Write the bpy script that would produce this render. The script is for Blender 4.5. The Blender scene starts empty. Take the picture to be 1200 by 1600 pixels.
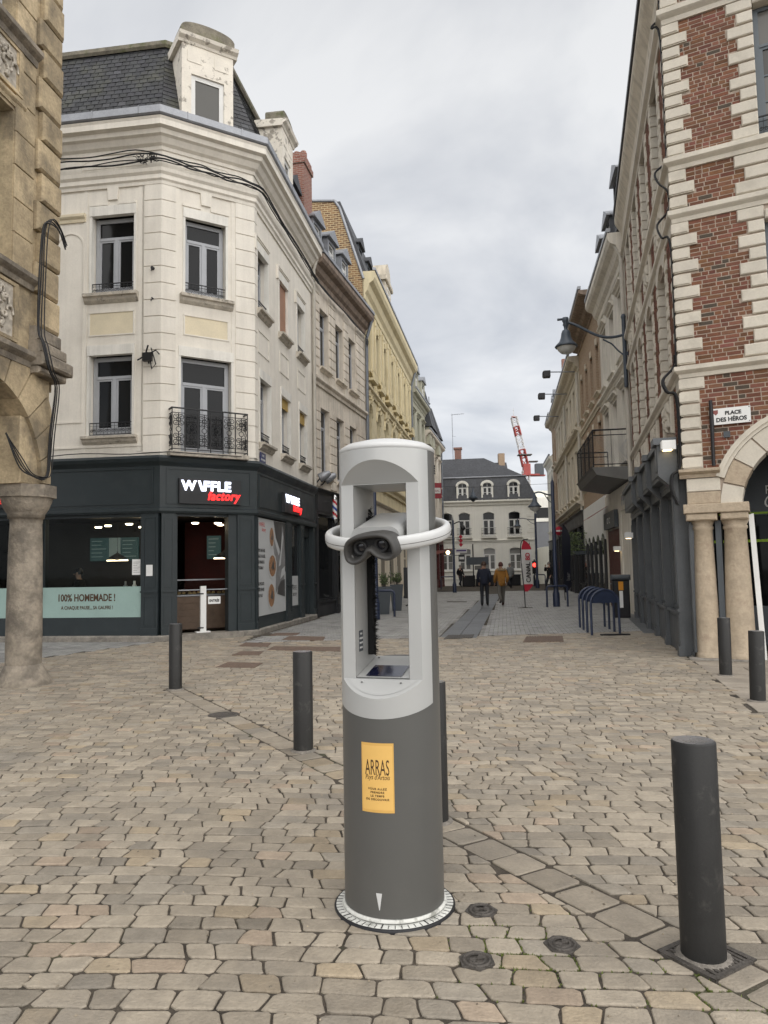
import bpy, bmesh, math, random
from mathutils import Matrix, Vector
random.seed(7)
rnd = random.uniform
sc = bpy.context.scene
COL = sc.collection

# ------------------------------------------------------------------ camera
PITCH = math.atan(88/1150.0); ROLL = 0.018; FPX = 1150.0; EYE = 1.6
Rv = Vector((1, 0, 0)); Uv = Vector((0, -math.sin(PITCH), math.cos(PITCH))); Fv = Vector((0, math.cos(PITCH), math.sin(PITCH)))
cr = math.cos(ROLL)*Rv - math.sin(ROLL)*Uv
cu = math.sin(ROLL)*Rv + math.cos(ROLL)*Uv
cam_d = bpy.data.cameras.new('camera'); cam = bpy.data.objects.new('camera', cam_d); COL.objects.link(cam)
cam.matrix_world = Matrix(((cr.x, cu.x, -Fv.x, 0), (cr.y, cu.y, -Fv.y, 0), (cr.z, cu.z, -Fv.z, EYE), (0, 0, 0, 1)))
cam_d.sensor_fit = 'VERTICAL'; cam_d.sensor_height = 24.0; cam_d.lens = 24.0*FPX/1600.0
cam_d.clip_start = 0.05; cam_d.clip_end = 3000
sc.camera = cam

# ------------------------------------------------------------------ sky, sun, exposure
SUN_EL = math.radians(36); SUN_AZ = math.radians(152)     # azimuth clockwise from +Y: behind the camera, to the right
w = bpy.data.worlds.new("World"); sc.world = w; w.use_nodes = True
nt = w.node_tree; nt.nodes.clear()
def wn(t, **k):
    n = nt.nodes.new(t)
    for a, b in k.items(): setattr(n, a, b)
    return n
out = wn('ShaderNodeOutputWorld'); bg = wn('ShaderNodeBackground'); bg.inputs['Strength'].default_value = 0.1
sky = wn('ShaderNodeTexSky', sky_type='NISHITA', sun_disc=False); sky.sun_elevation = SUN_EL; sky.sun_rotation = SUN_AZ
tc = wn('ShaderNodeTexCoord'); sep = wn('ShaderNodeSeparateXYZ'); nt.links.new(tc.outputs['Generated'], sep.inputs[0])
mx = wn('ShaderNodeMath', operation='MAXIMUM'); mx.inputs[1].default_value = 0.0; nt.links.new(sep.outputs[2], mx.inputs[0])
ad = wn('ShaderNodeMath', operation='ADD'); ad.inputs[1].default_value = 0.22; nt.links.new(mx.outputs[0], ad.inputs[0])
dv = wn('ShaderNodeVectorMath', operation='DIVIDE'); nt.links.new(tc.outputs['Generated'], dv.inputs[0])
cb = wn('ShaderNodeCombineXYZ')
for i in range(3): nt.links.new(ad.outputs[0], cb.inputs[i])
nt.links.new(cb.outputs[0], dv.inputs[1])
n1 = wn('ShaderNodeTexNoise'); n1.inputs['Scale'].default_value = 1.5; n1.inputs['Detail'].default_value = 6; n1.inputs['Roughness'].default_value = .52; n1.inputs['Distortion'].default_value = .3
nt.links.new(dv.outputs[0], n1.inputs['Vector'])
rp = wn('ShaderNodeValToRGB'); e = rp.color_ramp.elements
e[0].position = .37; e[0].color = (2.42, 2.53, 2.74, 1); e[1].position = .62; e[1].color = (3.85, 3.88, 3.93, 1)
m = e.new(.5); m.color = (3.12, 3.19, 3.33, 1)
nt.links.new(n1.outputs['Fac'], rp.inputs[0])
mix = wn('ShaderNodeMixRGB'); mix.inputs[0].default_value = .96
nt.links.new(sky.outputs[0], mix.inputs[1]); nt.links.new(rp.outputs[0], mix.inputs[2])
zg = wn('ShaderNodeMath', operation='MULTIPLY_ADD'); zg.inputs[1].default_value = -.3; zg.inputs[2].default_value = 1.06; nt.links.new(mx.outputs[0], zg.inputs[0])
zs_ = wn('ShaderNodeVectorMath', operation='SCALE'); nt.links.new(mix.outputs[0], zs_.inputs[0]); nt.links.new(zg.outputs[0], zs_.inputs['Scale'])
nt.links.new(zs_.outputs[0], bg.inputs['Color']); nt.links.new(bg.outputs[0], out.inputs[0])
sd = bpy.data.lights.new('sun', 'SUN'); sun = bpy.data.objects.new('sun', sd); COL.objects.link(sun)
sd.energy = 1.5; sd.angle = math.radians(120); sd.color = (1.0, .965, .92)
sdir = Vector((math.sin(SUN_AZ)*math.cos(SUN_EL), math.cos(SUN_AZ)*math.cos(SUN_EL), math.sin(SUN_EL)))
sun.rotation_euler = sdir.to_track_quat('Z', 'Y').to_euler(); sun.location = (0, 0, 30)
sc.view_settings.view_transform = 'Standard'; sc.view_settings.look = 'None'
sc.view_settings.exposure = 1.32; sc.view_settings.gamma = 1.0; sc.view_settings.use_curve_mapping = False
try:
    sc.cycles.max_bounces = 4; sc.cycles.diffuse_bounces = 3; sc.cycles.glossy_bounces = 2; sc.cycles.transparent_max_bounces = 8
    sc.cycles.use_denoising = True; sc.cycles.use_adaptive_sampling = True; sc.cycles.adaptive_threshold = .02
except Exception: pass

# ------------------------------------------------------------------ pixel -> place (only used to read distances off the survey)
def proj(P):
    d = Vector(P) - Vector((0, 0, EYE)); z = d.dot(Fv)
    if z < .05: return None
    return 600 + d.dot(cr)*FPX/z, 800 - d.dot(cu)*FPX/z, z

# ------------------------------------------------------------------ materials
MATS = {}
def surf(name, c, var=.15, scale=2.0, rough=.8, bump=.2, bscale=60.0, streak=0.0, stain=None, stain_amt=.5, stain_scale=1.2, tint=False, rndv=0.0, metal=0.0, spec=.4, stain_lo=.52, stain_hi=.68, rvar=.15, fine=.5, warm=0.0):
    if name in MATS: return MATS[name]
    m = bpy.data.materials.new(name); m.use_nodes = True; t = m.node_tree; N = t.nodes; L = t.links; N.clear()
    o = N.new('ShaderNodeOutputMaterial'); b = N.new('ShaderNodeBsdfPrincipled'); L.new(b.outputs[0], o.inputs[0])
    b.inputs['Roughness'].default_value = rough; b.inputs['Metallic'].default_value = metal; b.inputs['Specular IOR Level'].default_value = spec
    co = N.new('ShaderNodeTexCoord'); oi = N.new('ShaderNodeObjectInfo')
    va = N.new('ShaderNodeVectorMath'); va.operation = 'ADD'
    L.new(co.outputs['Object'], va.inputs[0]); L.new(oi.outputs['Location'], va.inputs[1])
    vec = va.outputs[0]
    def noise(sc_, det=5, ro=.55, mp=None):
        n = N.new('ShaderNodeTexNoise'); n.inputs['Scale'].default_value = sc_; n.inputs['Detail'].default_value = det; n.inputs['Roughness'].default_value = ro
        if mp:
            q = N.new('ShaderNodeMapping'); q.inputs['Scale'].default_value = mp; L.new(vec, q.inputs[0]); L.new(q.outputs[0], n.inputs['Vector'])
        else: L.new(vec, n.inputs['Vector'])
        return n.outputs['Fac']
    def mul(col, fac, lo, hi, a=.3, z=.7):
        mr = N.new('ShaderNodeMapRange'); mr.inputs[1].default_value = a; mr.inputs[2].default_value = z; mr.inputs[3].default_value = lo; mr.inputs[4].default_value = hi; L.new(fac, mr.inputs[0])
        x = N.new('ShaderNodeVectorMath'); x.operation = 'SCALE'; L.new(col, x.inputs[0]); L.new(mr.outputs[0], x.inputs['Scale']); return x.outputs[0]
    rgb = N.new('ShaderNodeRGB'); rgb.outputs[0].default_value = (*c, 1); col = rgb.outputs[0]
    if tint:
        at = N.new('ShaderNodeAttribute'); at.attribute_name = 'tint'; x = N.new('ShaderNodeVectorMath'); x.operation = 'MULTIPLY'
        L.new(col, x.inputs[0]); L.new(at.outputs['Color'], x.inputs[1]); col = x.outputs[0]
    if var: nv = noise(scale, 3); col = mul(col, nv, 1-var, 1+var)
    if var and fine: col = mul(col, noise(bscale*.6, 1, .7), 1-var*fine, 1+var*fine)
    if rndv: col = mul(col, oi.outputs['Random'], 1-rndv, 1+rndv, 0, 1)
    if streak: col = mul(col, noise(3.0, 3, .6, (2.2, 2.2, .13)), 1-streak, 1.0, .36, .56)
    if stain:
        mr = N.new('ShaderNodeMapRange'); mr.inputs[1].default_value = stain_lo; mr.inputs[2].default_value = stain_hi; mr.inputs[4].default_value = stain_amt
        L.new(noise(stain_scale, 5, .65), mr.inputs[0]); x = N.new('ShaderNodeMixRGB'); L.new(mr.outputs[0], x.inputs[0]); L.new(col, x.inputs[1]); x.inputs[2].default_value = (*stain, 1); col = x.outputs[0]
    L.new(col, b.inputs['Base Color'])
    if rvar:
        mr = N.new('ShaderNodeMapRange'); mr.inputs[3].default_value = max(.05, rough-rvar); mr.inputs[4].default_value = min(1, rough+rvar); L.new(nv if var else noise(scale*2.3, 2), mr.inputs[0]); L.new(mr.outputs[0], b.inputs['Roughness'])
    if bump:
        bp = N.new('ShaderNodeBump'); bp.inputs['Strength'].default_value = bump; bp.inputs['Distance'].default_value = .02
        L.new(noise(bscale, 2, .6), bp.inputs['Height']); L.new(bp.outputs[0], b.inputs['Normal'])
    MATS[name] = m; return m

def emit(name, c, s):
    m = bpy.data.materials.new(name); m.use_nodes = True; b = m.node_tree.nodes['Principled BSDF']
    b.inputs['Base Color'].default_value = (*c, 1); b.inputs['Emission Color'].default_value = (*c, 1); b.inputs['Emission Strength'].default_value = s
    MATS[name] = m; return m

def glassy(name, c, rough=.04, spec=.5):
    m = bpy.data.materials.new(name); m.use_nodes = True; t = m.node_tree; b = t.nodes['Principled BSDF']
    b.inputs['Base Color'].default_value = (*c, 1); b.inputs['Roughness'].default_value = rough; b.inputs['Specular IOR Level'].default_value = spec
    co = t.nodes.new('ShaderNodeTexCoord'); n = t.nodes.new('ShaderNodeTexNoise'); n.inputs['Scale'].default_value = .9; t.links.new(co.outputs['Object'], n.inputs['Vector'])
    bp = t.nodes.new('ShaderNodeBump'); bp.inputs['Strength'].default_value = .06; bp.inputs['Distance'].default_value = .1; t.links.new(n.outputs['Fac'], bp.inputs['Height']); t.links.new(bp.outputs[0], b.inputs['Normal'])
    oi = t.nodes.new('ShaderNodeObjectInfo'); mr = t.nodes.new('ShaderNodeMapRange'); mr.inputs[3].default_value = .5; mr.inputs[4].default_value = 1.8
    t.links.new(oi.outputs['Random'], mr.inputs[0]); r = t.nodes.new('ShaderNodeRGB'); r.outputs[0].default_value = (*c, 1)
    x = t.nodes.new('ShaderNodeVectorMath'); x.operation = 'SCALE'; t.links.new(r.outputs[0], x.inputs[0]); t.links.new(mr.outputs[0], x.inputs['Scale']); t.links.new(x.outputs[0], b.inputs['Base Color'])
    MATS[name] = m; return m

def clear_glass(name):
    m = bpy.data.materials.new(name); m.use_nodes = True; t = m.node_tree; t.nodes.clear()
    o = t.nodes.new('ShaderNodeOutputMaterial'); mxs = t.nodes.new('ShaderNodeMixShader'); tr = t.nodes.new('ShaderNodeBsdfTransparent'); g = t.nodes.new('ShaderNodeBsdfGlossy'); f = t.nodes.new('ShaderNodeFresnel')
    f.inputs[0].default_value = 1.18; g.inputs['Roughness'].default_value = .03; tr.inputs[0].default_value = (.86, .9, .89, 1)
    t.links.new(f.outputs[0], mxs.inputs[0]); t.links.new(tr.outputs[0], mxs.inputs[1]); t.links.new(g.outputs[0], mxs.inputs[2]); t.links.new(mxs.outputs[0], o.inputs[0])
    MATS[name] = m; return m

# ------------------------------------------------------------------ mesh building
class MB:
    def __init__(s, xf=None): s.v = []; s.f = []; s.t = []; s.sm = []; s.xf = xf
    def add(s, vs, fs, tint=None, smooth=False):
        n = len(s.v)
        if s.xf is not None: vs = [s.xf @ Vector(q) for q in vs]
        s.v += [tuple(q) for q in vs]
        for f in fs: s.f.append([i+n for i in f]); s.t.append(tint or (1, 1, 1)); s.sm.append(smooth)
    def box(s, x0, x1, y0, y1, z0, z1, tint=None):
        if x1 < x0: x0, x1 = x1, x0
        if y1 < y0: y0, y1 = y1, y0
        if z1 < z0: z0, z1 = z1, z0
        s.add([(x0,y0,z0),(x1,y0,z0),(x1,y1,z0),(x0,y1,z0),(x0,y0,z1),(x1,y0,z1),(x1,y1,z1),(x0,y1,z1)],
              [(0,3,2,1),(4,5,6,7),(0,1,5,4),(1,2,6,5),(2,3,7,6),(3,0,4,7)], tint)
    def block(s, x0, x1, y0, y1, z0, z1, c=.02, tint=None):      # front (y0) face chamfered
        s.add([(x0,y1,z0),(x1,y1,z0),(x1,y1,z1),(x0,y1,z1),(x0,y0+c,z0),(x1,y0+c,z0),(x1,y0+c,z1),(x0,y0+c,z1),
               (x0+c,y0,z0+c),(x1-c,y0,z0+c),(x1-c,y0,z1-c),(x0+c,y0,z1-c)],
              [(0,1,5,4),(1,2,6,5),(2,3,7,6),(3,0,4,7),(4,5,9,8),(5,6,10,9),(6,7,11,10),(7,4,8,11),(8,9,10,11),(3,2,1,0)], tint)
    def prism(s, poly, y0, y1, tint=None):                        # poly in (x,z), extruded along y
        n = len(poly); vs = [(x, y0, z) for x, z in poly] + [(x, y1, z) for x, z in poly]
        s.add(vs, [tuple(range(n)), tuple(range(2*n-1, n-1, -1))] + [(i, i+n, (i+1) % n+n, (i+1) % n) for i in range(n)], tint)
    def slab(s, poly, z0, z1, tint=None):                         # poly in (x,y), extruded along z
        n = len(poly); vs = [(x, y, z0) for x, y in poly] + [(x, y, z1) for x, y in poly]
        s.add(vs, [tuple(range(n-1, -1, -1)), tuple(range(n, 2*n))] + [(i, (i+1) % n, (i+1) % n+n, i+n) for i in range(n)], tint)
    def tube(s, path, r, n=6, closed=False, cap=True, tint=None):
        P = [Vector(p) for p in path]; k = len(P); vs = []; up0 = None
        for i, p in enumerate(P):
            if closed: d = P[(i+1) % k] - P[i-1]
            else: d = P[min(i+1, k-1)] - P[max(i-1, 0)]
            d.normalize()
            if up0 is None: up0 = Vector((0, 0, 1)) if abs(d.z) < .9 else Vector((1, 0, 0))
            a = (up0 - d*up0.dot(d))
            if a.length < 1e-5: a = d.orthogonal()
            a.normalize(); b = d.cross(a); up0 = a
            rr = r[i] if isinstance(r, (list, tuple)) else r
            vs += [p + a*math.cos(2*math.pi*j/n)*rr + b*math.sin(2*math.pi*j/n)*rr for j in range(n)]
        fs = []
        for i in range(k if closed else k-1):
            i2 = (i+1) % k
            fs += [(i*n+j, i*n+(j+1) % n, i2*n+(j+1) % n, i2*n+j) for j in range(n)]
        s.add(vs, fs, tint, True)
        if cap and not closed: s.add(vs[:n], [tuple(range(n-1, -1, -1))], tint); s.add(vs[-n:], [tuple(range(n))], tint)
    def lathe(s, prof, n=24, c=(0, 0), tint=None, smooth=True, a0=0, a1=2*math.pi):
        full = abs(a1-a0-2*math.pi) < 1e-6; m = n if full else n+1
        vs = [(c[0]+r*math.cos(a0+(a1-a0)*j/n), c[1]+r*math.sin(a0+(a1-a0)*j/n), z) for r, z in prof for j in range(m)]
        fs = []
        for i in range(len(prof)-1):
            for j in range(n):
                j2 = (j+1) % m if full else j+1
                fs.append((i*m+j, i*m+j2, (i+1)*m+j2, (i+1)*m+j))
        s.add(vs, fs, tint, smooth)
    def sweep(s, prof, path, tint=None, caps=True):               # prof (outward, z); path (x,y); outward = right of travel
        P = [Vector((p[0], p[1])) for p in path]; k = len(P); vs = []
        for i in range(k):
            if i == 0: d = (P[1]-P[0]).normalized(); o = Vector((d.y, -d.x))
            elif i == k-1: d = (P[-1]-P[-2]).normalized(); o = Vector((d.y, -d.x))
            else:
                d1 = (P[i]-P[i-1]).normalized(); d2 = (P[i+1]-P[i]).normalized(); a = Vector((d1.y, -d1.x)); b = Vector((d2.y, -d2.x)); o = (a+b)/(1+a.dot(b))
            vs += [(P[i].x+o.x*n, P[i].y+o.y*n, z) for n, z in prof]
        q = len(prof); fs = []
        for i in range(k-1):
            for j in range(q-1): fs.append((i*q+j, (i+1)*q+j, (i+1)*q+j+1, i*q+j+1))
        s.add(vs, fs, tint)
        if caps: s.add(vs[:q], [tuple(range(q))], tint); s.add(vs[-q:], [tuple(range(q-1, -1, -1))], tint)
    def wall(s, x0, x1, z0, z1, holes, depth=.3, y=0.0):
        xs = sorted({x0, x1, *[min(max(h[i], x0), x1) for h in holes for i in (0, 1)]}); zs = sorted({z0, z1, *[min(max(h[i], z0), z1) for h in holes for i in (2, 3)]})
        for i in range(len(xs)-1):
            for j in range(len(zs)-1):
                cx = (xs[i]+xs[i+1])/2; cz = (zs[j]+zs[j+1])/2
                if any(h[0] < cx < h[1] and h[2] < cz < h[3] for h in holes): continue
                s.add([(xs[i], y, zs[j]), (xs[i+1], y, zs[j]), (xs[i+1], y, zs[j+1]), (xs[i], y, zs[j+1])], [(0, 1, 2, 3)])
        for a, b, c, d in holes:
            s.add([(a,y,c),(b,y,c),(b,y,d),(a,y,d),(a,y+depth,c),(b,y+depth,c),(b,y+depth,d),(a,y+depth,d)], [(0,4,5,1),(1,5,6,2),(2,6,7,3),(3,7,4,0)])
    def mesh(s, name, tint=False):
        me = bpy.data.meshes.new(name); me.from_pydata(s.v, [], s.f)
        if tint:
            a = me.attributes.new('tint', 'FLOAT_COLOR', 'FACE'); fl = []
            for t in s.t: fl += [t[0], t[1], t[2], 1]
            a.data.foreach_set('color', fl)
        if any(s.sm): me.polygons.foreach_set('use_smooth', s.sm)
        me.update(); return me
    def build(s, name, mat, parent=None, tint=False, xf=None):
        return obj(name, s.mesh(name, tint), mat, parent, xf)

def obj(name, me, mat, parent=None, xf=None):
    o = bpy.data.objects.new(name, me)
    if mat is not None and not me.materials: me.materials.append(mat)
    if parent is not None: o.parent = parent
    if xf is not None: o.matrix_local = xf
    COL.objects.link(o); return o
def tag(o, label, cat, group=None):
    o['label'] = label; o['category'] = cat
    if group: o['group'] = group
    return o
def thing(name, label, cat, loc=(0, 0, 0), rz=0.0, group=None):
    o = bpy.data.objects.new(name, None); COL.objects.link(o); o.location = loc; o.rotation_euler = (0, 0, rz); o.empty_display_size = .2
    return tag(o, label, cat, group)
def W(parent):                                                     # world -> parent's frame
    loc = parent.location; return Matrix.Rotation(-parent.rotation_euler.z, 4, 'Z') @ Matrix.Translation(-loc)
class Face:                                                        # local x along the facade (left to right from outside), y inwards, z up
    def __init__(s, P, Q):
        s.P = Vector((P[0], P[1])); d = Vector((Q[0], Q[1])) - s.P; s.L = d.length; s.a = math.atan2(d.y, d.x)
        s.M = Matrix.Translation((P[0], P[1], 0)) @ Matrix.Rotation(s.a, 4, 'Z')
    def at(s, x, y=0, z=0): return s.M @ Vector((x, y, z))
    def loc(s, parent): return W(parent) @ s.M
def structure(o): o['kind'] = 'structure'; return o
def pieces(name, plist, mat, parent, limit=300, rest=None):
    """plist: (verts, faces, tint) in the parent's frame. The ones that show largest become objects, the rest one mesh."""
    wm = Matrix.Translation(parent.location) @ Matrix.Rotation(parent.rotation_euler.z, 4, 'Z')
    scored = []
    for it in plist:
        c = Vector((0, 0, 0))
        for q in it[0]: c += Vector(q)
        c /= len(it[0]); p = proj(wm @ c)
        k = 1e9 if (p is None or not (-15 < p[0] < 1215 and -15 < p[1] < 1615)) else p[2]
        if len(it) > 3 and it[3]: k = 1e9
        scored.append((k, c, it))
    scored.sort(key=lambda q: q[0])
    n = 0
    for k, c, it in scored:
        if n >= limit or k > 1e8: break
        mb = MB(); mb.add([Vector(q)-c for q in it[0]], it[1], it[2]); mb.build(name, mat, parent, True, Matrix.Translation(c)); n += 1
    mb = MB()
    for k, c, it in scored[n:]: mb.add(it[0], it[1], it[2])
    if mb.v:
        o = mb.build(rest or name, mat, parent, True); o['kind'] = 'stuff'
def blockgeo(x0, x1, y0, y1, z0, z1, c):
    b = MB(); b.block(x0, x1, y0, y1, z0, z1, c); return b.v, b.f
def text_mesh(body, size, extrude=.004, shear=0.0, sx=1.0, align='CENTER', space=1.0, offset=0.0):
    cu_ = bpy.data.curves.new('lettering', 'FONT'); cu_.body = body; cu_.size = size; cu_.extrude = extrude; cu_.shear = shear; cu_.align_x = align; cu_.space_character = space; cu_.offset = offset; cu_.resolution_u = 3
    o = bpy.data.objects.new('tmp', cu_); COL.objects.link(o); dg = bpy.context.evaluated_depsgraph_get(); dg.update()
    me = bpy.data.meshes.new_from_object(o.evaluated_get(dg)); bpy.data.objects.remove(o); bpy.data.curves.remove(cu_)
    me.transform(Matrix.Rotation(math.pi/2, 4, 'X') @ Matrix.Diagonal((sx, 1, 1, 1))); me.materials.clear(); return me
def lettering(body, size, mat, parent, xf, name='lettering', **k): return obj(name, text_mesh(body, size, **k), mat, parent, xf)
T = lambda x, y, z: Matrix.Translation((x, y, z))
def spline(P, k=5):
    P = [Vector(p) for p in P]; o_ = []
    for i in range(len(P)-1):
        a = P[max(i-1, 0)]; b = P[i]; c = P[i+1]; d = P[min(i+2, len(P)-1)]
        for j in range(k):
            t = j/k; o_.append(.5*((2*b)+(c-a)*t+(2*a-5*b+4*c-d)*t*t+(3*b-a-3*c+d)*t*t*t))
    return o_+[P[-1]]
# ------------------------------------------------------------------ shared materials
m_sett = surf('sandstone_sett', (.335, .288, .224), var=.13, scale=9, rough=.62, bump=.35, bscale=70, tint=True, spec=.45, rvar=.2, stain=(.17, .155, .135), stain_amt=.5, stain_scale=1.3, stain_lo=.5, stain_hi=.72)
m_joint = surf('joint_dirt', (.068, .056, .043), var=.45, scale=2.5, rough=.95, bump=.5, bscale=120, stain=(.075, .09, .03), stain_amt=.6, stain_scale=1.1, stain_lo=.56, stain_hi=.7)
m_paver = surf('grey_paver', (.285, .28, .268), var=.14, scale=4, rough=.55, bump=.25, bscale=60, tint=True, stain=(.13, .125, .12), stain_amt=.5, stain_scale=.9)
m_slabdark = surf('bluestone', (.12, .125, .13), var=.15, scale=5, rough=.5, bump=.2, bscale=50, rndv=.15)
m_slab = surf('pavement_slab', (.32, .28, .23), var=.16, scale=3, rough=.65, bump=.3, bscale=50, rndv=.12, stain=(.18, .16, .14), stain_amt=.5)
m_rust = surf('rusty_iron', (.17, .12, .09), var=.25, scale=9, rough=.7, bump=.5, bscale=90, metal=.2)
m_iron = surf('cast_iron', (.095, .085, .075), var=.3, scale=14, rough=.55, bump=.5, bscale=90, metal=.3)
m_black = surf('black_iron', (.014, .014, .016), var=.2, scale=6, rough=.45, bump=0, rvar=.1)
m_cable = surf('black_cable', (.016, .016, .017), var=.2, rough=.6, bump=0)
m_bollard = surf('bollard_paint', (.027, .0265, .0255), var=.12, scale=5, rough=.5, bump=.06, bscale=150, metal=.25, stain=(.075, .07, .064), stain_amt=.5, stain_scale=9, stain_lo=.58, stain_hi=.66)
m_cream = surf('cream_render', (.81, .765, .68), var=.05, scale=1.3, rough=.85, bump=.1, bscale=40, streak=.07, stain=(.56, .51, .43), stain_amt=.4, stain_scale=1.0, stain_lo=.5, stain_hi=.75)
m_trimw = surf('white_trim', (.8, .775, .71), var=.06, scale=3, rough=.7, bump=.1, streak=.12)
m_panel = surf('yellow_panel', (.74, .655, .48), var=.08, rough=.85, bump=.15)
m_sill = surf('weathered_sill', (.5, .455, .385), var=.2, scale=6, rough=.85, bump=.3, stain=(.13, .12, .095), stain_amt=.7, stain_scale=7, stain_lo=.56, stain_hi=.66)
m_dorm = surf('peeling_dormer', (.76, .71, .62), var=.08, scale=3, rough=.85, bump=.2, stain=(.27, .24, .2), stain_amt=.8, stain_scale=3.5, stain_lo=.56, stain_hi=.61)
m_moss = surf('mossy_stone', (.2, .18, .14), var=.3, scale=5, rough=.95, bump=.6, bscale=50, stain=(.1, .115, .04), stain_amt=.7, stain_scale=3)
m_slate = surf('slate', (.038, .039, .042), var=.2, scale=5, rough=.55, bump=.2, bscale=60, tint=True, stain=(.105, .105, .06), stain_amt=.4, stain_scale=1.3)
m_slatefar = surf('slate_roof', (.06, .062, .068), var=.2, scale=1.5, rough=.6, bump=.2, bscale=20, streak=.3)
m_zinc = surf('zinc', (.3, .31, .33), var=.15, scale=3, rough=.45, bump=.08, metal=.5)
m_winframe = surf('grey_window_paint', (.42, .435, .46), var=.05, rough=.5, bump=0)
m_winwhite = surf('white_window_paint', (.74, .735, .71), var=.05, rough=.5, bump=0)
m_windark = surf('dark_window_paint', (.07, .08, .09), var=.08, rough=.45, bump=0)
m_pane = glassy('window_pane', (.011, .012, .013), .05, .2)
m_panelit = glassy('curtained_pane', (.13, .127, .117), .12, .3)
m_shop = surf('charcoal_shopfront', (.021, .029, .032), var=.1, scale=2, rough=.45, bump=.05, bscale=80, stain=(.045, .052, .055), stain_amt=.25, stain_scale=2.2)
m_shopgrey = surf('grey_shopfront', (.085, .092, .098), var=.12, scale=3, rough=.45, bump=.1, bscale=60, stain=(.11, .115, .115), stain_amt=.35, stain_scale=4)
m_plinth = surf('plinth_stone', (.24, .22, .19), var=.25, scale=5, rough=.85, bump=.4, stain=(.1, .09, .08), stain_amt=.7, stain_scale=3)
m_glass = clear_glass('shop_glass')
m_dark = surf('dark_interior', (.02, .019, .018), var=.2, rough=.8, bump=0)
m_pipe = surf('painted_pipe', (.5, .47, .41), var=.1, rough=.6, bump=.05)
m_pipez = surf('zinc_pipe', (.2, .22, .25), var=.15, rough=.5, metal=.4, bump=.05)
m_white = surf('white_paint', (.76, .76, .74), var=.05, rough=.5, bump=.03)
m_blue = surf('navy_steel', (.022, .032, .065), var=.15, scale=5, rough=.4, bump=.04, spec=.5)
m_redbrick = surf('red_brick', (.18, .08, .048), var=.12, scale=14, rough=.9, bump=.4, bscale=90, tint=True)
m_mortar = surf('brick_mortar', (.42, .345, .28), var=.15, scale=8, rough=.95, bump=.3)
m_rstone = surf('pale_dressed_stone', (.62, .572, .485), var=.07, scale=2.5, rough=.85, bump=.2, bscale=50, rndv=.05, stain=(.4, .365, .3), stain_amt=.4, stain_scale=2.2)
m_lstone = surf('ochre_old_stone', (.42, .335, .215), var=.26, scale=2.2, rough=.9, bump=.45, bscale=34, rndv=.14, stain=(.15, .125, .09), stain_amt=.75, stain_scale=1.9, stain_lo=.48, stain_hi=.66)
m_column = surf('grey_column_stone', (.25, .215, .17), var=.28, scale=4, rough=.9, bump=.6, bscale=26, stain=(.115, .1, .082), stain_amt=.7, stain_scale=3.0, stain_lo=.48, stain_hi=.62)
m_rcolumn = surf('tan_column_stone', (.44, .36, .265), var=.15, scale=4, rough=.9, bump=.5, bscale=30, stain=(.26, .2, .15), stain_amt=.6, stain_scale=4)
def brickmat(name, c1, c2, mortar, sx=.22, sz=.07):
    m = bpy.data.materials.new(name); m.use_nodes = True; t = m.node_tree; b = t.nodes['Principled BSDF']; b.inputs['Roughness'].default_value = .9
    co = t.nodes.new('ShaderNodeTexCoord'); sp = t.nodes.new('ShaderNodeSeparateXYZ'); ad_ = t.nodes.new('ShaderNodeMath'); ad_.operation = 'ADD'; cbn = t.nodes.new('ShaderNodeCombineXYZ')
    t.links.new(co.outputs['Object'], sp.inputs[0]); t.links.new(sp.outputs[0], ad_.inputs[0]); t.links.new(sp.outputs[1], ad_.inputs[1]); t.links.new(ad_.outputs[0], cbn.inputs[0]); t.links.new(sp.outputs[2], cbn.inputs[1])
    br = t.nodes.new('ShaderNodeTexBrick'); br.inputs['Scale'].default_value = 1; br.inputs['Brick Width'].default_value = sx; br.inputs['Row Height'].default_value = sz; br.inputs['Mortar Size'].default_value = sz*.16
    br.inputs['Color1'].default_value = (*c1, 1); br.inputs['Color2'].default_value = (*c2, 1); br.inputs['Mortar'].default_value = (*mortar, 1)
    t.links.new(cbn.outputs[0], br.inputs['Vector']); t.links.new(br.outputs['Color'], b.inputs['Base Color']); MATS[name] = m; return m
m_chimbrick = brickmat('chimney_brick', (.27, .1, .07), (.2, .075, .055), (.3, .24, .2))
m_gablebrick = brickmat('gable_brick', (.13, .07, .045), (.3, .17, .08), (.5, .4, .23), .26, .095)
m_brownbrick = brickmat('brown_brick', (.3, .19, .12), (.36, .25, .16), (.42, .34, .25))
m_yellow = surf('yellow_render', (.7, .61, .4), var=.07, scale=1.5, rough=.85, bump=.1, streak=.12, stain=(.42, .33, .17), stain_amt=.3)
m_cream2 = surf('tan_ashlar', (.72, .65, .55), var=.08, scale=1.5, rough=.85, bump=.15, streak=.18, stain=(.36, .29, .22), stain_amt=.4)
m_browncorn = surf('brown_cornice', (.26, .2, .155), var=.2, scale=3, rough=.8, bump=.2, streak=.3)
m_cream3 = surf('pale_render', (.70, .66, .58), var=.07, scale=1.2, rough=.85, bump=.1, streak=.16)
m_cream4 = surf('sand_render', (.64, .575, .465), var=.08, scale=1.2, rough=.85, bump=.1, streak=.2, stain=(.36, .3, .23), stain_amt=.35)
m_whiter = surf('white_render', (.84, .82, .74), var=.05, scale=.8, rough=.85, bump=.05, streak=.05)
m_green = surf('pale_green_render', (.47, .46, .36), var=.08, rough=.85, bump=.1, streak=.2)
m_leaf = surf('evergreen_leaf', (.06, .085, .035), var=.35, scale=6, rough=.6, bump=0, tint=True)
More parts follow.
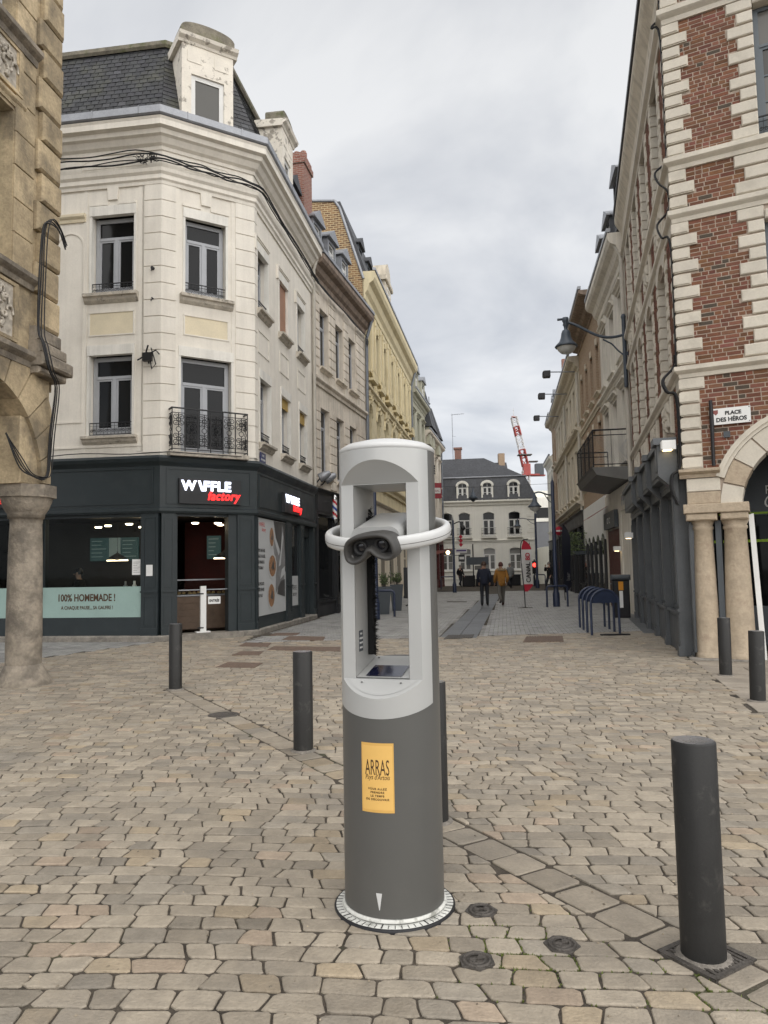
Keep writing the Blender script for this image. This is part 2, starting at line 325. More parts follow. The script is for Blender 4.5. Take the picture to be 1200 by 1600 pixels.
# ------------------------------------------------------------------ ground
def clip(poly, p, n):                                             # keep the side where (q-p).n >= 0
    out = []
    for i in range(len(poly)):
        a = poly[i]; b = poly[(i+1) % len(poly)]
        da = (a[0]-p[0])*n[0]+(a[1]-p[1])*n[1]; db = (b[0]-p[0])*n[0]+(b[1]-p[1])*n[1]
        if da >= 0: out.append(a)
        if (da >= 0) != (db >= 0):
            t = da/(da-db); out.append((a[0]+(b[0]-a[0])*t, a[1]+(b[1]-a[1])*t))
    return out
mb = MB(); mb.add([(-600, -200, -.0085), (600, -200, -.0085), (600, 1500, -.0085), (-600, 1500, -.0085)], [(0, 1, 2, 3)])
ground = structure(mb.build('ground', m_joint))
BL0 = Vector((-2.90, 10.23)); BL1 = Vector((1.27, 3.13)); bd = (BL1-BL0).normalized(); bn = Vector((-bd.y, bd.x))   # bollard line
BW = .115                                                         # half width of the border course along it
PA = Vector((3.95, 8.0)); pu = Vector((.885, -.465)); pv = Vector((.247, .969))      # corner of the right pavement
def in_pavement(x, y):
    q = Vector((x, y)) - PA
    return q.dot(Vector((pv.y, -pv.x))) > 0 and q.dot(Vector((-pu.y, pu.x))) > 0
S0 = Vector((-3.2, 16.55)); S1 = Vector((6.6, 17.75)); sdv = (S1-S0).normalized(); sn = Vector((-sdv.y, sdv.x))       # where the grey street paving begins
GL0 = Vector((-5.2, 17.2)); GL1 = Vector((-7.4, 12.8)); gd = (GL1-GL0).normalized(); gn = Vector((gd.y, -gd.x))
def sett_geo(poly, z, tilt):
    k = len(poly); cx = sum(p[0] for p in poly)/k; cy = sum(p[1] for p in poly)/k
    vs = []
    for sc_, dz in ((1, -.03), (.99, -.0045), (.955, -.0008), (.84, .0010)):
        for p in poly:
            x = cx+(p[0]-cx)*sc_; y = cy+(p[1]-cy)*sc_
            vs.append((x, y, z+dz+tilt[0]*(x-cx)+tilt[1]*(y-cy)))
    fs = []
    for r_ in range(3):
        for i in range(k): fs.append((r_*k+i, r_*k+(i+1) % k, (r_+1)*k+(i+1) % k, (r_+1)*k+i))
    fs.append(tuple(3*k+i for i in range(k))); return vs, fs
def area(p): return abs(sum(p[i][0]*p[(i+1) % len(p)][1]-p[(i+1) % len(p)][0]*p[i][1] for i in range(len(p))))/2
def shrink(poly, g):
    k = len(poly); cx = sum(p[0] for p in poly)/k; cy = sum(p[1] for p in poly)/k
    o_ = []
    for p in poly:
        d = math.hypot(p[0]-cx, p[1]-cy) or 1; f = max(.1, 1-g/d); o_.append((cx+(p[0]-cx)*f, cy+(p[1]-cy)*f))
    return o_
def sett_tint():
    r_ = random.random(); v = rnd(.74, 1.14)
    if r_ < .14: c = (.88, .90, .93)
    elif r_ < .20: c = (1.06, 1.0, .9)
    elif r_ < .25: c = (1.05, .97, .93)
    elif r_ < .29: c = (.8, .81, .82)
    else: c = (1, 1, 1)
    return tuple(v*q for q in c)
# slices of the scene where an iron plate is let into the paving
HOLES = [(1.28, 3.13, .15), (.32, 4.81, .11)]
setts = []
rowa = math.radians(-5); ca, sa = math.cos(rowa), math.sin(rowa)
v = .6; wave_ = [rnd(-.006, .006) for _ in range(160)]; sett_polys = []
while v < 20.5:
    rh = rnd(.108, .128); u = -13 + rnd(0, .25); sk0 = rnd(-.016, .016); w0_, w1_ = wave_, [rnd(-.006, .006) for _ in range(160)]; wave_ = w1_
    while u < 9:
        wd = rnd(.13, .225); sk1 = rnd(-.016, .016); k0 = int((u+13)/.2) % 158
        yy = lambda x, t: v+rh*t+.03*math.sin(x*.55+v*.3)+.016*math.sin(x*1.9+v)+(w0_ if t < .5 else w1_)[min(159, max(0, int((x+13)/.2)))]
        gx = rnd(.002, .0055); gy = rnd(.003, .0065); jt = lambda a_=.003: rnd(-a_, a_)
        xl0 = u+gx-sk0; xl1 = u+gx+sk0; xr0 = u+wd-gx-sk1; xr1 = u+wd-gx+sk1; c = lambda: rnd(.007, .022)
        c1, c2, c3, c4 = c(), c(), c(), c()
        P = [(xl0+c1, yy(xl0, 0)+gy), ((xl0+xr0)/2+jt(.02), yy((xl0+xr0)/2, 0)+gy+jt(.0022)), (xr0-c2, yy(xr0, 0)+gy), (xr0+jt(), yy(xr0, 0)+gy+c2*.8), ((xr0+xr1)/2+jt(.003), yy(xr0, .5)+jt(.01)), (xr1+jt(), yy(xr1, 1)-gy-c3*.8), (xr1-c3, yy(xr1, 1)-gy), ((xl1+xr1)/2+jt(.02), yy((xl1+xr1)/2, 1)-gy+jt(.0022)), (xl1+c4, yy(xl1, 1)-gy), (xl1+jt(), yy(xl1, 1)-gy-c4*.8), ((xl0+xl1)/2+jt(.003), yy(xl0, .5)+jt(.01)), (xl0+jt(), yy(xl0, 0)+gy+c1*.8)]
        P = [(ca*q[0]-sa*(q[1]-v)*.0, q[1]+sa*q[0]) for q in P]
        u += wd; sk0 = sk1
        mxp = (sum(q[0] for q in P)/len(P), sum(q[1] for q in P)/len(P))
        if abs(mxp[0]) > .60*mxp[1]+1.0 or abs(mxp[0]) > 12.5 or mxp[1] < 1.2 or mxp[1] > 20: continue
        if in_pavement(*mxp) or (Vector(mxp)-S0).dot(sn) > 0 and mxp[0] > -3.3: continue
        if (Vector(mxp)-GL0).dot(gn) > 0 and mxp[1] > 11: continue
        if mxp[1] > 17.2+ (mxp[0]+5.3)*.62 and mxp[0] > -5.3: continue
        if mxp[0] <= -5.3 and mxp[1] > 17.3-(mxp[0]+5.3)*.142: continue
        dline = (Vector(mxp)-BL0).dot(bn)
        if -.1 < (Vector(mxp)-BL0).dot(bd) < 12 and abs(dline) < .35:
            g = .012
            P1 = clip(P, BL0+bn*(BW+g), bn); P2 = clip(P, BL0-bn*(BW+g), -bn)
            cands = [q for q in (P1, P2) if len(q) > 2 and area(q) > .004]
        else: cands = [P]
        for q in cands:
            skip = False
            for hx, hy, hr in HOLES:
                mm = (sum(z[0] for z in q)/len(q), sum(z[1] for z in q)/len(q))
                if math.hypot(mm[0]-hx, mm[1]-hy) < hr*.8: skip = True
            if skip: continue
            vs, fs = sett_geo(q, rnd(-.003, .002), (rnd(-.02, .02), rnd(-.02, .02)))
            setts.append((vs, fs, sett_tint())); sett_polys.append(q)
    v += rh
t_ = -.1
while t_ < 12:                                                     # the border course
    ln = rnd(.19, .27); a = BL0+bd*(t_+.008); b = BL0+bd*(t_+ln-.008); hw = BW-.004
    if True:
        c = [a-bn*hw, b-bn*hw, b+bn*hw, a+bn*hw]
        q = []
        for i in range(4):
            p0 = c[i]; pp = c[i-1]; pn_ = c[(i+1) % 4]
            q.append(tuple(p0+(pp-p0).normalized()*rnd(.012, .03))); q.append(tuple(p0+(pn_-p0).normalized()*rnd(.012, .03)))
        vs, fs = sett_geo(q, rnd(-.006, .0), (rnd(-.02, .02), rnd(-.02, .02))); setts.append((vs, fs, tuple(.93*z for z in sett_tint())))
    t_ += ln
pieces('sett', setts, m_sett, ground, 300, 'sett_paving')

# grey street paving
sd_ = Vector((.16, .987)).normalized(); sx_ = Vector((sd_.y, -sd_.x))
mb = MB(); cz = -.006
pts = [(-3.3, 16.5), (7.2, 17.9), (9.5, 26), (24, 75), (3, 75), (-2.6, 24)]
mb.add([(p[0], p[1], -.014) for p in pts], [tuple(range(len(pts)))])
m_street = surf('street_base', (.25, .245, .235), var=.15, scale=3, rough=.6, bump=.3, bscale=25)
street = structure(mb.build('street', m_street))
STRIP0 = Vector((1.62, 16.85)); stv = Vector((.178, 1)).normalized(); stn = Vector((stv.y, -stv.x))
mb = MB(); O = Vector((-3, 15)); lon = 0
def paver(mb, c, hx, hy, z, t):
    q = [c-sx_*hx-sd_*hy, c+sx_*hx-sd_*hy, c+sx_*hx+sd_*hy, c-sx_*hx+sd_*hy]; i_ = .008
    q2 = [c-sx_*(hx-i_)-sd_*(hy-i_), c+sx_*(hx-i_)-sd_*(hy-i_), c+sx_*(hx-i_)+sd_*(hy-i_), c-sx_*(hx-i_)+sd_*(hy-i_)]
    mb.add([(*p, z-.014) for p in q]+[(*p, z) for p in q2], [(4, 5, 6, 7), (0, 1, 5, 4), (1, 2, 6, 5), (2, 3, 7, 6), (3, 0, 4, 7)], t)
k = 0
while lon < 34:
    rw = .145; lat = -2+(.5 if k % 2 else 0)*.22
    while lat < 14:
        c = O+sd_*(lon+rw/2)+sx_*(lat+.11)
        ok = (c-S0).dot(sn) > .06 and c.x > -3.0+(c.y-18.6)*.145 and c.x < 5.1+(c.y-12.4)*.255
        if c.y < 19 and c.x < -2.9+(c.y-16.4)*.1 and c.y > 18.2: ok = False
        if abs((c-STRIP0).dot(stn)) < .50 and (c-STRIP0).dot(stv) > -.2: ok = False
        if ok:
            v_ = rnd(.82, 1.16); paver(mb, c, .11-.006, rw/2-.006, rnd(-.004, .002), (v_, v_, v_*rnd(.96, 1.02)))
        lat += .22
    lon += rw; k += 1
k = 0; lon = -6
while lon < 8:                                                     # grey paving in front of the left shop windows
    lat = -8
    while lat < 8:
        c = Vector((-8, 14.5))+Vector((.99, -.141))*lat+Vector((.141, .99))*lon
        if (c-GL0).dot(gn) > .07 and c.y > 11 and c.y < 17.15-(c.x+5.3)*.142 and abs(c.x) < .62*c.y+1:
            v_ = rnd(.85, 1.12); paver(mb, c, .104, .066, rnd(-.003, .002), (v_, v_, v_))
        lat += .22
    lon += .145; k += 1
o = mb.build('street_pavers', m_paver, street, True); o['kind'] = 'stuff'
for i in range(26):
    mb = MB(); l = 1.02
    c = STRIP0+stv*(l*(i+.5))
    mb.xf = Matrix.Translation((c.x, c.y, 0)) @ Matrix.Rotation(math.atan2(stv.y, stv.x)-math.pi/2, 4, 'Z')
    for sx in (-1, 1): mb.block(-.4 if sx < 0 else .004, -.004 if sx < 0 else .4, -l/2+.006, l/2-.006, -.03, .003, .004)
    q = MB(); 
    for sx in (-1, 1):
        x0, x1 = (-.42, -.006) if sx < 0 else (.006, .42)
        q2 = MB(mb.xf); q2.slab([(x0, -l/2+.006), (x1, -l/2+.006), (x1, l/2-.006), (x0, l/2-.006)], -.03, rnd(.0, .004)); q2.build('slab', m_slabdark, street)
# right pavement slabs
mb = MB(); mb.add([(*(PA), -.012), (*(PA+pu*4), -.012), (*(PA+pu*4+pv*6), -.012), (*(PA+pv*12), -.012)], [(0, 1, 2, 3)])
pavement = structure(mb.build('pavement', m_joint))
px_ = Vector((pv.y, -pv.x))
for i in range(7):
    for j in range(15):
        x0 = i*.62+.006; x1 = (i+1)*.62-.006; y0 = j*.42+.006; y1 = (j+1)*.42-.006
        sh = (.31 if j % 2 else 0)
        c = PA+pu*((x0+x1)/2+sh)+pv*((y0+y1)/2)
        if c.y < 7 or c.x > 8: continue
        xa = max(0.006, x0+sh-(.31 if (i == 0 and j % 2) else 0))
        q = [PA+pu*xa+pv*y0, PA+pu*(x1+sh)+pv*y0, PA+pu*(x1+sh)+pv*y1, PA+pu*xa+pv*y1]
        s_ = MB(); s_.slab([tuple(p) for p in q], -.03, rnd(-.003, .003)); s_.build('slab', m_slab, pavement)
# granite slabs by the grey shopfront further up the street
for j in range(9):
    a = Vector((5.6, 14.4))+Vector((.247, .969))*(j*.9); px2 = Vector((.969, -.247))
    q = [a, a+px2*.75, a+px2*.75+Vector((.247, .969))*.885, a+Vector((.247, .969))*.885]
    if j > 2: s_ = MB(); s_.slab([tuple(p-px2*.35) for p in q], -.03, .002+rnd(0, .003)); s_.build('slab', m_slabdark, pavement)

def gp(u, v):                                                      # ground point seen at a survey pixel
    x = u-600; y = 800-v; X = x*math.cos(ROLL)+y*math.sin(ROLL); Y = -x*math.sin(ROLL)+y*math.cos(ROLL)
    d = X*Rv+Y*Uv+FPX*Fv; return Vector((0, 0, EYE))+d*(-EYE/d.z)
# iron covers in the setts
def plate(name, label, cat, pts, mat, z=.006, group=None, ribs=0):
    P = [gp(*p) for p in pts]; c = sum(P, Vector())/len(P)
    th = thing(name, label, cat, (c.x, c.y, 0), 0, group)
    s_ = MB(); s_.slab([(p.x-c.x, p.y-c.y) for p in P], -.03, z); s_.build('plate', mat, th)
    if ribs and len(P) == 4:
        for i in range(ribs):
            t0 = (i+.25)/ribs; t1 = (i+.75)/ribs; a, b, d_, e_ = P[0], P[1], P[2], P[3]
            q = [a.lerp(b, t0), a.lerp(b, t1), e_.lerp(d_, t1), e_.lerp(d_, t0)]
            s2 = MB(); s2.slab([(p.x-c.x, p.y-c.y) for p in q], z, z+.008); s2.build('rib', mat, th)
    return th
plate('access_cover', 'rusty oblong access cover lying nearest the left bollards', 'cover', [(337, 1043), (397, 1044), (411, 1036), (356, 1035)], m_rust, group='rusty covers by the corner shop')
plate('access_cover', 'small rusty cover behind the nearest oblong cover by the corner shop', 'cover', [(362, 1024), (405, 1024), (412, 1018), (376, 1018)], m_rust, group='rusty covers by the corner shop')
plate('access_cover', 'long rusty cover strip in front of the white and grey street view post', 'cover', [(417, 1016), (532, 1018), (532, 1011), (428, 1010)], m_rust, group='rusty covers by the corner shop')
plate('access_cover', 'narrow rusty cover close to the corner shop poster window', 'cover', [(372, 1010), (418, 1011), (424, 1005), (384, 1004)], m_rust, group='rusty covers by the corner shop')
plate('access_cover', 'wide rusty cover at the start of the grey paving on the left', 'cover', [(440, 1000), (505, 1001), (508, 995), (452, 994)], m_rust, group='rusty covers by the corner shop')
plate('access_cover', 'farthest rusty cover up against the corner shop step', 'cover', [(421, 993), (463, 993), (469, 989), (430, 989)], m_rust, group='rusty covers by the corner shop')
plate('drain_grate', 'rusty ribbed drain grate where setts meet the grey street paving', 'drain grate', [(817, 1004), (881, 1003), (879, 994), (822, 995)], m_rust, ribs=14)
plate('drain_grate', 'dark drain grating at the near end of the dark slab strip', 'drain grate', [(693, 999), (738, 997), (741, 992), (700, 993)], m_iron, z=.009, ribs=12)
plate('access_cover', 'dark flat cover lying on the grey street left of the slab strip', 'cover', [(698, 941), (729, 941), (730, 939.4), (699, 939.4)], m_iron, z=.009)
def cap_cover(u, v, label, r=.062, hexa=6):
    c = gp(u, v); th = thing('valve_cover', label, 'cover', (c.x, c.y, 0), rnd(0, 1), 'round iron valve covers')
    s_ = MB(); s_.slab([(r*1.25*math.cos(i*math.pi/3), r*1.25*math.sin(i*math.pi/3)) for i in range(6)], -.03, .005); s_.build('plate', m_iron, th)
    s_ = MB(); s_.lathe([(r*.95, .005), (r*.95, .012), (r*.8, .012), (r*.8, .006), (r*.62, .006), (r*.62, .011), (r*.5, .011)], 20); s_.build('rim', m_iron, th)
    for q in (0, math.pi):
        s_ = MB(); a = [(0, 0)]+[(r*.5*math.cos(q-.6+1.2*i/5), r*.5*math.sin(q-.6+1.2*i/5)) for i in range(6)]; s_.slab(a, .006, .013); s_.build('lug', m_iron, th)
cap_cover(752, 1424, 'round valve cover beside the base of the grey and silver viewer')
cap_cover(878, 1477, 'round valve cover between the viewer base and the nearest bollard')
cap_cover(745, 1502, 'round valve cover nearest the camera')
c = gp(349, 1117); th = thing('valve_cover', 'small sunken iron cover in the setts between the two left bollards', 'cover', (c.x, c.y, 0))
s_ = MB(); s_.lathe([(.17, -.01), (.17, .005), (.14, .008), (.13, .002), (0, .003)], 18); s_.build('plate', m_iron, th)
# grate plates at bollards
def grate(x, y, hw, rz, label):
    th = thing('bollard_grate', label, 'grate', (x, y, 0), rz)
    s_ = MB(); s_.slab([(-hw, -hw), (hw, -hw), (hw, hw), (-hw, hw)], -.03, .001); s_.build('plate', m_iron, th)
    for sx, sy, a, b in ((-1, 0, .012, hw), (1, 0, .012, hw), (0, -1, hw, .012), (0, 1, hw, .012)):
        s2 = MB(); cx = sx*(hw-.012); cy = sy*(hw-.012); s2.box(cx-a, cx+a, cy-b, cy+b, .001, .008+.0005*abs(sx)); s2.build('rim', m_iron, th)
    n = 9
    for i in range(n):
        p_ = -hw+.03+(2*hw-.06)*(i+.5)/n; s2 = MB(); s2.add([(p_-.007, -hw+.025, .001), (p_+.007, -hw+.025, .001), (p_+.02, hw-.025, .001), (p_+.006, hw-.025, .001), (p_-.007, -hw+.025, .007), (p_+.007, -hw+.025, .007), (p_+.02, hw-.025, .007), (p_+.006, hw-.025, .007)], [(4, 5, 6, 7), (0, 1, 5, 4), (1, 2, 6, 5), (2, 3, 7, 6), (3, 0, 4, 7)]); s2.build('bar', m_iron, th)
grate(1.28, 3.13, .135, math.radians(32), 'square iron grate around the foot of the nearest right bollard')

# ------------------------------------------------------------------ bollards
def bollard(x, y, h, r, label, lean=0, rz=0):
    th = thing('bollard', label, 'bollard', (x, y, 0), 0, 'steel bollards on the setts')
    s_ = MB(); n = 40
    s_.lathe([(r, -.02), (r, h-.008), (r-.003, h-.002), (r-.006, h)], n); s_.build('post', m_bollard, th)
    s_ = MB(); s_.lathe([(r-.006, h), (r-.02, h-.002), (r*.5, h-.005), (0.001, h-.006)], n); s_.build('cap', m_boltop, th)
    s_ = MB(); s_.lathe([(r+.028, -.01), (r+.026, .004), (r+.012, .010), (r+.0005, .013)], 24); s_.build('collar', m_joint2, th)
    th.rotation_euler = (0, lean, rz)
m_boltop = surf('bollard_cap', (.3, .3, .31), var=.1, scale=8, rough=.28, bump=.03, metal=.6)
m_joint2 = surf('bollard_mortar', (.2, .18, .155), var=.3, scale=14, rough=.95, bump=.5, bscale=90)
bollard(1.27, 3.13, .865, .088, 'large dark grey bollard nearest the camera on the right, in a square grate')
bollard(-2.90, 10.23, .89, .088, 'grey bollard in front of the corner shop doorway on the left')
bollard(-.755, 6.69, .87, .088, 'dark grey bollard just left of the street viewer')
bollard(.287, 4.80, .87, .088, 'grey bollard mostly hidden behind the street viewer')
bollard(4.81, 10.6, .81, .085, 'grey bollard in front of the left stone column on the right', .012)
bollard(4.27, 8.63, .80, .085, 'grey bollard at the right edge of the picture by the arcade', .03)
# ------------------------------------------------------------------ street viewer (kiosk with binocular eyepiece)
m_silver = surf('silver_lacquer', (.44, .443, .432), var=.02, scale=3, rough=.33, bump=0, metal=.12, spec=.5, rvar=.04, fine=0, stain=(.36, .355, .34), stain_amt=.3, stain_scale=2.5, stain_lo=.55, stain_hi=.72)
m_kgrey = surf('grey_lacquer', (.105, .104, .098), var=.025, scale=2.5, rough=.4, bump=.015, bscale=300, metal=.12, spec=.45, rvar=.05, fine=.3, stain=(.14, .135, .125), stain_amt=.25, stain_scale=3, stain_lo=.55, stain_hi=.75)
m_mask = surf('eye_mask_rubber', (.055, .053, .05), var=.06, rough=.45, bump=.04, bscale=200)
m_maskin = surf('eye_cup_rubber', (.022, .022, .023), var=.1, rough=.55, bump=0)
m_lens = glassy('lens_glass', (.01, .01, .012), .05, .8)
m_ringw = surf('white_handrail', (.58, .583, .575), var=.02, rough=.3, bump=0, rvar=.03, spec=.5, fine=0)
m_label = surf('yellow_label', (.68, .40, .11), var=.03, rough=.45, bump=0)
m_ink = surf('dark_ink', (.07, .035, .015), var=0, rough=.5, bump=0)
m_screen = glassy('dark_screen', (.006, .007, .02), .06, .6)
m_dial = surf('dial_white', (.62, .62, .58), var=.12, scale=14, rough=.5, bump=.1, stain=(.16, .16, .13), stain_amt=.7, stain_scale=16, stain_lo=.55, stain_hi=.66)
KY = 3.653; KX = .018; KR = math.radians(-16); RK = .237
kiosk = thing('street_viewer', 'tall silver and grey cylindrical street viewer with eyepiece, ring handle and yellow label', 'viewer', (KX, KY, 0), KR)
def tmp(mb, seg=None): 
    me = mb.mesh('tmp'); bm = bmesh.new(); bm.from_mesh(me); bmesh.ops.remove_doubles(bm, verts=bm.verts, dist=1e-6); bmesh.ops.recalc_face_normals(bm, faces=bm.faces); bm.to_mesh(me); bm.free()
    o = bpy.data.objects.new('tmp', me); COL.objects.link(o); return o
def cyl(r, z0, z1, n=144):
    b = MB(); b.slab([(r*math.cos(2*math.pi*i/n), r*math.sin(2*math.pi*i/n)) for i in range(n)], z0, z1); return tmp(b)
def side(poly, x0, x1):                                            # poly in (y,z) extruded along x
    b = MB(); n = len(poly); b.add([(x0, y, z) for y, z in poly]+[(x1, y, z) for y, z in poly], [tuple(range(n)), tuple(range(2*n-1, n-1, -1))]+[(i, i+n, (i+1) % n+n, (i+1) % n) for i in range(n)]); return tmp(b)
def boolean(a, ops):
    for op, b in ops:
        m_ = a.modifiers.new('b', 'BOOLEAN'); m_.operation = op; m_.object = b; m_.solver = 'EXACT'
    dg = bpy.context.evaluated_depsgraph_get(); dg.update()
    me = bpy.data.meshes.new_from_object(a.evaluated_get(dg)); me.materials.clear()
    for o_ in [a]+[b for _, b in ops]: bpy.data.objects.remove(o_)
    me.polygons.foreach_set('use_smooth', [True]*len(me.polygons)); me.set_sharp_from_angle(angle=math.radians(24)); me.update(); return me
def wedge(r):                                                      # everything below the slanted silver/grey joint
    return side([(-.5, -.2), (.5, -.2), (.5, .992+.33*.5), (-.5, .992-.33*.5)], -.5, .5)
ZT = 2.165; TW = .132; PY = -.14
body = obj('body', boolean(cyl(RK, .035, 1.4), [('INTERSECT', wedge(1))]), m_kgrey, kiosk)
notch = lambda: side([(-.5, .803), (-.237, 1.005), (PY, 1.08), (PY, 2.006), (-.237, 2.108), (-.5, 2.38)], -.5, .5)
tunnel = lambda: side([(PY-.05, 1.0705), (.5, 1.20), (.5, 2.004), (PY-.05, 2.004)], -TW, TW)
front_half = lambda s_: side([(-.5 if s_ < 0 else -.073, .5), (-.077 if s_ < 0 else .5, .5), (-.077 if s_ < 0 else .5, 2.5), (-.5 if s_ < 0 else -.073, 2.5)], -.5, .5)
shell = obj('shell', boolean(cyl(RK+.0015, .5, ZT), [('DIFFERENCE', wedge(1)), ('DIFFERENCE', notch()), ('DIFFERENCE', tunnel()), ('INTERSECT', front_half(-1))]), m_silver, kiosk)
rear = obj('rear_shell', boolean(cyl(RK, .5, ZT), [('DIFFERENCE', wedge(1)), ('DIFFERENCE', tunnel()), ('INTERSECT', front_half(1))]), m_kgrey, kiosk)
# tunnel lining in silver
b = MB()
for s_ in (-1, 1):
    x = s_*(TW-.0015); b.add([(x, PY+.001, 1.08), (x, .19, 1.14), (x, .19, 2.002), (x, PY+.001, 2.002)], [(0, 1, 2, 3)])
b.add([(-TW, PY, 2.0025), (TW, PY, 2.0025), (TW, .19, 2.0025), (-TW, .19, 2.0025)], [(0, 1, 2, 3)])
b.build('lining', m_silver, kiosk)
# cap
b = MB(); b.lathe([(RK-.004, ZT), (RK+.001, ZT+.004), (RK+.001, ZT+.018), (RK-.006, ZT+.026), (RK*.85, ZT+.044), (RK*.55, ZT+.062), (RK*.25, ZT+.071), (.0005, ZT+.073)], 96); b.build('cap', m_ringw, kiosk)
# shelf plate, display and screws
b = MB(); y0, y1 = -.215, .205; e_ = .004
def shelfz(y): return 1.0705+(y-(PY-.05))*(1.20-1.0705)/(.5-(PY-.05)) if y > PY else 1.005+(y+.237)*(.075/.097)
P = []
for a in range(-60, 61, 6):
    x = (RK-.014)*math.sin(math.radians(a)); P.append((x, -(RK-.014)*math.cos(math.radians(a))))
P = [(x, min(y, PY-.004)) for x, y in P]
b.add([(x, y, shelfz(y)+.003) for x, y in P], [tuple(range(len(P)))])
b.build('shelf_lip', m_silver, kiosk)
b = MB(); b.add([(-TW+.003, PY, shelfz(PY+.001)+.006), (TW-.003, PY, shelfz(PY+.001)+.006), (TW-.003, .2, shelfz(.2)+.004), (-TW+.003, .2, shelfz(.2)+.004)], [(0, 1, 2, 3)]); shelf = b.build('shelf', m_silver, kiosk)
b = MB(); ya, yb = -.125, .035; b.add([(-.088, ya, shelfz(ya)+.0095), (.088, ya, shelfz(ya)+.0095), (.088, yb, shelfz(yb)+.0085), (-.088, yb, shelfz(yb)+.0085)], [(0, 1, 2, 3)]); b.build('screen', m_screen, kiosk)
for x, y in ((-.105, .16), (.105, .16), (.095, -.165), (-.095, -.165)):
    b = MB(); b.lathe([(.005, 0), (.004, .003), (.0002, .003)], 10, (x, y)); b.build('screw', m_mask, kiosk, xf=T(0, 0, shelfz(y)+.006))
# brush in the slot
m_brush = surf('black_bristle', (.006, .006, .006), var=0, rough=.9, bump=0)
b = MB(); b.box(-TW+.001, -TW+.03, .055, .10, 1.17, 1.86)
for i in range(420):
    z = rnd(1.17, 1.9); x = rnd(.03, .048); yy = rnd(.06, .095); dz = rnd(-.03, .03)
    if z > 1.86: x *= .5
    b.add([(-TW+.01, yy, z-.004), (-TW+.01, yy, z+.004), (-TW+.01+x, yy+rnd(-.03, .03), z+dz)], [(0, 1, 2)])
br = b.build('brush', m_brush, kiosk)
b = MB(); b.box(-TW+.0005, -TW+.003, -.09, -.03, 1.20, 1.30); st = b.build('sticker', m_windark, kiosk)
for i, tx in enumerate(('TIRER', 'POUSSER', 'MONTER', 'BAISSER')):
    lettering(tx, .013, m_white, st, Matrix.Translation((-TW+.0036, -.06, 1.28-.022*i)) @ Matrix.Rotation(math.pi/2, 4, 'Z'), extrude=.0003)
# yellow label wrapped on the body
def curved_plate(a0, a1, z0, z1, r, mat, name, n=10, parent=kiosk):
    q = MB(); vs = []
    for i in range(n+1):
        a = a0+(a1-a0)*i/n
        for z in (z0, z1): vs.append((r*math.sin(a), -r*math.cos(a), z))
    q.add(vs, [(2*i, 2*i+2, 2*i+3, 2*i+1) for i in range(n)], None, True); return q.build(name, mat, parent)
lab = curved_plate(-.355, .305, .497, .806, RK+.0012, m_label, 'label')
lab2 = curved_plate(-.33, .28, .509, .794, RK+.0016, surf('yellow_label_face', (.76, .47, .14), var=.02, rough=.4, bump=0), 'label_face')
def wrap(me, r, a_c):
    for v_ in me.vertices:
        a = a_c+v_.co.x/r; d = v_.co.y; rr = r-d; v_.co = Vector((rr*math.sin(a), -rr*math.cos(a), v_.co.z))
    me.update(); return me
def wraptext(s_, size, z, r=RK+.0022, sx=1, **k):
    me = text_mesh(s_, size, .0002, sx=sx, **k); bm = bmesh.new(); bm.from_mesh(me); bm.to_mesh(me); bm.free()
    me.transform(Matrix.Translation((0, 0, z))); obj('lettering', wrap(me, r, -.025), m_ink, kiosk)
wraptext('ARRAS', .098, .664, sx=.40, space=1.0)
wraptext("Pays d'Artois", .031, .644, sx=.72, shear=.3)
for i, tx in enumerate(('VOUS ALLEZ', 'PRENDRE', 'LE TEMPS', 'DE DÉCOUVRIR')): wraptext(tx, .0125, .598-.0155*i, sx=1.05, space=1.25, offset=.0004)
# pointer
q = MB(); r = RK+.0012; q.add([(r*math.sin(a), -r*math.cos(a), z) for a, z in ((-.085, .145), (-.0, .145), (.035, .145), (-.012, .072), (-.026, .072))], [(0, 1, 2, 3, 4)])
q.build('pointer', m_ringw, kiosk)
# base dial
b = MB(); b.lathe([(RK-.004, .0), (RK-.004, .035), (RK+.006, .034), (RK+.010, .028), (RK+.010, .021)], 72); b.build('skirt', m_dial, kiosk)
b = MB(); b.lathe([(.286, -.02), (.288, .008), (.284, .012), (.280, .012), (.279, -.02)], 72); b.build('dial_edge', m_black, kiosk)
b = MB(); b.lathe([(.279, .0125), (.276, .0145), (RK+.0, .0145)], 72); dial = b.build('dial', m_dial, kiosk)
for i in range(56):
    a = i*2*math.pi/56; ln = .028 if i % 7 else .038; wd = .0016 if i % 7 else .003
    b = MB(); b.box(.279-ln, .279, -wd, wd, .0146, .0158); b.build('tick', m_black, dial, xf=Matrix.Rotation(a+.05, 4, 'Z'))
# ring handle, tilted with the binocular
TILT = math.radians(13.5); ring_xf = T(0, 0, 1.775) @ Matrix.Rotation(TILT, 4, 'X')
b = MB(); n = 96; R_ = .292; vs = []; fs = []; m_ = 14
for i in range(n+1):
    a = math.radians(-89+22)+math.radians(360-44)*i/n
    for j in range(m_):
        t = 2*math.pi*j/m_; ct = math.copysign(abs(math.cos(t))**.75, math.cos(t)); stt = math.copysign(abs(math.sin(t))**.75, math.sin(t))
        rr = R_+.021*ct; vs.append((rr*math.cos(a), rr*math.sin(a), .033*stt))
for i in range(n):
    for j in range(m_): fs.append((i*m_+j, (i+1)*m_+j, (i+1)*m_+(j+1) % m_, i*m_+(j+1) % m_))
b.add(vs, fs, None, True); ring = b.build('ring_handle', m_ringw, kiosk, xf=ring_xf)
b = MB(); b.lathe([(R_+.0205, -.006), (R_+.0215, -.005), (R_+.0215, -.0035), (R_+.0205, -.0025)], 96, a0=math.radians(-67), a1=math.radians(249)); b.build('seam', m_kgrey, ring)
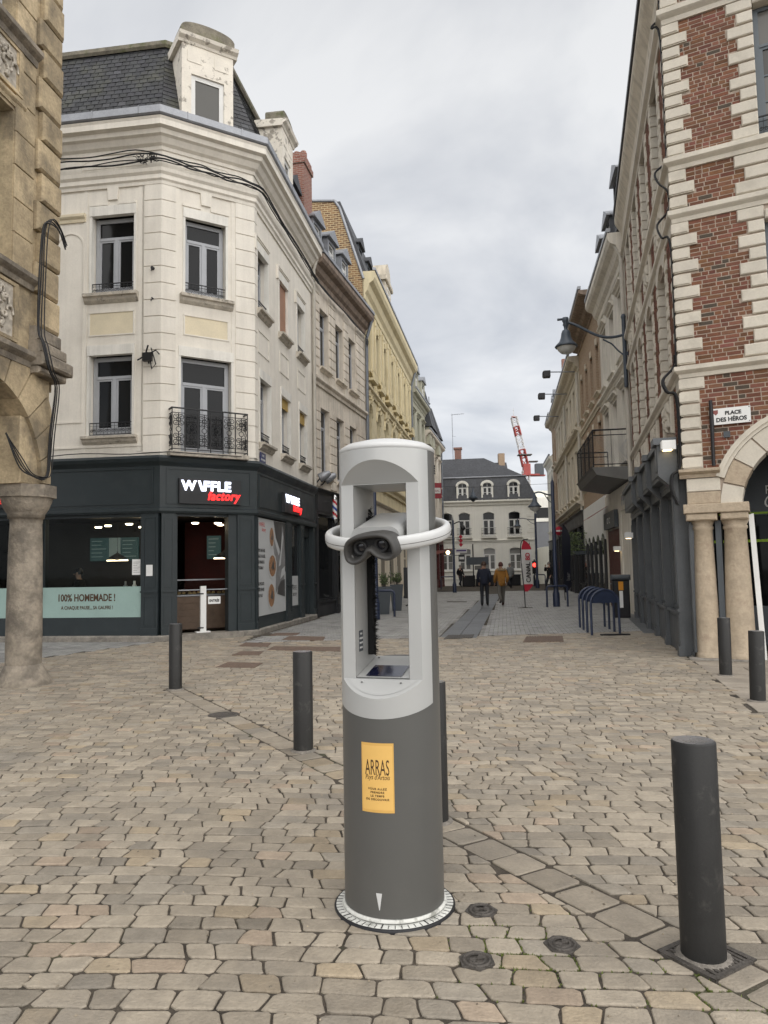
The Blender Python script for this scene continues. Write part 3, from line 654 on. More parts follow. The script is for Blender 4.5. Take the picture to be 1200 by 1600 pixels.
# binocular housing
hx = Matrix.Rotation(math.radians(1), 4, 'Z') @ T(-.005, -.02, 1.772) @ Matrix.Rotation(TILT, 4, 'X')
def roundrect(w_, h_, r, n=6):
    P = []
    for cx, cy, a0 in ((w_/2-r, h_/2-r, 0), (-w_/2+r, h_/2-r, 90), (-w_/2+r, -h_/2+r, 180), (w_/2-r, -h_/2+r, 270)):
        for i in range(n+1): a = math.radians(a0+90*i/n); P.append((cx+r*math.cos(a), cy+r*math.sin(a)))
    return P
def loft(mb, rings, cap=True):
    k = len(rings[0]); vs = [q for r_ in rings for q in r_]; fs = []
    for i in range(len(rings)-1):
        for j in range(k): fs.append((i*k+j, i*k+(j+1) % k, (i+1)*k+(j+1) % k, (i+1)*k+j))
    mb.add(vs, fs, None, True)
    if cap: mb.add(rings[0], [tuple(range(k-1, -1, -1))]); mb.add(rings[-1], [tuple(range(k))])
b = MB(); prof = roundrect(.235, .115, .045, 8)
loft(b, [[(x, y, z+.012) for x, z in prof] for y in (-.2, -.1, .1, .2)]+[[(x*.93, .215, z*.9+.012) for x, z in prof]]); b.build('housing', m_silver, kiosk, xf=hx)
# mask: goggle outline, deep rim, eye cups
def goggle(s_, zo=0, nose=1.0):
    P = []
    pts_ = [(-.002, -.018), (-.022, -.030*nose-.012), (-.042, -.056), (-.075, -.068), (-.108, -.066), (-.131, -.045), (-.135, -.012), (-.128, .025), (-.108, .052), (-.07, .067), (-.03, .071)]
    full = pts_+[(-x, z) for x, z in reversed(pts_)]
    return full
def smooth_closed(P, it=2):
    for _ in range(it):
        Q = []
        for i in range(len(P)):
            a = P[i]; c_ = P[(i+1) % len(P)]; Q += [(.75*a[0]+.25*c_[0], .75*a[1]+.25*c_[1]), (.25*a[0]+.75*c_[0], .25*a[1]+.75*c_[1])]
        P = Q
    return P
G = smooth_closed(goggle(1))
def scl(P, s_, dx=0): return [(x*s_, z*(s_ if s_ < 1 else s_)) for x, z in P]
def inset(P, d):
    o_ = []; n = len(P)
    for i in range(n):
        a = Vector(P[i-1]); b_ = Vector(P[i]); c_ = Vector(P[(i+1) % n]); t = (c_-a).normalized(); nr = Vector((-t.y, t.x))
        o_.append(tuple(b_+nr*d))
    return o_
sgn = 1 if area(inset(G, .01)) < area(G) else -1
rg = lambda d, y: [(x, y, z) for x, z in inset(G, sgn*d)]
b = MB(); loft(b, [rg(.014, -.19), rg(.003, -.225), rg(0, -.262), rg(.001, -.298), rg(.006, -.309), rg(.014, -.310), rg(.021, -.303), rg(.027, -.285), rg(.031, -.262)], False)
mk = b.build('eye_mask', m_mask, kiosk, xf=hx @ T(0, -.262, -.012) @ Matrix.Rotation(math.radians(-8), 4, 'Y') @ Matrix.Rotation(math.radians(-10), 4, 'Z') @ T(0, .262, 0))
back = rg(.028, -.262); b = MB(); h_ = len(back)//2
for i in range(h_): b.add([back[i], back[i+1], back[-i-2], back[-i-1]], [(0, 1, 2, 3)])
b.build('mask_floor', m_maskin, mk)
for x in (-.056, .052):
    b = MB(); b.lathe([(.036, 0), (.036, .014), (.030, .018), (.022, .010), (.021, .003)], 24); b.build('eye_cup', m_maskin, mk, xf=T(x, -.262, .004) @ Matrix.Rotation(math.pi/2, 4, 'X'))
    b = MB(); b.lathe([(.0215, .004), (.012, .008), (.0005, .0095)], 20); b.build('lens', m_lens, mk, xf=T(x, -.262, .004) @ Matrix.Rotation(math.pi/2, 4, 'X'))
b = MB(); b.lathe([(.015, 0), (.015, .004), (.0005, .005)], 20); b.build('button', m_kgrey, mk, xf=T(-.112, -.276, -.035) @ Matrix.Rotation(math.pi/2, 4, 'X'))
# little vent at the top of the rear shell
b = MB()
for i in range(4): b.box(-.012, .012, -.001, .004, i*.012, i*.012+.007)
b.build('vent', m_black, kiosk, xf=Matrix.Rotation(math.radians(97), 4, 'Z') @ T(0, -RK-.003, 2.06))
# ------------------------------------------------------------------ facade helpers
WCACHE = {}
def window(parent, fx, s0, s1, z0, z1, y=.2, fmat=None, pmat=None, transom=.74, nx=2, nz=1, bar=.055, top=1, mull=.05, fine=.03, name='window', ntz=1):
    """casement with panes as sub-parts; frame front at depth y"""
    w_ = round(s1-s0, 3); h = round(z1-z0, 3); fmat = fmat or m_winframe; pmat = pmat or m_pane
    key = (w_, h, transom, nx, nz, bar, top, fmat.name, pmat.name, mull, fine, ntz)
    if key not in WCACHE:
        b = MB(); b.box(0, bar, 0, .07, 0, h); b.box(w_-bar, w_, 0, .07, 0, h); b.box(bar, w_-bar, 0, .07, 0, bar*1.2); b.box(bar, w_-bar, 0, .07, h-bar, h)
        panes = []; lo = bar*1.2; hi = h-bar; zt = hi
        if transom:
            zt = h*transom; b.box(bar, w_-bar, -.012, .06, zt-mull/2, zt+mull/2)
            n = top; cw = (w_-2*bar)/n
            for i in range(n):
                if i: b.box(bar+cw*i-fine/2, bar+cw*i+fine/2, .01, .05, zt+mull/2, hi)
                ch = (hi-zt-mull/2)/ntz
                for k in range(ntz):
                    if k: b.box(bar+cw*i+.004, bar+cw*(i+1)-.004, .012, .048, zt+mull/2+ch*k-fine/2, zt+mull/2+ch*k+fine/2)
                    panes.append((bar+cw*i, bar+cw*(i+1), zt+mull/2+ch*k, zt+mull/2+ch*(k+1)))
            zt -= mull/2
        cw = (w_-2*bar)/nx
        for i in range(nx):
            if i: b.box(bar+cw*i-mull/2-.01, bar+cw*i+mull/2+.01, -.015, .06, lo, zt)
            x0 = bar+cw*i+(mull/2+.01 if i else 0); x1 = bar+cw*(i+1)-(mull/2+.01 if i < nx-1 else 0)
            st_ = .045
            b.box(x0, x0+st_, .004, .055, lo, zt); b.box(x1-st_, x1, .004, .055, lo, zt); b.box(x0+st_, x1-st_, .004, .055, lo, lo+.09); b.box(x0+st_, x1-st_, .004, .055, zt-st_, zt)
            ch = (zt-st_-lo-.09)/nz
            for k in range(nz):
                if k: b.box(x0+st_, x1-st_, .012, .048, lo+.09+ch*k-fine/2, lo+.09+ch*k+fine/2)
                panes.append((x0+st_, x1-st_, lo+.09+ch*k, lo+.09+ch*(k+1)))
        pm = []
        for a, b_, c, d in panes:
            q = MB(); q.box(a-.003, b_+.003, .028, .034, c-.003, d+.003); me = q.mesh('pane'); me.materials.append(pmat); pm.append(me)
        me = b.mesh('window'); me.materials.append(fmat); WCACHE[key] = (me, pm)
    me, pm = WCACHE[key]
    o = obj(name, me, None, parent, fx @ T(s0, y, z0))
    for p in pm: obj('pane', p, None, o)
    return o
def sillpart(parent, fx, s0, s1, z, mat, d=.14, h=.12, name='window_sill', under=.02):
    b = MB(); b.prism_x = None
    prof = [(.1, z-h), (-under, z-h), (-d*.5, z-h*.72), (-d*.62, z-h*.42), (-d, z-h*.36), (-d, z-.012), (.1, z)]
    k = len(prof); b.add([(s0, y, zz) for y, zz in prof]+[(s1, y, zz) for y, zz in prof], [tuple(range(k-1, -1, -1)), tuple(range(k, 2*k))]+[(i, i+k, (i+1) % k+k, (i+1) % k) for i in range(k)])
    return b.build(name, mat, parent, xf=fx)
def part(parent, fx, name, mat, fn, label=None):
    b = MB(); fn(b); o = b.build(name, mat, parent, xf=fx)
    if label: o['label'] = label
    return o
def boxpart(parent, fx, name, mat, *bx):
    b = MB()
    for q in bx: b.box(*q)
    return b.build(name, mat, parent, xf=fx)
def circle(cx, cz, r, n=12, a0=0, a1=2*math.pi, y=0):
    return [(cx+r*math.cos(a0+(a1-a0)*i/n), y, cz+r*math.sin(a0+(a1-a0)*i/n)) for i in range(n+(0 if abs(a1-a0-2*math.pi) < 1e-6 else 1))]
def scroll(b, cx, cz, r, s_=1, f=1, t=.006, y=0, turns=1.4):
    P = []
    for i in range(15):
        a = 2*math.pi*turns*i/14; rr = r*(1-.75*i/14); P.append((cx+s_*rr*math.cos(a), y, cz+f*rr*math.sin(a)))
    b.tube(P, t, 4)
def balconette(parent, fx, s0, s1, z0, h, y=-.03):
    b = MB(); b.box(s0, s1, y-.012, y+.012, z0+h-.02, z0+h); b.box(s0, s1, y-.01, y+.01, z0, z0+.015); b.box(s0, s1, y-.008, y+.008, z0+h*.72, z0+h*.74)
    n = max(3, int((s1-s0)/.16)); cw = (s1-s0)/n
    for i in range(n):
        cx = s0+cw*(i+.5); scroll(b, cx-cw*.22, z0+h*.34, cw*.22, 1, 1, .007, y); scroll(b, cx+cw*.22, z0+h*.34, cw*.22, -1, 1, .007, y); b.tube([(s0+cw*i, y, z0), (s0+cw*i, y, z0+h)], .007, 4); b.tube([(cx, y, z0), (cx, y, z0+h)], .005, 4)
    return b.build('balcony_rail', m_black, parent, xf=fx)
def slates(parent, quads, dh=.155, dw=.21, limit=300):
    """quads: (bottom-left, bottom-right, top-right, top-left) world points on the slope"""
    pl = []; wi = W(parent)
    for A_, B_, C_, D_ in quads:
        A_, B_, C_, D_ = [Vector(q) for q in (A_, B_, C_, D_)]
        hgt = ((D_-A_).length+(C_-B_).length)/2; rows = int(hgt/dh)
        nrm = (B_-A_).cross(D_-A_).normalized()
        for r_ in range(rows):
            t0 = r_/rows; t1 = min(1, (r_+1.35)/rows); a0 = A_.lerp(D_, t0); b0 = B_.lerp(C_, t0); a1 = A_.lerp(D_, t1); b1 = B_.lerp(C_, t1)
            ln = (b0-a0).length; n = max(1, int(ln/dw)); off = (.5 if r_ % 2 else 0)
            for i in range(-1, n+1):
                u0 = max(0, (i+off)/n+.0015); u1 = min(1, (i+1+off)/n-.0015)
                if u1-u0 < .012: continue
                j = rnd(0, .006); lift = nrm*(.016+j); lo_ = nrm*.004
                p = [a0.lerp(b0, u0)+lift, a0.lerp(b0, u1)+lift, a1.lerp(b1, u1)+lo_, a1.lerp(b1, u0)+lo_, a0.lerp(b0, u0)-nrm*.004, a0.lerp(b0, u1)-nrm*.004]
                p[0] += (a1-a0).normalized()*rnd(-.006, .006); v_ = rnd(.75, 1.3)
                if random.random() < .05: v_ *= 1.5
                pl.append(([wi @ q for q in p], [(0, 1, 2, 3), (4, 5, 1, 0), (4, 0, 3), (5, 2, 1)], (v_, v_*rnd(.97, 1.02), v_*rnd(.95, 1.05))))
    pieces('slate', pl, m_slate, parent, limit, 'slates')
def shopfront(parent, fx, s0, s1, ztop, mat, n, riser=.6, fascia=.7, pw=.2, door=None, y=0, glass=None, lamps=False):
    """pilasters, stall risers, panes, fascia and cornice, each a part"""
    glass = glass or m_pane; zf = ztop-fascia; cw = (s1-s0-pw)/n
    for i in range(n+1):
        x = s0+cw*i; b = MB(); b.box(x, x+pw, y-.07, y+.2, 0, zf); b.box(x-.015, x+pw+.015, y-.1, y, 0, .18); b.box(x+.03, x+pw-.03, y-.085, y-.06, riser+.15, zf-.15); b.box(x+.03, x+pw-.03, y-.085, y-.06, .22, riser)
        b.box(x-.015, x+pw+.015, y-.095, y, riser+.04, riser+.09); b.build('pilaster', mat, parent, xf=fx)
    for i in range(n):
        a = s0+cw*i+pw; c = s0+cw*(i+1)
        if door is not None and i in (door if isinstance(door, (list, tuple)) else [door]):
            b = MB(); b.box(a, a+.1, y+.1, y+.16, 0, zf); b.box(c-.1, c, y+.1, y+.16, 0, zf); b.box(a+.1, c-.1, y+.1, y+.16, 0, .3); b.box(a+.1, c-.1, y+.1, y+.16, 2.1, 2.2); b.box(a+.1, c-.1, y+.1, y+.16, zf-.08, zf); d = b.build('door', mat, parent, xf=fx)
            q = MB(); q.box(a+.1, c-.1, y+.125, y+.135, .3, zf-.08); q.build('pane', glass, d)
        else:
            b = MB(); b.box(a, c, y+.0, y+.2, 0, riser); b.box(a+.08, c-.08, y-.012, y, .15, riser-.1); b.box(a-.0, c, y-.05, y+.0, riser-.03, riser+.02); b.build('stall_riser', mat, parent, xf=fx)
            b = MB(); b.box(a, a+.05, y+.06, y+.12, riser+.021, zf); b.box(c-.05, c, y+.06, y+.12, riser+.021, zf); b.box(a+.05, c-.05, y+.06, y+.12, riser+.021, riser+.09); b.box(a+.05, c-.05, y+.06, y+.12, zf-.06, zf); f_ = b.build('window_frame', mat, parent, xf=fx)
            q = MB(); q.box(a+.05, c-.05, y+.085, y+.095, riser+.09, zf-.06); q.build('pane', glass, f_)
    b = MB(); b.box(s0, s1, y-.06, y+.3, zf, ztop-.1); b.box(s0+.1, s1-.1, y-.075, y-.05, zf+.1, ztop-.2); b.build('fascia', mat, parent, xf=fx)
    b = MB(); k = [(.2, ztop-.1), (-.08, ztop-.1), (-.1, ztop-.06), (-.17, ztop-.03), (-.19, ztop+.01), (.2, ztop+.05)]
    m_ = len(k); b.add([(s0-.03, yy+y, z) for yy, z in k]+[(s1+.03, yy+y, z) for yy, z in k], [tuple(range(m_-1, -1, -1)), tuple(range(m_, 2*m_))]+[(i, i+m_, (i+1) % m_+m_, (i+1) % m_) for i in range(m_)]); b.build('cornice', mat, parent, xf=fx)
def moulding(b, x0, x1, z0, z1, d, y=0):
    """simple stepped string course: bottom narrow, top wide"""
    h = z1-z0; k = [(y+.05, z0), (y-d*.35, z0), (y-d*.45, z0+h*.35), (y-d*.8, z0+h*.5), (y-d, z0+h*.62), (y-d, z0+h*.9), (y+.05, z1)]
    m_ = len(k); b.add([(x0, yy, z) for yy, z in k]+[(x1, yy, z) for yy, z in k], [tuple(range(m_-1, -1, -1)), tuple(range(m_, 2*m_))]+[(i, i+m_, (i+1) % m_+m_, (i+1) % m_) for i in range(m_)])
def dormer(parent, fx, sc_, w_, z0, h, y0, wallm, roofm, fmat=None, depth=1.6, pmat=None, peak=.45, name='dormer'):
    b = MB(); a = sc_-w_/2; c = sc_+w_/2
    b.box(a, a+.12, y0, y0+depth, z0, z0+h); b.box(c-.12, c, y0, y0+depth, z0, z0+h); b.box(a+.12, c-.12, y0, y0+.2, z0+h-.12, z0+h); b.box(a+.12, c-.12, y0-.05, y0+.2, z0-.1, z0+.05); d = b.build(name, wallm, parent, xf=fx)
    b = MB(); b.prism([(a-.12, z0+h), (c+.12, z0+h), (c+.12, z0+h+.06), (sc_, z0+h+peak), (a-.12, z0+h+.06)], y0-.12, y0+depth+.3); b.build('dormer_roof', roofm, d)
    q = window(d, Matrix.Identity(4), a+.12, c-.12, z0+.05, z0+h-.12, y0+.06, fmat or m_winwhite, pmat, .72, 2, 1)
    return d
def pipe(parent, pts, r, mat, name='drainpipe', n=8):
    b = MB(); b.tube(pts, r, n); return b.build(name, mat, parent)
# ------------------------------------------------------------------ corner building with the waffle shop
A2 = Vector((-5.297, 17.35)); B2 = Vector((-3.277, 18.60)); E2 = Vector((-2.38, 24.75)); L2 = Vector((-7.962, 17.73)); LD = (A2-L2).normalized()
LX = L2-LD*4.5
corner = thing('corner_building', 'cream rendered corner building with slate mansard above the charcoal waffle shop', 'building', (A2.x, A2.y, 0))
LF = Face(L2, A2); CF = Face(A2, B2); SF = Face(B2, E2); fl, fc, fs_ = LF.loc(corner), CF.loc(corner), SF.loc(corner)
LL, CL, SL = LF.L, CF.L, SF.L; ZE = 12.45
path = [tuple(LX-A2), (0, 0), tuple(B2-A2), tuple(E2-A2)]
# upper walls
holesL = [(.87, 2.0, 8.42, 10.6), (.84, 1.98, 4.92, 7.09), (-2.9, -1.8, 8.42, 10.6), (-2.9, -1.8, 4.92, 7.09)]
holesC = [(.57, 1.63, 8.42, 10.58), (.47, 1.77, 4.42, 7.06)]
holesS = [(.28, 1.2, 8.48, 10.25), (2.3, 3.22, 8.48, 10.25), (4.28, 5.2, 8.48, 10.25), (.45, 1.4, 4.95, 6.86), (2.44, 3.4, 4.95, 6.86), (4.44, 5.4, 4.95, 6.86)]
for fx, x0, x1, hs in ((fl, -4.5, LL, holesL), (fc, 0, CL, holesC), (fs_, 0, SL, holesS)):
    b = MB(); b.wall(x0, x1, 4.3, ZE, hs, .34); b.build('wall', m_cream, corner, xf=fx)
# white window casings (three-sided) and the keystones
for fx, hs, fr in ((fl, holesL[:2], True), (fc, holesC, True), (fs_, holesS, False)):
    for a, c, z0, z1 in hs:
        b = MB(); t = .045; d = .02
        b.box(a-t, a+.012, -d, .1, z0, z1-.2); b.box(c-.012, c+t, -d, .1, z0, z1-.2); b.box(a-t-.002, c+t+.002, -d-.012, .1, z1-.2, z1+t); b.build('casing', m_trimw, corner, xf=fx)
def win_at(fx, a, c, z0, z1, **k): return window(corner, fx, a+.014, c-.014, z0+.01, z1-.205, .2, **k)
for a, c, z0, z1 in holesL[:2]: win_at(fl, a, c, z0, z1, bar=.1, mull=.07)
for a, c, z0, z1 in holesC: win_at(fc, a, c, z0, z1, bar=.1, mull=.07)
for i, (a, c, z0, z1) in enumerate(holesS):
    win_at(fs_, a, c, z0, z1, pmat=m_panelit if i == 2 else m_pane)
m_shut = surf('roller_shutter', (.42, .24, .16), var=.1, rough=.7, bump=.1); m_shuty = surf('yellow_blind', (.52, .36, .12), var=.1, rough=.7, bump=.1)
def blind(fx, a, c, z0, z1, mat, y=.06):
    o = boxpart(corner, fx, 'blind', mat, (a+.02, c-.02, y+.012, y+.02, z0, z1)); n = int((z1-z0)/.055)
    for i in range(n): boxpart(o, Matrix.Identity(4), 'slat', mat, (a+.02, c-.02, y, y+.0119, z0+(z1-z0)*i/n+.006, z0+(z1-z0)*(i+1)/n-.004))
blind(fs_, 2.31, 3.21, 8.48, 10.05, m_shut); blind(fs_, 2.45, 3.39, 6.35, 6.66, m_shuty); blind(fs_, 4.45, 5.39, 6.3, 6.66, m_shuty)
# hood mouldings and keystones above the upper windows
for fx, c0 in ((fl, 1.435), (fc, 1.1)):
    b = MB(); b.prism([(c0-.12, 10.78), (c0+.12, 10.78), (c0+.155, 11.18), (c0-.155, 11.18)], -.045, .05); b.build('keystone', m_cream, corner, xf=fx)
    boxpart(corner, fx, 'hood_mould', m_cream, (c0-.60, c0-.125, -.03, .05, 10.66, 10.71), (c0+.125, c0+.60, -.03, .05, 10.66, 10.71), (c0-.56, c0-.125, -.02, .05, 10.711, 10.74), (c0+.125, c0+.56, -.02, .05, 10.711, 10.74))
    for sx in (-1, 1): boxpart(corner, fx, 'pilaster_strip', m_cream, (c0+sx*.72-.055, c0+sx*.72+.055, -.014, .05, 4.5, 11.2))
for a, c in ((2.3, 3.22), (4.28, 5.2), (.28, 1.2)):
    boxpart(corner, fs_, 'hood_mould', m_cream, (a-.12, c+.12, -.05, .05, 10.4, 10.46), (a-.08, c+.08, -.03, .05, 10.36, 10.399)); boxpart(corner, fs_, 'bracket', m_cream, (a-.26, a-.16, -.06, .05, 10.0, 10.4)); 
# recessed yellow panels under the upper sills
def rpanel(fx, a, c, z0, z1, mat):
    o = boxpart(corner, fx, 'panel', mat, (a, c, -.004, .02, z0, z1)); boxpart(o, Matrix.Identity(4), 'panel_frame', m_cream, (a-.04, c+.04, -.022, .02, z1, z1+.035), (a-.04, a, -.018, .02, z0-.03, z1), (c, c+.04, -.018, .02, z0-.03, z1), (a, c, -.018, .02, z0-.03, z0))
rpanel(fl, .86, 1.98, 7.40, 7.94, m_panel); rpanel(fc, .58, 1.66, 7.42, 7.88, m_panel)
for a, c in ((.35, 1.25), (2.35, 3.2), (4.35, 5.2)): rpanel(fs_, a, c, 7.35, 7.9, m_cream)
# blind niche with arched head on the left
b = MB(); arch = [(-.04, 5.3), (.66, 5.3)]+[(.31+.35*math.cos(math.pi*i/10), 9.65+.35*math.sin(math.pi*i/10)) for i in range(11)]
for i in range(len(arch)-1, len(arch)-1): pass
outer = [(.31+.39*math.cos(math.pi*i/14), 9.65+.39*math.sin(math.pi*i/14)) for i in range(15)]; inner = [(.31+.35*math.cos(math.pi*i/14), 9.65+.35*math.sin(math.pi*i/14)) for i in range(15)]
for i in range(14): b.prism([inner[i], outer[i], outer[i+1], inner[i+1]], -.02, .01)
b.box(-.08, -.04, -.02, .01, 5.25, 9.65); b.box(.66, .70, -.02, .01, 5.25, 9.65); b.box(-.04, .66, -.02, .01, 5.25, 5.3); b.build('niche', m_cream, corner, xf=fl)
b = MB(); moulding(b, -1.2, .72, 10.28, 10.5, .09); b.build('string_course', m_panel, corner, xf=fl)
b = MB(); b.box(-4.4, 2.25, -.025, .02, 4.62, 4.66); b.build('string_course', m_cream, corner, xf=fl)
# sills
for a, c in ((.72, 2.12),): sillpart(corner, fl, a, c, 8.42, m_sill, .16, .24); sillpart(corner, fl, a, c, 4.9, m_sill, .16, .2)
sillpart(corner, fc, .45, 1.80, 8.42, m_sill, .16, .24)
for a, c, z0, z1 in holesS: sillpart(corner, fs_, a-.1, c+.1, z0, m_sill, .17, .2)
balconette(corner, fl, .885, 1.985, 8.44, .26, .04); balconette(corner, fl, .855, 1.965, 4.94, .3, .04); balconette(corner, fc, .585, 1.615, 8.44, .3, .04)
for a, c, z0, z1 in holesS:
    if not (2.2 < a < 2.35): balconette(corner, fs_, a+.01, c-.01, z0+.02, .28, .04)
# quoins round the two corners
def quoin_corner(P, dl, dr, wl, wr, z0, z1, hq, d=.03, gap=.022, ch=.008):
    nl = Vector((dl.y, -dl.x)); nr = Vector((dr.y, -dr.x)); mit = (nl+nr)/(1+nl.dot(nr)); n = round((z1-z0)/hq); hh = (z1-z0)/n
    me = None
    for i in range(n):
        if me is None:
            q = MB(); pl = [-dl*wl-nl*.03, -dl*wl+nl*d, mit*d, dr*wr+nr*d, dr*wr-nr*.03, -mit*.03]
            pl = [tuple(p) for p in pl]; q.slab(pl[::-1], 0, hh-gap); me = q.mesh('quoin'); me.materials.append(m_cream)
        obj('quoin', me, None, corner, Matrix.Translation((P.x-A2.x, P.y-A2.y, z0+hh*i+gap/2)))
dc = (B2-A2).normalized(); ds = (E2-B2).normalized()
quoin_corner(A2, LD, dc, .43, .35, 4.45, 11.1, .42); quoin_corner(B2, dc, ds, .5, .22, 4.45, 11.1, .42)
# entablature: architrave, frieze, cornice, zinc gutter
b = MB(); b.sweep([(-.05, 11.08), (.04, 11.08), (.05, 11.16), (.09, 11.2), (.09, 11.30), (.14, 11.36), (.16, 11.44), (-.05, 11.5)], path); b.build('architrave', m_cream, corner)
b = MB(); b.sweep([(-.05, 11.95), (.03, 11.95), (.05, 12.03), (.12, 12.08), (.2, 12.2), (.27, 12.24), (.30, 12.34), (.40, 12.38), (.40, 12.52), (.43, 12.58), (-.05, 12.6)], path); b.build('cornice', m_cream, corner)
b = MB(); b.sweep([(-.05, 12.602), (.44, 12.602), (.47, 12.64), (.46, 12.82), (.43, 12.83), (.42, 12.70), (-.05, 12.70)], path); gut = b.build('gutter', m_zinc, corner)
for fx, xs in ((fl, (-1.5, -.2, 1.1, 2.3)), (fc, (.5, 1.9)), (fs_, (.6, 2.2, 3.8, 5.4))):
    for x in xs: boxpart(gut, fx, 'joint', m_zinc, (x-.012, x+.012, -.476, -.44, 12.64, 12.83))
for fx, (a, c) in ((fl, (.6, 2.3)), (fc, (.55, 1.85)), (fs_, (.5, 2.2)), (fs_, (3.0, 4.9))):      # frieze cartouches
    b = MB(); z0, z1 = 11.62, 11.86; P = [(a+.15, z0), (c-.15, z0), (c, z0), (c, z0+.14), (c-.1, z1-.06), (c-.22, z1), (a+.22, z1), (a+.1, z1-.06), (a, z0+.14), (a, z0)]
    for i in range(len(P)): b.tube([(P[i][0], 0, P[i][1]), (P[(i+1) % len(P)][0], 0, P[(i+1) % len(P)][1])], .014, 4)
    b.build('cartouche', m_cream, corner, xf=fx)
# mansard
INS = .85; ZR0 = 12.78; ZR1 = 15.3
def offs(k, d):
    P = [Vector(p) for p in path]
    if k == 0: t = (P[1]-P[0]).normalized(); o_ = Vector((t.y, -t.x))
    elif k == 3: t = (P[3]-P[2]).normalized(); o_ = Vector((t.y, -t.x))
    else:
        t1 = (P[k]-P[k-1]).normalized(); t2 = (P[k+1]-P[k]).normalized(); a = Vector((t1.y, -t1.x)); c = Vector((t2.y, -t2.x)); o_ = (a+c)/(1+a.dot(c))
    return P[k]+o_*d
b = MB(); b.sweep([(.18, ZR0-.05), (-INS, ZR1), (-4.0, ZR1+.7)], path, caps=False); b.build('roof', m_slatefar, corner)
quads = []
for k in range(3):
    lo0, lo1, hi1, hi0 = offs(k, .185), offs(k+1, .185), offs(k+1, -INS+.005), offs(k, -INS+.005)
    quads.append(((*lo0, ZR0-.04), (*lo1, ZR0-.04), (*hi1, ZR1), (*hi0, ZR1)))
quads = [tuple(Vector(q)+Vector((A2.x, A2.y, 0)) for q in qd) for qd in quads]
slates(corner, [quads[0], quads[1], quads[2]])
b = MB(); b.sweep([(-INS+.10, ZR1-.10), (-INS+.15, ZR1-.04), (-INS+.15, ZR1+.06), (-INS+.05, ZR1+.14), (-INS-.15, ZR1+.17)], path); b.build('roof_ridge', m_moss, corner)
# dormers
def stone_dormer(fx, s0, s1, z0, zt):
    y0 = -.22; wl = .2
    b = MB(); b.box(s0, s0+.24, y0, y0+1.5, z0, zt); b.box(s1-.24, s1, y0, y0+1.5, z0, zt); b.box(s0+.24, s1-.24, y0, y0+.9, zt-.75, zt); b.box(s0+.24, s1-.24, y0-.02, y0+.9, z0, z0+.06)
    b.box(s0+.14, s0+.5, y0-.012, y0, zt-.45, zt-.14); b.box(s1-.5, s1-.14, y0-.012, y0, zt-.45, zt-.14); d = b.build('dormer', m_dorm, corner, xf=fx)
    window(d, Matrix.Identity(4), s0+.24, s1-.24, z0+.06, zt-.75, y0+.045, m_winwhite, m_panelit, None, 1, 1, bar=.07)
    b = MB(); k = [(1.0, zt), (y0-.02, zt), (y0-.05, zt+.06), (y0-.14, zt+.12), (y0-.17, zt+.2), (1.0, zt+.24)]; m_ = len(k); x0, x1 = s0-.1, s1+.1
    b.add([(x0, yy, z) for yy, z in k]+[(x1, yy, z) for yy, z in k], [tuple(range(m_-1, -1, -1)), tuple(range(m_, 2*m_))]+[(i, i+m_, (i+1) % m_+m_, (i+1) % m_) for i in range(m_)]); b.build('dormer_cornice', m_dorm, d)
    b = MB(); c0 = (s0+s1)/2; hw = (s1-s0)/2+.03; P = [(c0-hw, zt+.235), (c0+hw, zt+.235), (c0+hw, zt+.42)]+[(c0+hw*.97*math.cos(math.pi*i/12)*1.0, zt+.42+.2*math.sin(math.pi*i/12)**.8) for i in range(1, 12)]+[(c0-hw, zt+.42)]
    b.prism(P, y0-.03, y0+.5); b.build('pediment', m_moss, d)
stone_dormer(fc, .42, 1.75, 12.72, 14.78); stone_dormer(fs_, 2.0, 3.15, 12.72, 14.5)
dormer(corner, fs_, 5.4, 1.0, 13.3, 1.2, .35, m_zinc, m_slatefar, m_windark)
# chimney
b = MB(); b.box(-.5, .42, -.5, .5, 13.5, 15.75); b.box(-.55, .47, -.55, .55, 15.75, 15.95); b.box(-.5, .42, -.5, .5, 15.95, 16.15); ch = b.build('chimney', m_chimbrick, corner, xf=T(-2.9-A2.x, 25.2-A2.y, 0) @ Matrix.Rotation(-.18, 4, 'Z'))
for i, x in enumerate((-.25, .02, .27)):
    b = MB(); b.lathe([(.12, 0), (.13, .2), (.10, .26), (.09, .3), (.001, .3)], 10); b.build('chimney_pot', m_chimbrick, ch, xf=T(x, 0, 16.15))
# body behind (so no light leaks)
b = MB(); pb = [tuple(LX-A2+Vector((.3, .36))), (-.0, .36), tuple(B2-A2+Vector((-.4, .2))), tuple(E2-A2+Vector((-.4, 0))), (E2.x-A2.x-6, E2.y-A2.y+1), (LX.x-A2.x, E2.y-A2.y)]
b.slab(pb, 3.15, 12.4); b.build('core', m_dark, corner)
# drainpipe at the party wall
pipe(corner, [fs_ @ Vector((SL-.08, -.3, 12.5)), fs_ @ Vector((SL-.08, -.12, 11.9)), fs_ @ Vector((SL-.08, -.09, 4.4))], .055, m_pipe)
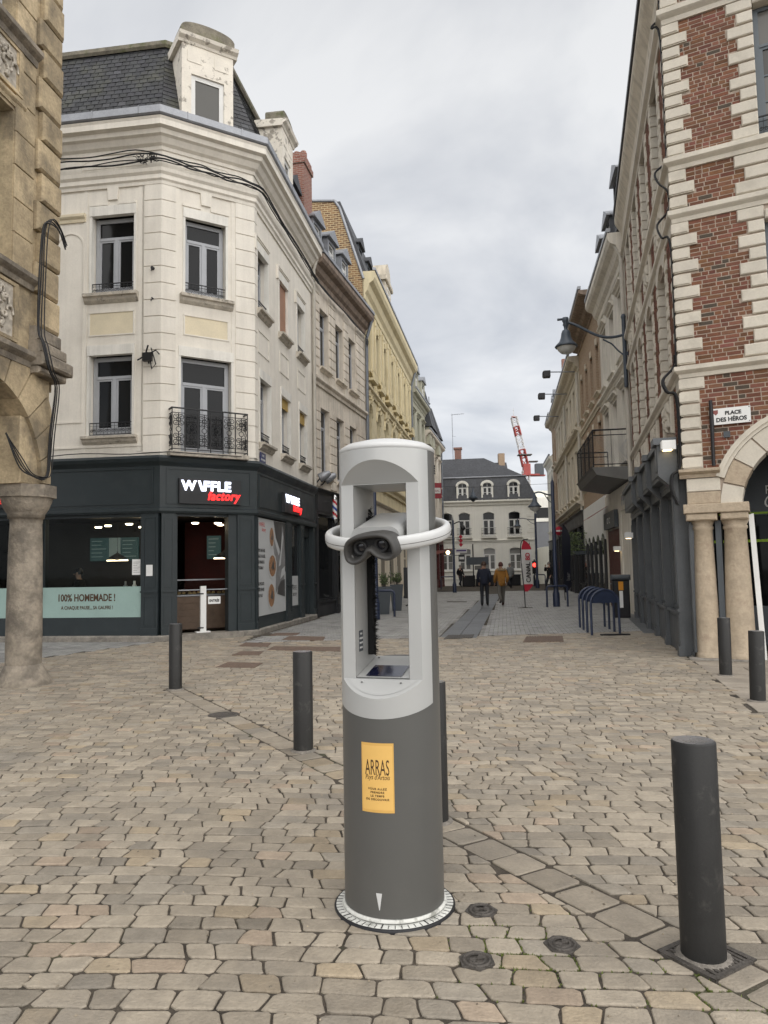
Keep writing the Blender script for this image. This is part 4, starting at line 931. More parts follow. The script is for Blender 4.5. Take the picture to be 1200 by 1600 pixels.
# ---- balcony over the door
b = MB(); b.box(.16, 2.12, -.30, .0, 4.36, 4.46); b.build('balcony_slab', m_sill, corner, xf=fc)
b = MB(); z0, z1 = 4.47, 5.52; y = -.27; x0, x1 = .2, 2.08
def rail_run(b, P, Q, n, z0, z1):
    P = Vector(P); Q = Vector(Q); d = Q-P; ln = d.length; u = d.normalized()
    base = Matrix(((u.x, -u.y, 0, P.x), (u.y, u.x, 0, P.y), (0, 0, 1, 0), (0, 0, 0, 1))); old = b.xf; b.xf = base
    b.box(0, ln, -.02, .02, z1-.03, z1); b.box(0, ln, -.012, .012, z0+.04, z0+.06); b.box(0, ln, -.01, .01, z0+.14, z0+.155); b.box(0, ln, -.01, .01, z1-.14, z1-.125)
    cw = ln/n
    for i in range(n+1): b.box(cw*i-.011, cw*i+.011, -.011, .011, z0, z1)
    for i in range(n):
        c = cw*(i+.5); h = z1-z0
        for f in (.28, .72):
            zc = z0+h*f; r = cw*.24
            for sx in (-1, 1): scroll(b, c+sx*cw*.22, zc+.06, r, -sx, 1, .009); scroll(b, c+sx*cw*.22, zc-.07, r, -sx, -1, .009)
            b.tube([(c, 0, zc-.17), (c, 0, zc+.17)], .012, 4); b.tube(circle(c, zc, .045, 8), .011, 4, closed=True)
        zc = z0+h*.5; b.tube(circle(c, zc, cw*.2, 8), .009, 4, closed=True)
    b.xf = old
rail_run(b, (x0, y), (x1, y), 6, z0, z1); rail_run(b, (x0, -.01), (x0, y), 1, z0, z1); rail_run(b, (x1, y), (x1, -.01), 1, z0, z1); b.build('balcony_railing', m_black, corner, xf=fc)
# ---- shopfront ------------------------------------------------------------
# fascia round the corner
b = MB(); b.sweep([(-.05, 3.0), (.08, 3.0), (.11, 3.05), (.11, 3.12), (.07, 3.14), (.07, 4.12), (.1, 4.16), (.16, 4.22), (.19, 4.3), (.17, 4.36), (-.05, 4.4)], path); b.build('shop_fascia', m_shop, corner)
for fx, x0, x1 in ((fl, -4.3, -1.0-2.2), (fl, -2.9, LL-.14), (fc, .12, CL-.14), (fs_, .12, SL-.15)):
    b = MB(); z0, z1 = 3.22, 4.08
    for q in ((x0, x1, z0, z0+.03), (x0, x1, z1-.03, z1)): b.box(q[0], q[1], -.088, -.06, q[2], q[3])
    b.box(x0, x0+.03, -.086, -.06, z0+.03, z1-.03); b.box(x1-.03, x1, -.086, -.06, z0+.03, z1-.03); b.build('fascia_panel', m_shop, corner, xf=fx)
def pil(fx, x0, x1, z0=.12):
    b = MB(); b.box(x0, x1, -.05, .25, z0, 3.0); b.build('pilaster', m_shop, corner, xf=fx)
    o = MB(); o.box(x0-.008, x1+.008, -.085, -.05, 1.13, 1.17); o.box(x0-.004, x1+.004, -.07, -.05, z0, .3)
    for a, c in ((1.25, 2.9), (.36, 1.05)):
        for q in ((x0+.06, x1-.06, a, a+.025), (x0+.06, x1-.06, c-.025, c)): o.box(q[0], q[1], -.064, -.05, q[2], q[3])
        o.box(x0+.06, x0+.085, -.063, -.05, a+.025, c-.025); o.box(x1-.085, x1-.06, -.063, -.05, a+.025, c-.025)
    o.build('pilaster_trim', m_shop, corner, xf=fx)
pil(fl, 2.25, LL-.025); pil(fc, .025, .36); pil(fc, 1.90, CL-.03); pil(fs_, .02, .14); pil(fs_, 2.72, 3.3); pil(fs_, 4.32, 4.74); pil(fs_, 5.95, SL); pil(fl, -.72, -.3); pil(fl, -3.5, -3.1)
# plinth
b = MB(); b.sweep([(-.3, -.05), (.10, -.05), (.10, .1), (.07, .13), (-.3, .14)], [tuple(LX-A2), (0, 0), tuple(dc*.36)]); b.build('plinth', m_plinth, corner)
b = MB(); b.sweep([(-.3, -.05), (.10, -.05), (.10, .1), (.07, .13), (-.3, .14)], [tuple(B2-A2-dc*.5), tuple(B2-A2), tuple(E2-A2)]); b.build('plinth', m_plinth, corner)
boxpart(corner, fc, 'door_step', m_plinth, (.3, 1.95, -.32, .3, -.05, .13))
# left window: riser, mint banner, glass
boxpart(corner, fl, 'stall_riser', m_shop, (-.3, 2.25, .0, .2, .1, .55)); boxpart(corner, fl, 'stall_riser', m_shop, (-3.1, -.72, .0, .2, .1, .55))
for a, c in ((-.3, 2.25), (-3.1, -.72)):
    fr = boxpart(corner, fl, 'window_frame', m_shop, (a, a+.05, .02, .1, .55, 3.0), (c-.05, c, .02, .1, .55, 3.0), (a+.05, c-.05, .02, .1, 2.93, 3.0), (a+.05, c-.05, .02, .1, .55, .6)); boxpart(fr, Matrix.Identity(4), 'pane', m_glass, (a+.05, c-.05, .055, .062, .6, 2.93))
m_mint = surf('mint_banner', (.30, .42, .385), var=.04, scale=3, rough=.5, bump=.02)
bn = boxpart(corner, fl, 'window_banner', m_mint, (-.28, 2.23, .0, .015, .56, 1.28))
boxpart(corner, fl, 'window_banner', m_mint, (-3.05, -.76, .0, .015, .56, 1.28))
lettering('100% HOMEMADE !', .235, m_ink, bn, T(.85, -.002, .95), sx=.74, offset=.006, extrude=.002); lettering('A CHAQUE PAUSE... SA GAUFRE !', .115, m_ink, bn, T(.87, -.002, .755), sx=.78, offset=.002, extrude=.002)
m_black_ink = surf('near_black_print', (.02, .02, .02), var=0, rough=.5, bump=0)
b = MB(); b.box(1.98, 2.2, .045, .05, 1.55, 1.92); pp = b.build('notice', m_white, corner, xf=fl)
for i in range(7): boxpart(pp, Matrix.Identity(4), 'print_line', m_black_ink, (2.01, 2.17-.03*(i % 3), .0435, .045, 1.85-.04*i, 1.856-.04*i))
boxpart(corner, fl, 'notice', m_white, (2.38, 2.54, -.056, -.0505, 1.52, 1.78))
# door face: transom, frame, counter inside
boxpart(corner, fc, 'door_frame', m_shop, (.36, .42, .02, .2, .13, 3.0), (1.68, 1.90, .0, .25, .13, 3.0), (.42, 1.68, .05, .2, 2.94, 3.0))
# street side: poster panel, window, door
boxpart(corner, fs_, 'stall_riser', m_shop, (.14, 2.72, .0, .2, .1, .43), (3.3, 4.32, .0, .2, .1, .45))
m_poster = surf('poster_print', (.47, .48, .48), var=.04, rough=.5, bump=0); m_pgrey = surf('poster_grey', (.2, .2, .2), var=.2, scale=4, rough=.5, bump=0); m_pdark = surf('poster_dark', (.07, .068, .066), var=.3, scale=3, rough=.5, bump=0); m_pbrown = surf('poster_waffle', (.28, .15, .075), var=.5, scale=12, rough=.5, bump=0); m_pink = surf('poster_red', (.5, .04, .03), var=0, rough=.5, bump=0)
po = boxpart(corner, fs_, 'poster', m_poster, (.15, 2.71, -.02, .02, .44, 2.96))
def flat(parent, mat, P, y, name): b = MB(); b.prism(P, y, y+.0015); return b.build(name, mat, parent)
flat(po, m_pdark, [(1.55, 2.95), (2.7, 2.95), (2.7, 1.55), (2.35, 1.75), (2.1, 2.2), (1.75, 2.5)], -.0225, 'print')
for P in ([(1.7, .95), (2.1, 1.2), (2.55, 1.35), (2.65, 1.9), (2.5, 2.75), (2.35, 2.9), (2.25, 2.2), (2.0, 2.0), (1.6, 2.45), (1.5, 2.3), (1.75, 1.6)],): flat(po, m_pgrey, P, -.025, 'print')
flat(po, m_poster, [(2.0, 1.7), (2.2, 1.75), (2.45, 2.55), (2.38, 2.7), (2.2, 2.1)], -.0275, 'print'); flat(po, m_poster, [(2.15, 1.35), (2.6, 1.5), (2.62, 1.72), (2.3, 1.62)], -.0275, 'print'); flat(po, m_pdark, [(1.85, .95), (2.6, .85), (2.6, 1.35), (2.2, 1.3), (1.95, 1.15)], -.0275, 'print')
for cx, cz, rx, rz in ((1.35, 2.5, .22, .3), (1.4, 1.72, .38, .34), (1.3, .93, .33, .36)):
    el = lambda k: [(cx+k*rx*math.cos(2*math.pi*i/16), cz+k*rz*math.sin(2*math.pi*i/16)) for i in range(16)]
    flat(po, m_poster, el(1.05), -.029, 'print'); flat(po, m_pbrown, el(.85), -.0305, 'print'); flat(po, m_pdark, [(cx-rx*.3, cz-rz*.2), (cx+rx*.5, cz-rz*.3), (cx+rx*.2, cz+rz*.5)], -.032, 'print')
for i, tx in enumerate(('POUR UNE PAUSE', 'SALÉE OU SUCRÉE,', 'GOURMANDE À', "L'ORIGINAL ?")): lettering(tx, .115, m_black_ink, po, T(.2, -.022, 2.08-.15*i), align='LEFT', sx=.62, extrude=.0008, offset=.002)
for i, tx in enumerate(('DES PRODUITS', '100% PRÉPARÉS', 'SUR PLACE')): lettering(tx, .115, m_black_ink, po, T(.2, -.022, 1.22-.15*i), align='LEFT', sx=.62, extrude=.0008, offset=.002)
lettering('WAFFLE', .16, m_pink, po, T(.3, -.022, 2.74), align='LEFT', sx=.8, extrude=.0008); lettering('factory', .15, m_pink, po, T(.5, -.022, 2.62), align='LEFT', sx=.8, extrude=.0008, shear=.3)
fr = boxpart(corner, fs_, 'window_frame', m_shop, (3.3, 3.36, .02, .1, .45, 3.0), (4.26, 4.32, .02, .1, .45, 3.0), (3.36, 4.26, .02, .1, 2.94, 3.0), (3.36, 4.26, .02, .1, .45, .52)); boxpart(fr, Matrix.Identity(4), 'pane', m_pane, (3.36, 4.26, .055, .062, .52, 2.94))
mp = boxpart(corner, fs_, 'window_banner', m_poster, (3.37, 4.25, .03, .036, .53, 1.42)); lettering('WAFFLE', .2, m_black_ink, mp, T(3.8, .028, 1.0), sx=.8, extrude=.001); lettering('factory', .2, m_black_ink, mp, T(3.85, .028, .82), sx=.8, extrude=.001, shear=.3)
boxpart(corner, fs_, 'door_frame', m_shop, (4.74, 4.8, .1, .3, .13, 2.75), (5.89, 5.95, .1, .3, .13, 2.75), (4.74, 5.95, .1, .3, 2.66, 3.0))
dd = boxpart(corner, fs_, 'door', m_shop, (4.8, 5.89, .22, .28, .13, 2.66), (4.95, 5.74, .20, .22, .3, 1.2), (4.95, 5.74, .20, .22, 1.4, 2.5)); boxpart(dd, Matrix.Identity(4), 'handle', m_zinc, (4.9, 4.93, .15, .2, 1.2, 1.45))
# signs with lit letters
m_litw = emit('lit_white_letters', (.8, .84, 1.0), 1.05); m_litr = emit('lit_red_letters', (1.0, .02, .02), 1.0); m_signbox = surf('black_sign_box', (.02, .021, .023), var=.05, rough=.5, bump=0)
def sign(fx, x0, x1, z0, z1, label):
    s_ = thing('shop_sign', label, 'sign', (fx @ Vector(((x0+x1)/2, 0, z0))+Vector((A2.x, A2.y, 0))), 0, 'lit waffle shop signs'); wx = W(s_) @ Matrix.Translation((A2.x, A2.y, 0)) @ fx
    b = MB(); b.box(x0, x1, -.17, -.072, z0, z1); b.build('sign_box', m_signbox, s_, xf=wx); w_ = x1-x0; h = z1-z0
    lettering('W', h*.54, m_litw, s_, wx @ T(x0+w_*.145, -.185, z0+h*.53), extrude=.012, sx=.98*w_/1.54, offset=.012); lettering('\\', h*.54, m_litw, s_, wx @ T(x0+w_*.335, -.185, z0+h*.53), extrude=.012, sx=w_/1.54*1.2, offset=.012); lettering('FFLE', h*.54, m_litw, s_, wx @ T(x0+w_*.60, -.185, z0+h*.53), extrude=.012, sx=1.0*w_/1.54, space=1.12, offset=.012)
    lettering('factory', h*.5, m_litr, s_, wx @ T(x0+w_*.7, -.185, z0+h*.17), extrude=.012, sx=.82*w_/1.54, shear=.28, offset=.007, space=1.12)
sign(fc, .41, 1.95, 3.23, 3.84, 'lit white and red waffle sign above the corner doorway'); sign(fs_, 2.17, 4.05, 3.24, 3.80, 'lit white and red waffle sign on the street side of the corner shop'); sign(fl, -2.55, -1.02, 3.22, 3.83, 'lit waffle sign half hidden behind the old stone column')
# ---- interior --------------------------------------------------------------
m_wood = surf('counter_wood', (.14, .095, .065), var=.2, scale=5, rough=.6, bump=.1); m_spot = emit('ceiling_spot', (1, .8, .55), 9.0); m_menu = emit('menu_screen', (.012, .026, .025), .5); m_menu2 = emit('menu_picture', (.1, .12, .11), .3); m_roomc = surf('dark_room_wall', (.028, .024, .022), var=.2, rough=.8, bump=0); m_redwall = surf('dark_red_wall', (.06, .012, .01), var=.2, rough=.8, bump=0)
b = MB(); p = [tuple(L2-LD*4.2-A2+Vector((0.03, .28))), (.0, .28), tuple(B2-A2+Vector((-.2, .12))), tuple(E2-A2+Vector((-.35, -.2))), tuple(L2-LD*4.2-A2+Vector((1, 6.8)))]
n = len(p); b.add([(x, y, .02) for x, y in p]+[(x, y, 3.1) for x, y in p], [tuple(range(n)), tuple(range(2*n-1, n-1, -1)), (3, 4, n+4, n+3), (4, 0, n, n+4)]); b.build('shop_room', m_roomc, corner)
boxpart(corner, fl, 'back_wall', m_redwall, (1.5, 3.9, 4.2, 4.3, .03, 3.05)); boxpart(corner, fl, 'back_wall', m_roomc, (-3.5, 1.49, 3.2, 3.3, .03, 3.05))
for x, y in ((-.1, 2.2), (.45, 1.7), (.95, 2.6), (1.25, 1.3), (1.9, 2.2), (2.9, 1.6), (3.4, 1.9), (3.2, 2.6)):
    b = MB(); b.lathe([(.0005, 0), (.075, 0), (.09, .03)], 14); b.build('ceiling_spot', m_spot, corner, xf=fl @ T(x, y, 2.83))
for x0, x1, y, mt in ((-.85, -.3, 3.1, m_menu), (-.28, .05, 3.1, m_menu2), (.08, .6, 3.1, m_menu), (2.5, 2.9, 3.4, m_menu), (3.05, 3.5, 3.4, m_menu2), (3.55, 3.95, 3.4, m_menu)):
    mo = boxpart(corner, fl, 'menu_board', mt, (x0, x1, y, y+.05, 1.95, 2.6))
    for k in range(5): boxpart(mo, Matrix.Identity(4), 'print_line', m_menu2, (x0+.05, x0+.05+(x1-x0)*rnd(.35, .8), y-.004, y, 2.5-.11*k, 2.52-.11*k))
b = MB(); b.lathe([(.0005, 0), (.03, 0), (.25, .06), (.02, .2), (.004, .25), (.004, 1.1)], 18); 
for x, y in ((.35, 2.4), (3.4, 2.4)): obj('pendant_lamp', b.mesh('pendant_lamp'), m_spot if False else m_dark, corner, fl @ T(x, y, 1.95)); q = MB(); q.box(-.3, .3, -.02, .02, 0, .03); q.build('lamp_tube', emit('warm_tube', (1, .75, .5), 3.0), corner, xf=fl @ T(x, y, 1.93))
# counter behind the doorway
ct = boxpart(corner, fc, 'counter', m_wood, (.2, 2.2, 1.0, 1.6, .15, .98))
for i in range(5): boxpart(ct, Matrix.Identity(4), 'plank', m_wood, (.2, 2.2, .982, .9995, .17+.16*i, .32+.16*i))
boxpart(ct, Matrix.Identity(4), 'counter_top', m_zinc, (.18, 2.22, .95, 1.65, 1.381, 1.41), (.18, 2.22, .96, 1.65, .985, 1.02)); boxpart(ct, Matrix.Identity(4), 'display_glass', m_glass, (.2, 2.2, .965, .97, 1.02, 1.38))
b = MB()
for i in range(14):
    x = .3+.13*i; b.lathe([(.05, 1.03), (.055, 1.06), (.03, 1.09), (.0005, 1.1)], 8, (x, 1.2+.05*(i % 3)))
b.build('pastries', surf('pastry', (.34, .2, .09), var=.4, scale=12, rough=.8, bump=.2), ct)
boxpart(corner, fl, 'counter', m_wood, (-.5, 2.4, 1.9, 2.4, .05, 1.05), (-.5, 2.4, 1.85, 2.45, 1.05, 1.1))
for i, x in enumerate((.8, 1.05, 1.3, 1.62, 1.9)):
    b = MB(); h = rnd(.16, .3); b.lathe([(.05, 0), (.055, h*.6), (.03, h*.7), (.03, h), (.0005, h)], 10); b.build('jar', m_white if i % 2 else m_zinc, corner, xf=fl @ T(x, 2.0, 1.1))
# white gate post with ENTRÉE notice in the doorway
gate = thing('entrance_gate', 'white gate post with black hinges and an ENTRÉE notice in the shop doorway', 'gate', (fc @ Vector((1.08, .12, .13))+Vector((A2.x, A2.y, 0))), CF.a)
b = MB(); b.box(-.07, .07, -.03, .03, 0, 1.12); b.build('post', m_white, gate); b = MB(); b.box(-.18, .16, -.08, .08, 0, .03); b.build('foot', m_white, gate)
for z in (.1, .92): boxpart(gate, Matrix.Identity(4), 'hinge', m_black, (-.15, .0, -.045, -.0301, z, z+.03))
nb = boxpart(gate, Matrix.Identity(4), 'notice', m_white, (.11, .42, -.05, -.04, .68, .86)); lettering('ENTRÉE', .085, m_black_ink, nb, T(.265, -.053, .73), sx=.85, offset=.003, extrude=.001)
boxpart(gate, Matrix.Identity(4), 'rail', m_zinc, (.0701, .6, -.012, .012, 1.02, 1.045), (-.6, -.0701, -.012, .012, 1.02, 1.045))
# blue street plate, cameras, bits on the wall
pl = thing('street_plate', 'small blue street name plate on the street side above the waffle shop', 'sign', SF.at(.6, -.03, 4.42), SF.a); b = MB(); b.box(-.22, .22, -.012, .012, 0, .26); b.build('plate', surf('blue_enamel', (.025, .03, .11), var=.05, rough=.35, bump=0), pl); lettering('RUE', .09, m_white, pl, T(0, -.014, .15), extrude=.001); lettering('DELANSORNE', .07, m_white, pl, T(0, -.014, .05), extrude=.001, sx=.8)
def bit(x, z, fx, nm, lab, r=.04):
    t = thing(nm, lab, 'fixture', (fx @ Vector((x, -.03, z)))+Vector((A2.x, A2.y, 0)), LF.a); b = MB(); b.lathe([(.0005, 0), (r, 0), (r, .07), (.0005, .07)], 10); b.build('housing', m_black, t, xf=Matrix.Rotation(math.pi/2, 4, 'X')); b = MB(); b.tube([(0, -.06, 0), (.02, -.11, -.05), (.0, -.12, -.1)], .012, 5); b.build('arm', m_black, t)
bit(2.5, 8.95, fl, 'wall_sensor', 'small black wall fitting between the two upper corner windows'); bit(2.5, 8.2, fl, 'wall_hook', 'tiny black hook lower down the corner quoins', .02)
lf = thing('wall_bracket', 'tangled black cable bracket on the corner quoins above the balcony', 'bracket', LF.at(2.42, -.06, 6.75), LF.a)
b = MB(); b.tube([(-.25, -.1, -.08), (0, -.08, .05), (.2, -.06, .15), (.28, -.04, .05)], .018, 5); b.tube([(0, 0, -.15), (0, -.15, .1), (.05, -.16, .25)], .022, 5); b.box(-.1, .12, -.16, -.05, -.12, .08); b.tube([(.1, -.1, .2), (.22, -.1, -.2), (.1, -.06, -.3), (.05, -.08, .0)], .014, 5); b.build('bracket', m_black, lf)
# cables along the frieze
def cable_pts(fx, L): return [fx @ Vector(q) for q in L]
cab = thing('facade_cables', 'black cables strung along the frieze of the cream corner building', 'cable', (A2.x, A2.y, 11.4))
for k, (dz, dy, r) in enumerate(((0, -.2, .022), (.16, -.22, .02), (.3, -.2, .016), (.06, -.16, .014))):
    P = []
    for i in range(13): x = -4.5+(LL+4.5)*i/12; P.append(fl @ Vector((x, dy, 11.52+dz*(1 if i < 12 else .6)+.035*math.sin(i*1.7+k)+.016*i*(.6 if k == 2 else 1)*.4)))
    for i in range(1, 8): x = CL*i/7.5; P.append(fc @ Vector((x, dy, 11.6+dz*.45-.04*i*.3+.03*math.sin(i*2.1+k))))
    for i in range(0, 9): x = SL*(i+.2)/8; P.append(fs_ @ Vector((x, dy-.02, 11.52+dz*.35+.03*math.sin(i*1.3+k))))
    b = MB(); b.tube(spline([p-Vector((0, 0, 11.4)) for p in P], 3), r, 5); b.build('cable', m_cable, cab)
b = MB()
for i in range(60):
    p = fl @ Vector((LL-.1+rnd(-.42, .05), -.2+rnd(-.05, .05), 11.62+rnd(-.06, .1)))-Vector((0, 0, 11.4)); q = p+Vector((rnd(-.14, .14), rnd(-.05, .05), rnd(-.06, .1))); b.tube([p, (p+q)/2+Vector((0, 0, rnd(-.05, .05))), q], .009, 4)
b.build('tangle', m_cable, cab)
b = MB(); P = [fl @ Vector((x, -.14, 4.44+.03*math.sin(x*2.3)+(.1 if x > 1.8 else 0)*0)) for x in [i*.4-4.4 for i in range(18)]]+[fc @ Vector((x, -.34, 4.42)) for x in (.1, .6, 1.2, 1.9)]; b.tube([p-Vector((0, 0, 11.4)) for p in P], .012, 5); b.build('cable', m_cable, cab)
b = MB(); P = [fl @ Vector((2.24, -.03, z)) for z in (11.1, 10, 9, 8, 7, 6, 5, 4.5)]; b.tube([p-Vector((rnd(-.01, .01), 0, 11.4)) for p in P], .01, 4); b.build('cable', m_pipe, cab)
# ------------------------------------------------------------------ old stone house on the left with its column
L0 = Vector((-5.11, 11.2)); ld = Vector((.129, .992)); LQ = L0-ld*9
stone = thing('stone_house', 'old ochre stone house with rusticated quoins, arcade arch and thick column at left', 'building', (L0.x, L0.y, 0))
SH = Face(LQ, L0); fx = SH.loc(stone); SL_ = SH.L; o_ = SL_-4.03         # survey coordinate s -> x = s + o_
def sx(s_): return s_+o_
# wall with window openings; arch cut below
b = MB(); wz = [(sx(1.35), sx(2.98), 6.0, 8.3), (sx(1.35), sx(2.98), 9.5, 12.2)]
b.wall(sx(-3), sx(4.03), 4.55, 15, wz, .35); 
# spandrel above the arch
ac, az, ar = sx(2.35), 2.95, 1.42
P = [(ac+ar*math.cos(math.pi*i/24), az+ar*math.sin(math.pi*i/24)) for i in range(25)]
for i in range(24):
    a, c = P[i], P[i+1]; b.add([(a[0], 0, a[1]), (a[0], 0, 4.55), (c[0], 0, 4.55), (c[0], 0, c[1])], [(0, 1, 2, 3)]); b.add([(a[0], 0, a[1]), (c[0], 0, c[1]), (c[0], .6, c[1]), (a[0], .6, a[1])], [(0, 1, 2, 3)])
b.wall(ac+ar, sx(4.03)-.06, 2.95, 4.55, [], .1); b.wall(sx(-3), ac-ar, 2.95, 4.55, [], .1)
b.add([(SL_, 0, 4.4), (SL_, 6, 4.4), (SL_, 6, 15), (SL_, 0, 15)], [(0, 1, 2, 3)]); b.add([(sx(-3), .6, 4.5), (SL_, .6, 4.5), (SL_, 6, 4.5), (sx(-3), 6, 4.5)], [(0, 1, 2, 3)])
b.add([(sx(-3), .6, 2.95), (ac-ar, .6, 2.95), (ac-ar, .6, 4.6), (sx(-3), .6, 4.6)], [(0, 1, 2, 3)]); b.add([(SL_-.06, 0, 2.95), (SL_-.06, .6, 2.95), (SL_-.06, .6, 4.6), (SL_-.06, 0, 4.6)], [(0, 1, 2, 3)])
for i in range(24):
    a, c = P[i], P[i+1]; b.add([(a[0], .6, a[1]), (a[0], .6, 4.6), (c[0], .6, 4.6), (c[0], .6, c[1])], [(0, 1, 2, 3)])
b.build('wall', m_lstone, stone, xf=fx)
# voussoirs
n = 13
for i in range(n):
    a0 = math.pi*i/n+.008; a1 = math.pi*(i+1)/n-.008; r1 = ar+.62; Q = [(ac+r*math.cos(a), az+r*math.sin(a)) for r, a in ((ar-.012, a0), (r1, a0), (r1, (a0+a1)/2), (r1, a1), (ar-.012, a1), (ar-.012, (a0+a1)/2))]
    Q = [(min(x, SL_-.05), z) for x, z in Q]
    q = MB(); q.prism(Q, -.035-rnd(0, .012), .58); q.build('voussoir', m_lstone, stone, xf=fx)
# quoin pilaster, blocks with chamfers, alternating
zq = 5.28; i = 0
while zq < 15:
    h = rnd(.46, .52); x0 = sx(3.47 if i % 2 else 3.56)
    q = MB(); q.block(x0, SL_+.02+(.0 if i % 2 else .02), -.1-(.0 if i % 2 else .012), .5, zq+.012, zq+h-.012, .035); q.build('quoin', m_lstone, stone, xf=fx); zq += h; i += 1
# ashlar courses of the wall between quoin and window
zq = 6.0
while zq < 15:
    h = .5
    q = MB(); q.block(sx(2.99), sx(3.45), -.028-rnd(0, .008), .2, zq+.006, zq+h-.006, .008); q.build('ashlar_block', m_lstone, stone, xf=fx); zq += h
# corbelled base of the pilaster
for k, (z0, z1, e) in enumerate(((5.05, 5.27, .0), (4.86, 5.05, .06), (4.66, 4.86, .13), (4.55, 4.66, .06))):
    q = MB(); q.block(sx(3.44)-e*.3, SL_+.06+e, -.13-e, .5, z0+.004, z1-.004, .03); q.build('corbel', m_column, stone, xf=fx)
# string course and sill, carved frieze
q = MB(); moulding(q, sx(-1), sx(3.46), 5.78, 6.0, .14); q.build('string_course', m_column, stone, xf=fx)
q = MB(); moulding(q, sx(-1), sx(3.44), 4.62, 4.85, .15); q.build('string_course', m_column, stone, xf=fx)
q = MB(); moulding(q, sx(-1), sx(3.44), 9.25, 9.5, .16); q.build('string_course', m_column, stone, xf=fx)
q = MB(); moulding(q, sx(-1), sx(3.2), 8.35, 8.5, .06); q.build('string_course', m_lstone, stone, xf=fx)
m_carve = surf('pale_carving', (.42, .38, .32), var=.3, scale=9, rough=.9, bump=.9, bscale=14)
for z0, z1 in ((4.95, 5.7), (8.6, 9.2)):
    q = MB(); random.seed(3); q.box(sx(1.4), sx(3.02), -.02, .05, z0, z1)
    for i in range(60):
        x = rnd(sx(1.5), sx(2.96)); z = rnd(z0+.06, z1-.06); r = rnd(.04, .1); a0 = rnd(0, 6.28)
        q.tube([(x+r*(1-.06*j)*math.cos(a0+.55*j), -.03-rnd(0, .015), z+r*(1-.06*j)*math.sin(a0+.55*j)) for j in range(8)], [.012+.014*math.sin(math.pi*(j+.5)/8) for j in range(8)], 5)
    q.build('carving', m_carve, stone, xf=fx); boxpart(stone, fx, 'panel_frame', m_lstone, (sx(3.02), sx(3.12), -.05, .1, z0, z1), (sx(1.3), sx(3.12), -.045, .1, z0-.05, z0), (sx(1.3), sx(3.12), -.045, .1, z1, z1+.05))
for a, c, z0, z1 in wz: window(stone, fx, a, c, z0, z1, .22, surf('pale_grey_paint', (.4, .42, .41), var=.06, rough=.5, bump=0), m_panelit, .62, 2, 3, bar=.09, top=2, fine=.035, ntz=2)
# impost, capital and column
cx_, cy_ = sx(3.76), .20
q = MB(); q.block(sx(3.32), SL_-.03, .02, .62, 2.92, 3.9, .02); q.build('impost_block', m_lstone, stone, xf=fx)
q = MB(); k = [(.25, 2.43), (.26, 2.50), (.28, 2.53), (.31, 2.58), (.35, 2.68), (.36, 2.74)]; q.lathe([(.225, 2.36), (.23, 2.43)]+k, 32, (cx_, cy_)); R8 = .415
q.slab([(cx_+R8*math.cos(math.pi/8+math.pi*i/4), cy_+R8*math.sin(math.pi/8+math.pi*i/4)) for i in range(8)], 2.74, 2.92); q.build('capital', m_column, stone, xf=fx)
q = MB(); q.lathe([(.248, .28), (.25, .6), (.245, 1.2), (.235, 1.9), (.22, 2.37)], 40, (cx_, cy_)); q.build('column', m_column, stone, xf=fx)
q = MB(); q.lathe([(.40, -.02), (.39, .05), (.345, .12), (.30, .2), (.26, .285), (.248, .29)], 40, (cx_, cy_)); q.build('column_base', m_column, stone, xf=fx)
# cables down the pier
cb_ = thing('pier_cables', 'bundle of black cables running down the old stone pier to the column capital', 'cable', tuple(SH.at(sx(3.5), -.1, 2.95)))
wc = W(cb_) @ SH.M
for k in range(4):
    d = (k-1.5)*.034; q = MB(); P = [(sx(4.03)+.05, -.16, 6.72-.0*k+d), (sx(3.9), -.16, 6.93+d*.5), (sx(3.66)+d*.4, -.17, 6.95+d), (sx(3.52)+d, -.16, 6.75), (sx(3.49)+d, -.15, 6.0), (sx(3.47)+d*.9, -.15, 5.2), (sx(3.42)+d*.8, -.26, 4.95), (sx(3.50)+d*.8, -.30, 4.6), (sx(3.80)+d*.7, -.22, 4.4), (sx(3.87)+d*.8, -.10, 3.7), (sx(3.86)+d*.6, -.08, 3.15), (sx(3.7), -.1, 3.03+d*.3), (sx(3.42)-k*.02, -.1, 3.02+.01*k), (sx(3.25), .0, 3.15+.05*k), (sx(3.1)-k*.015, .1, 3.6)]
    q.tube(spline([Vector(p)+Vector((d*.5+rnd(-.015, .015), -abs(d)*.4, rnd(-.015, .015))) for p in P], 5), .0115-.001*k, 6); q.build('cable', m_cable, cb_, xf=wc)
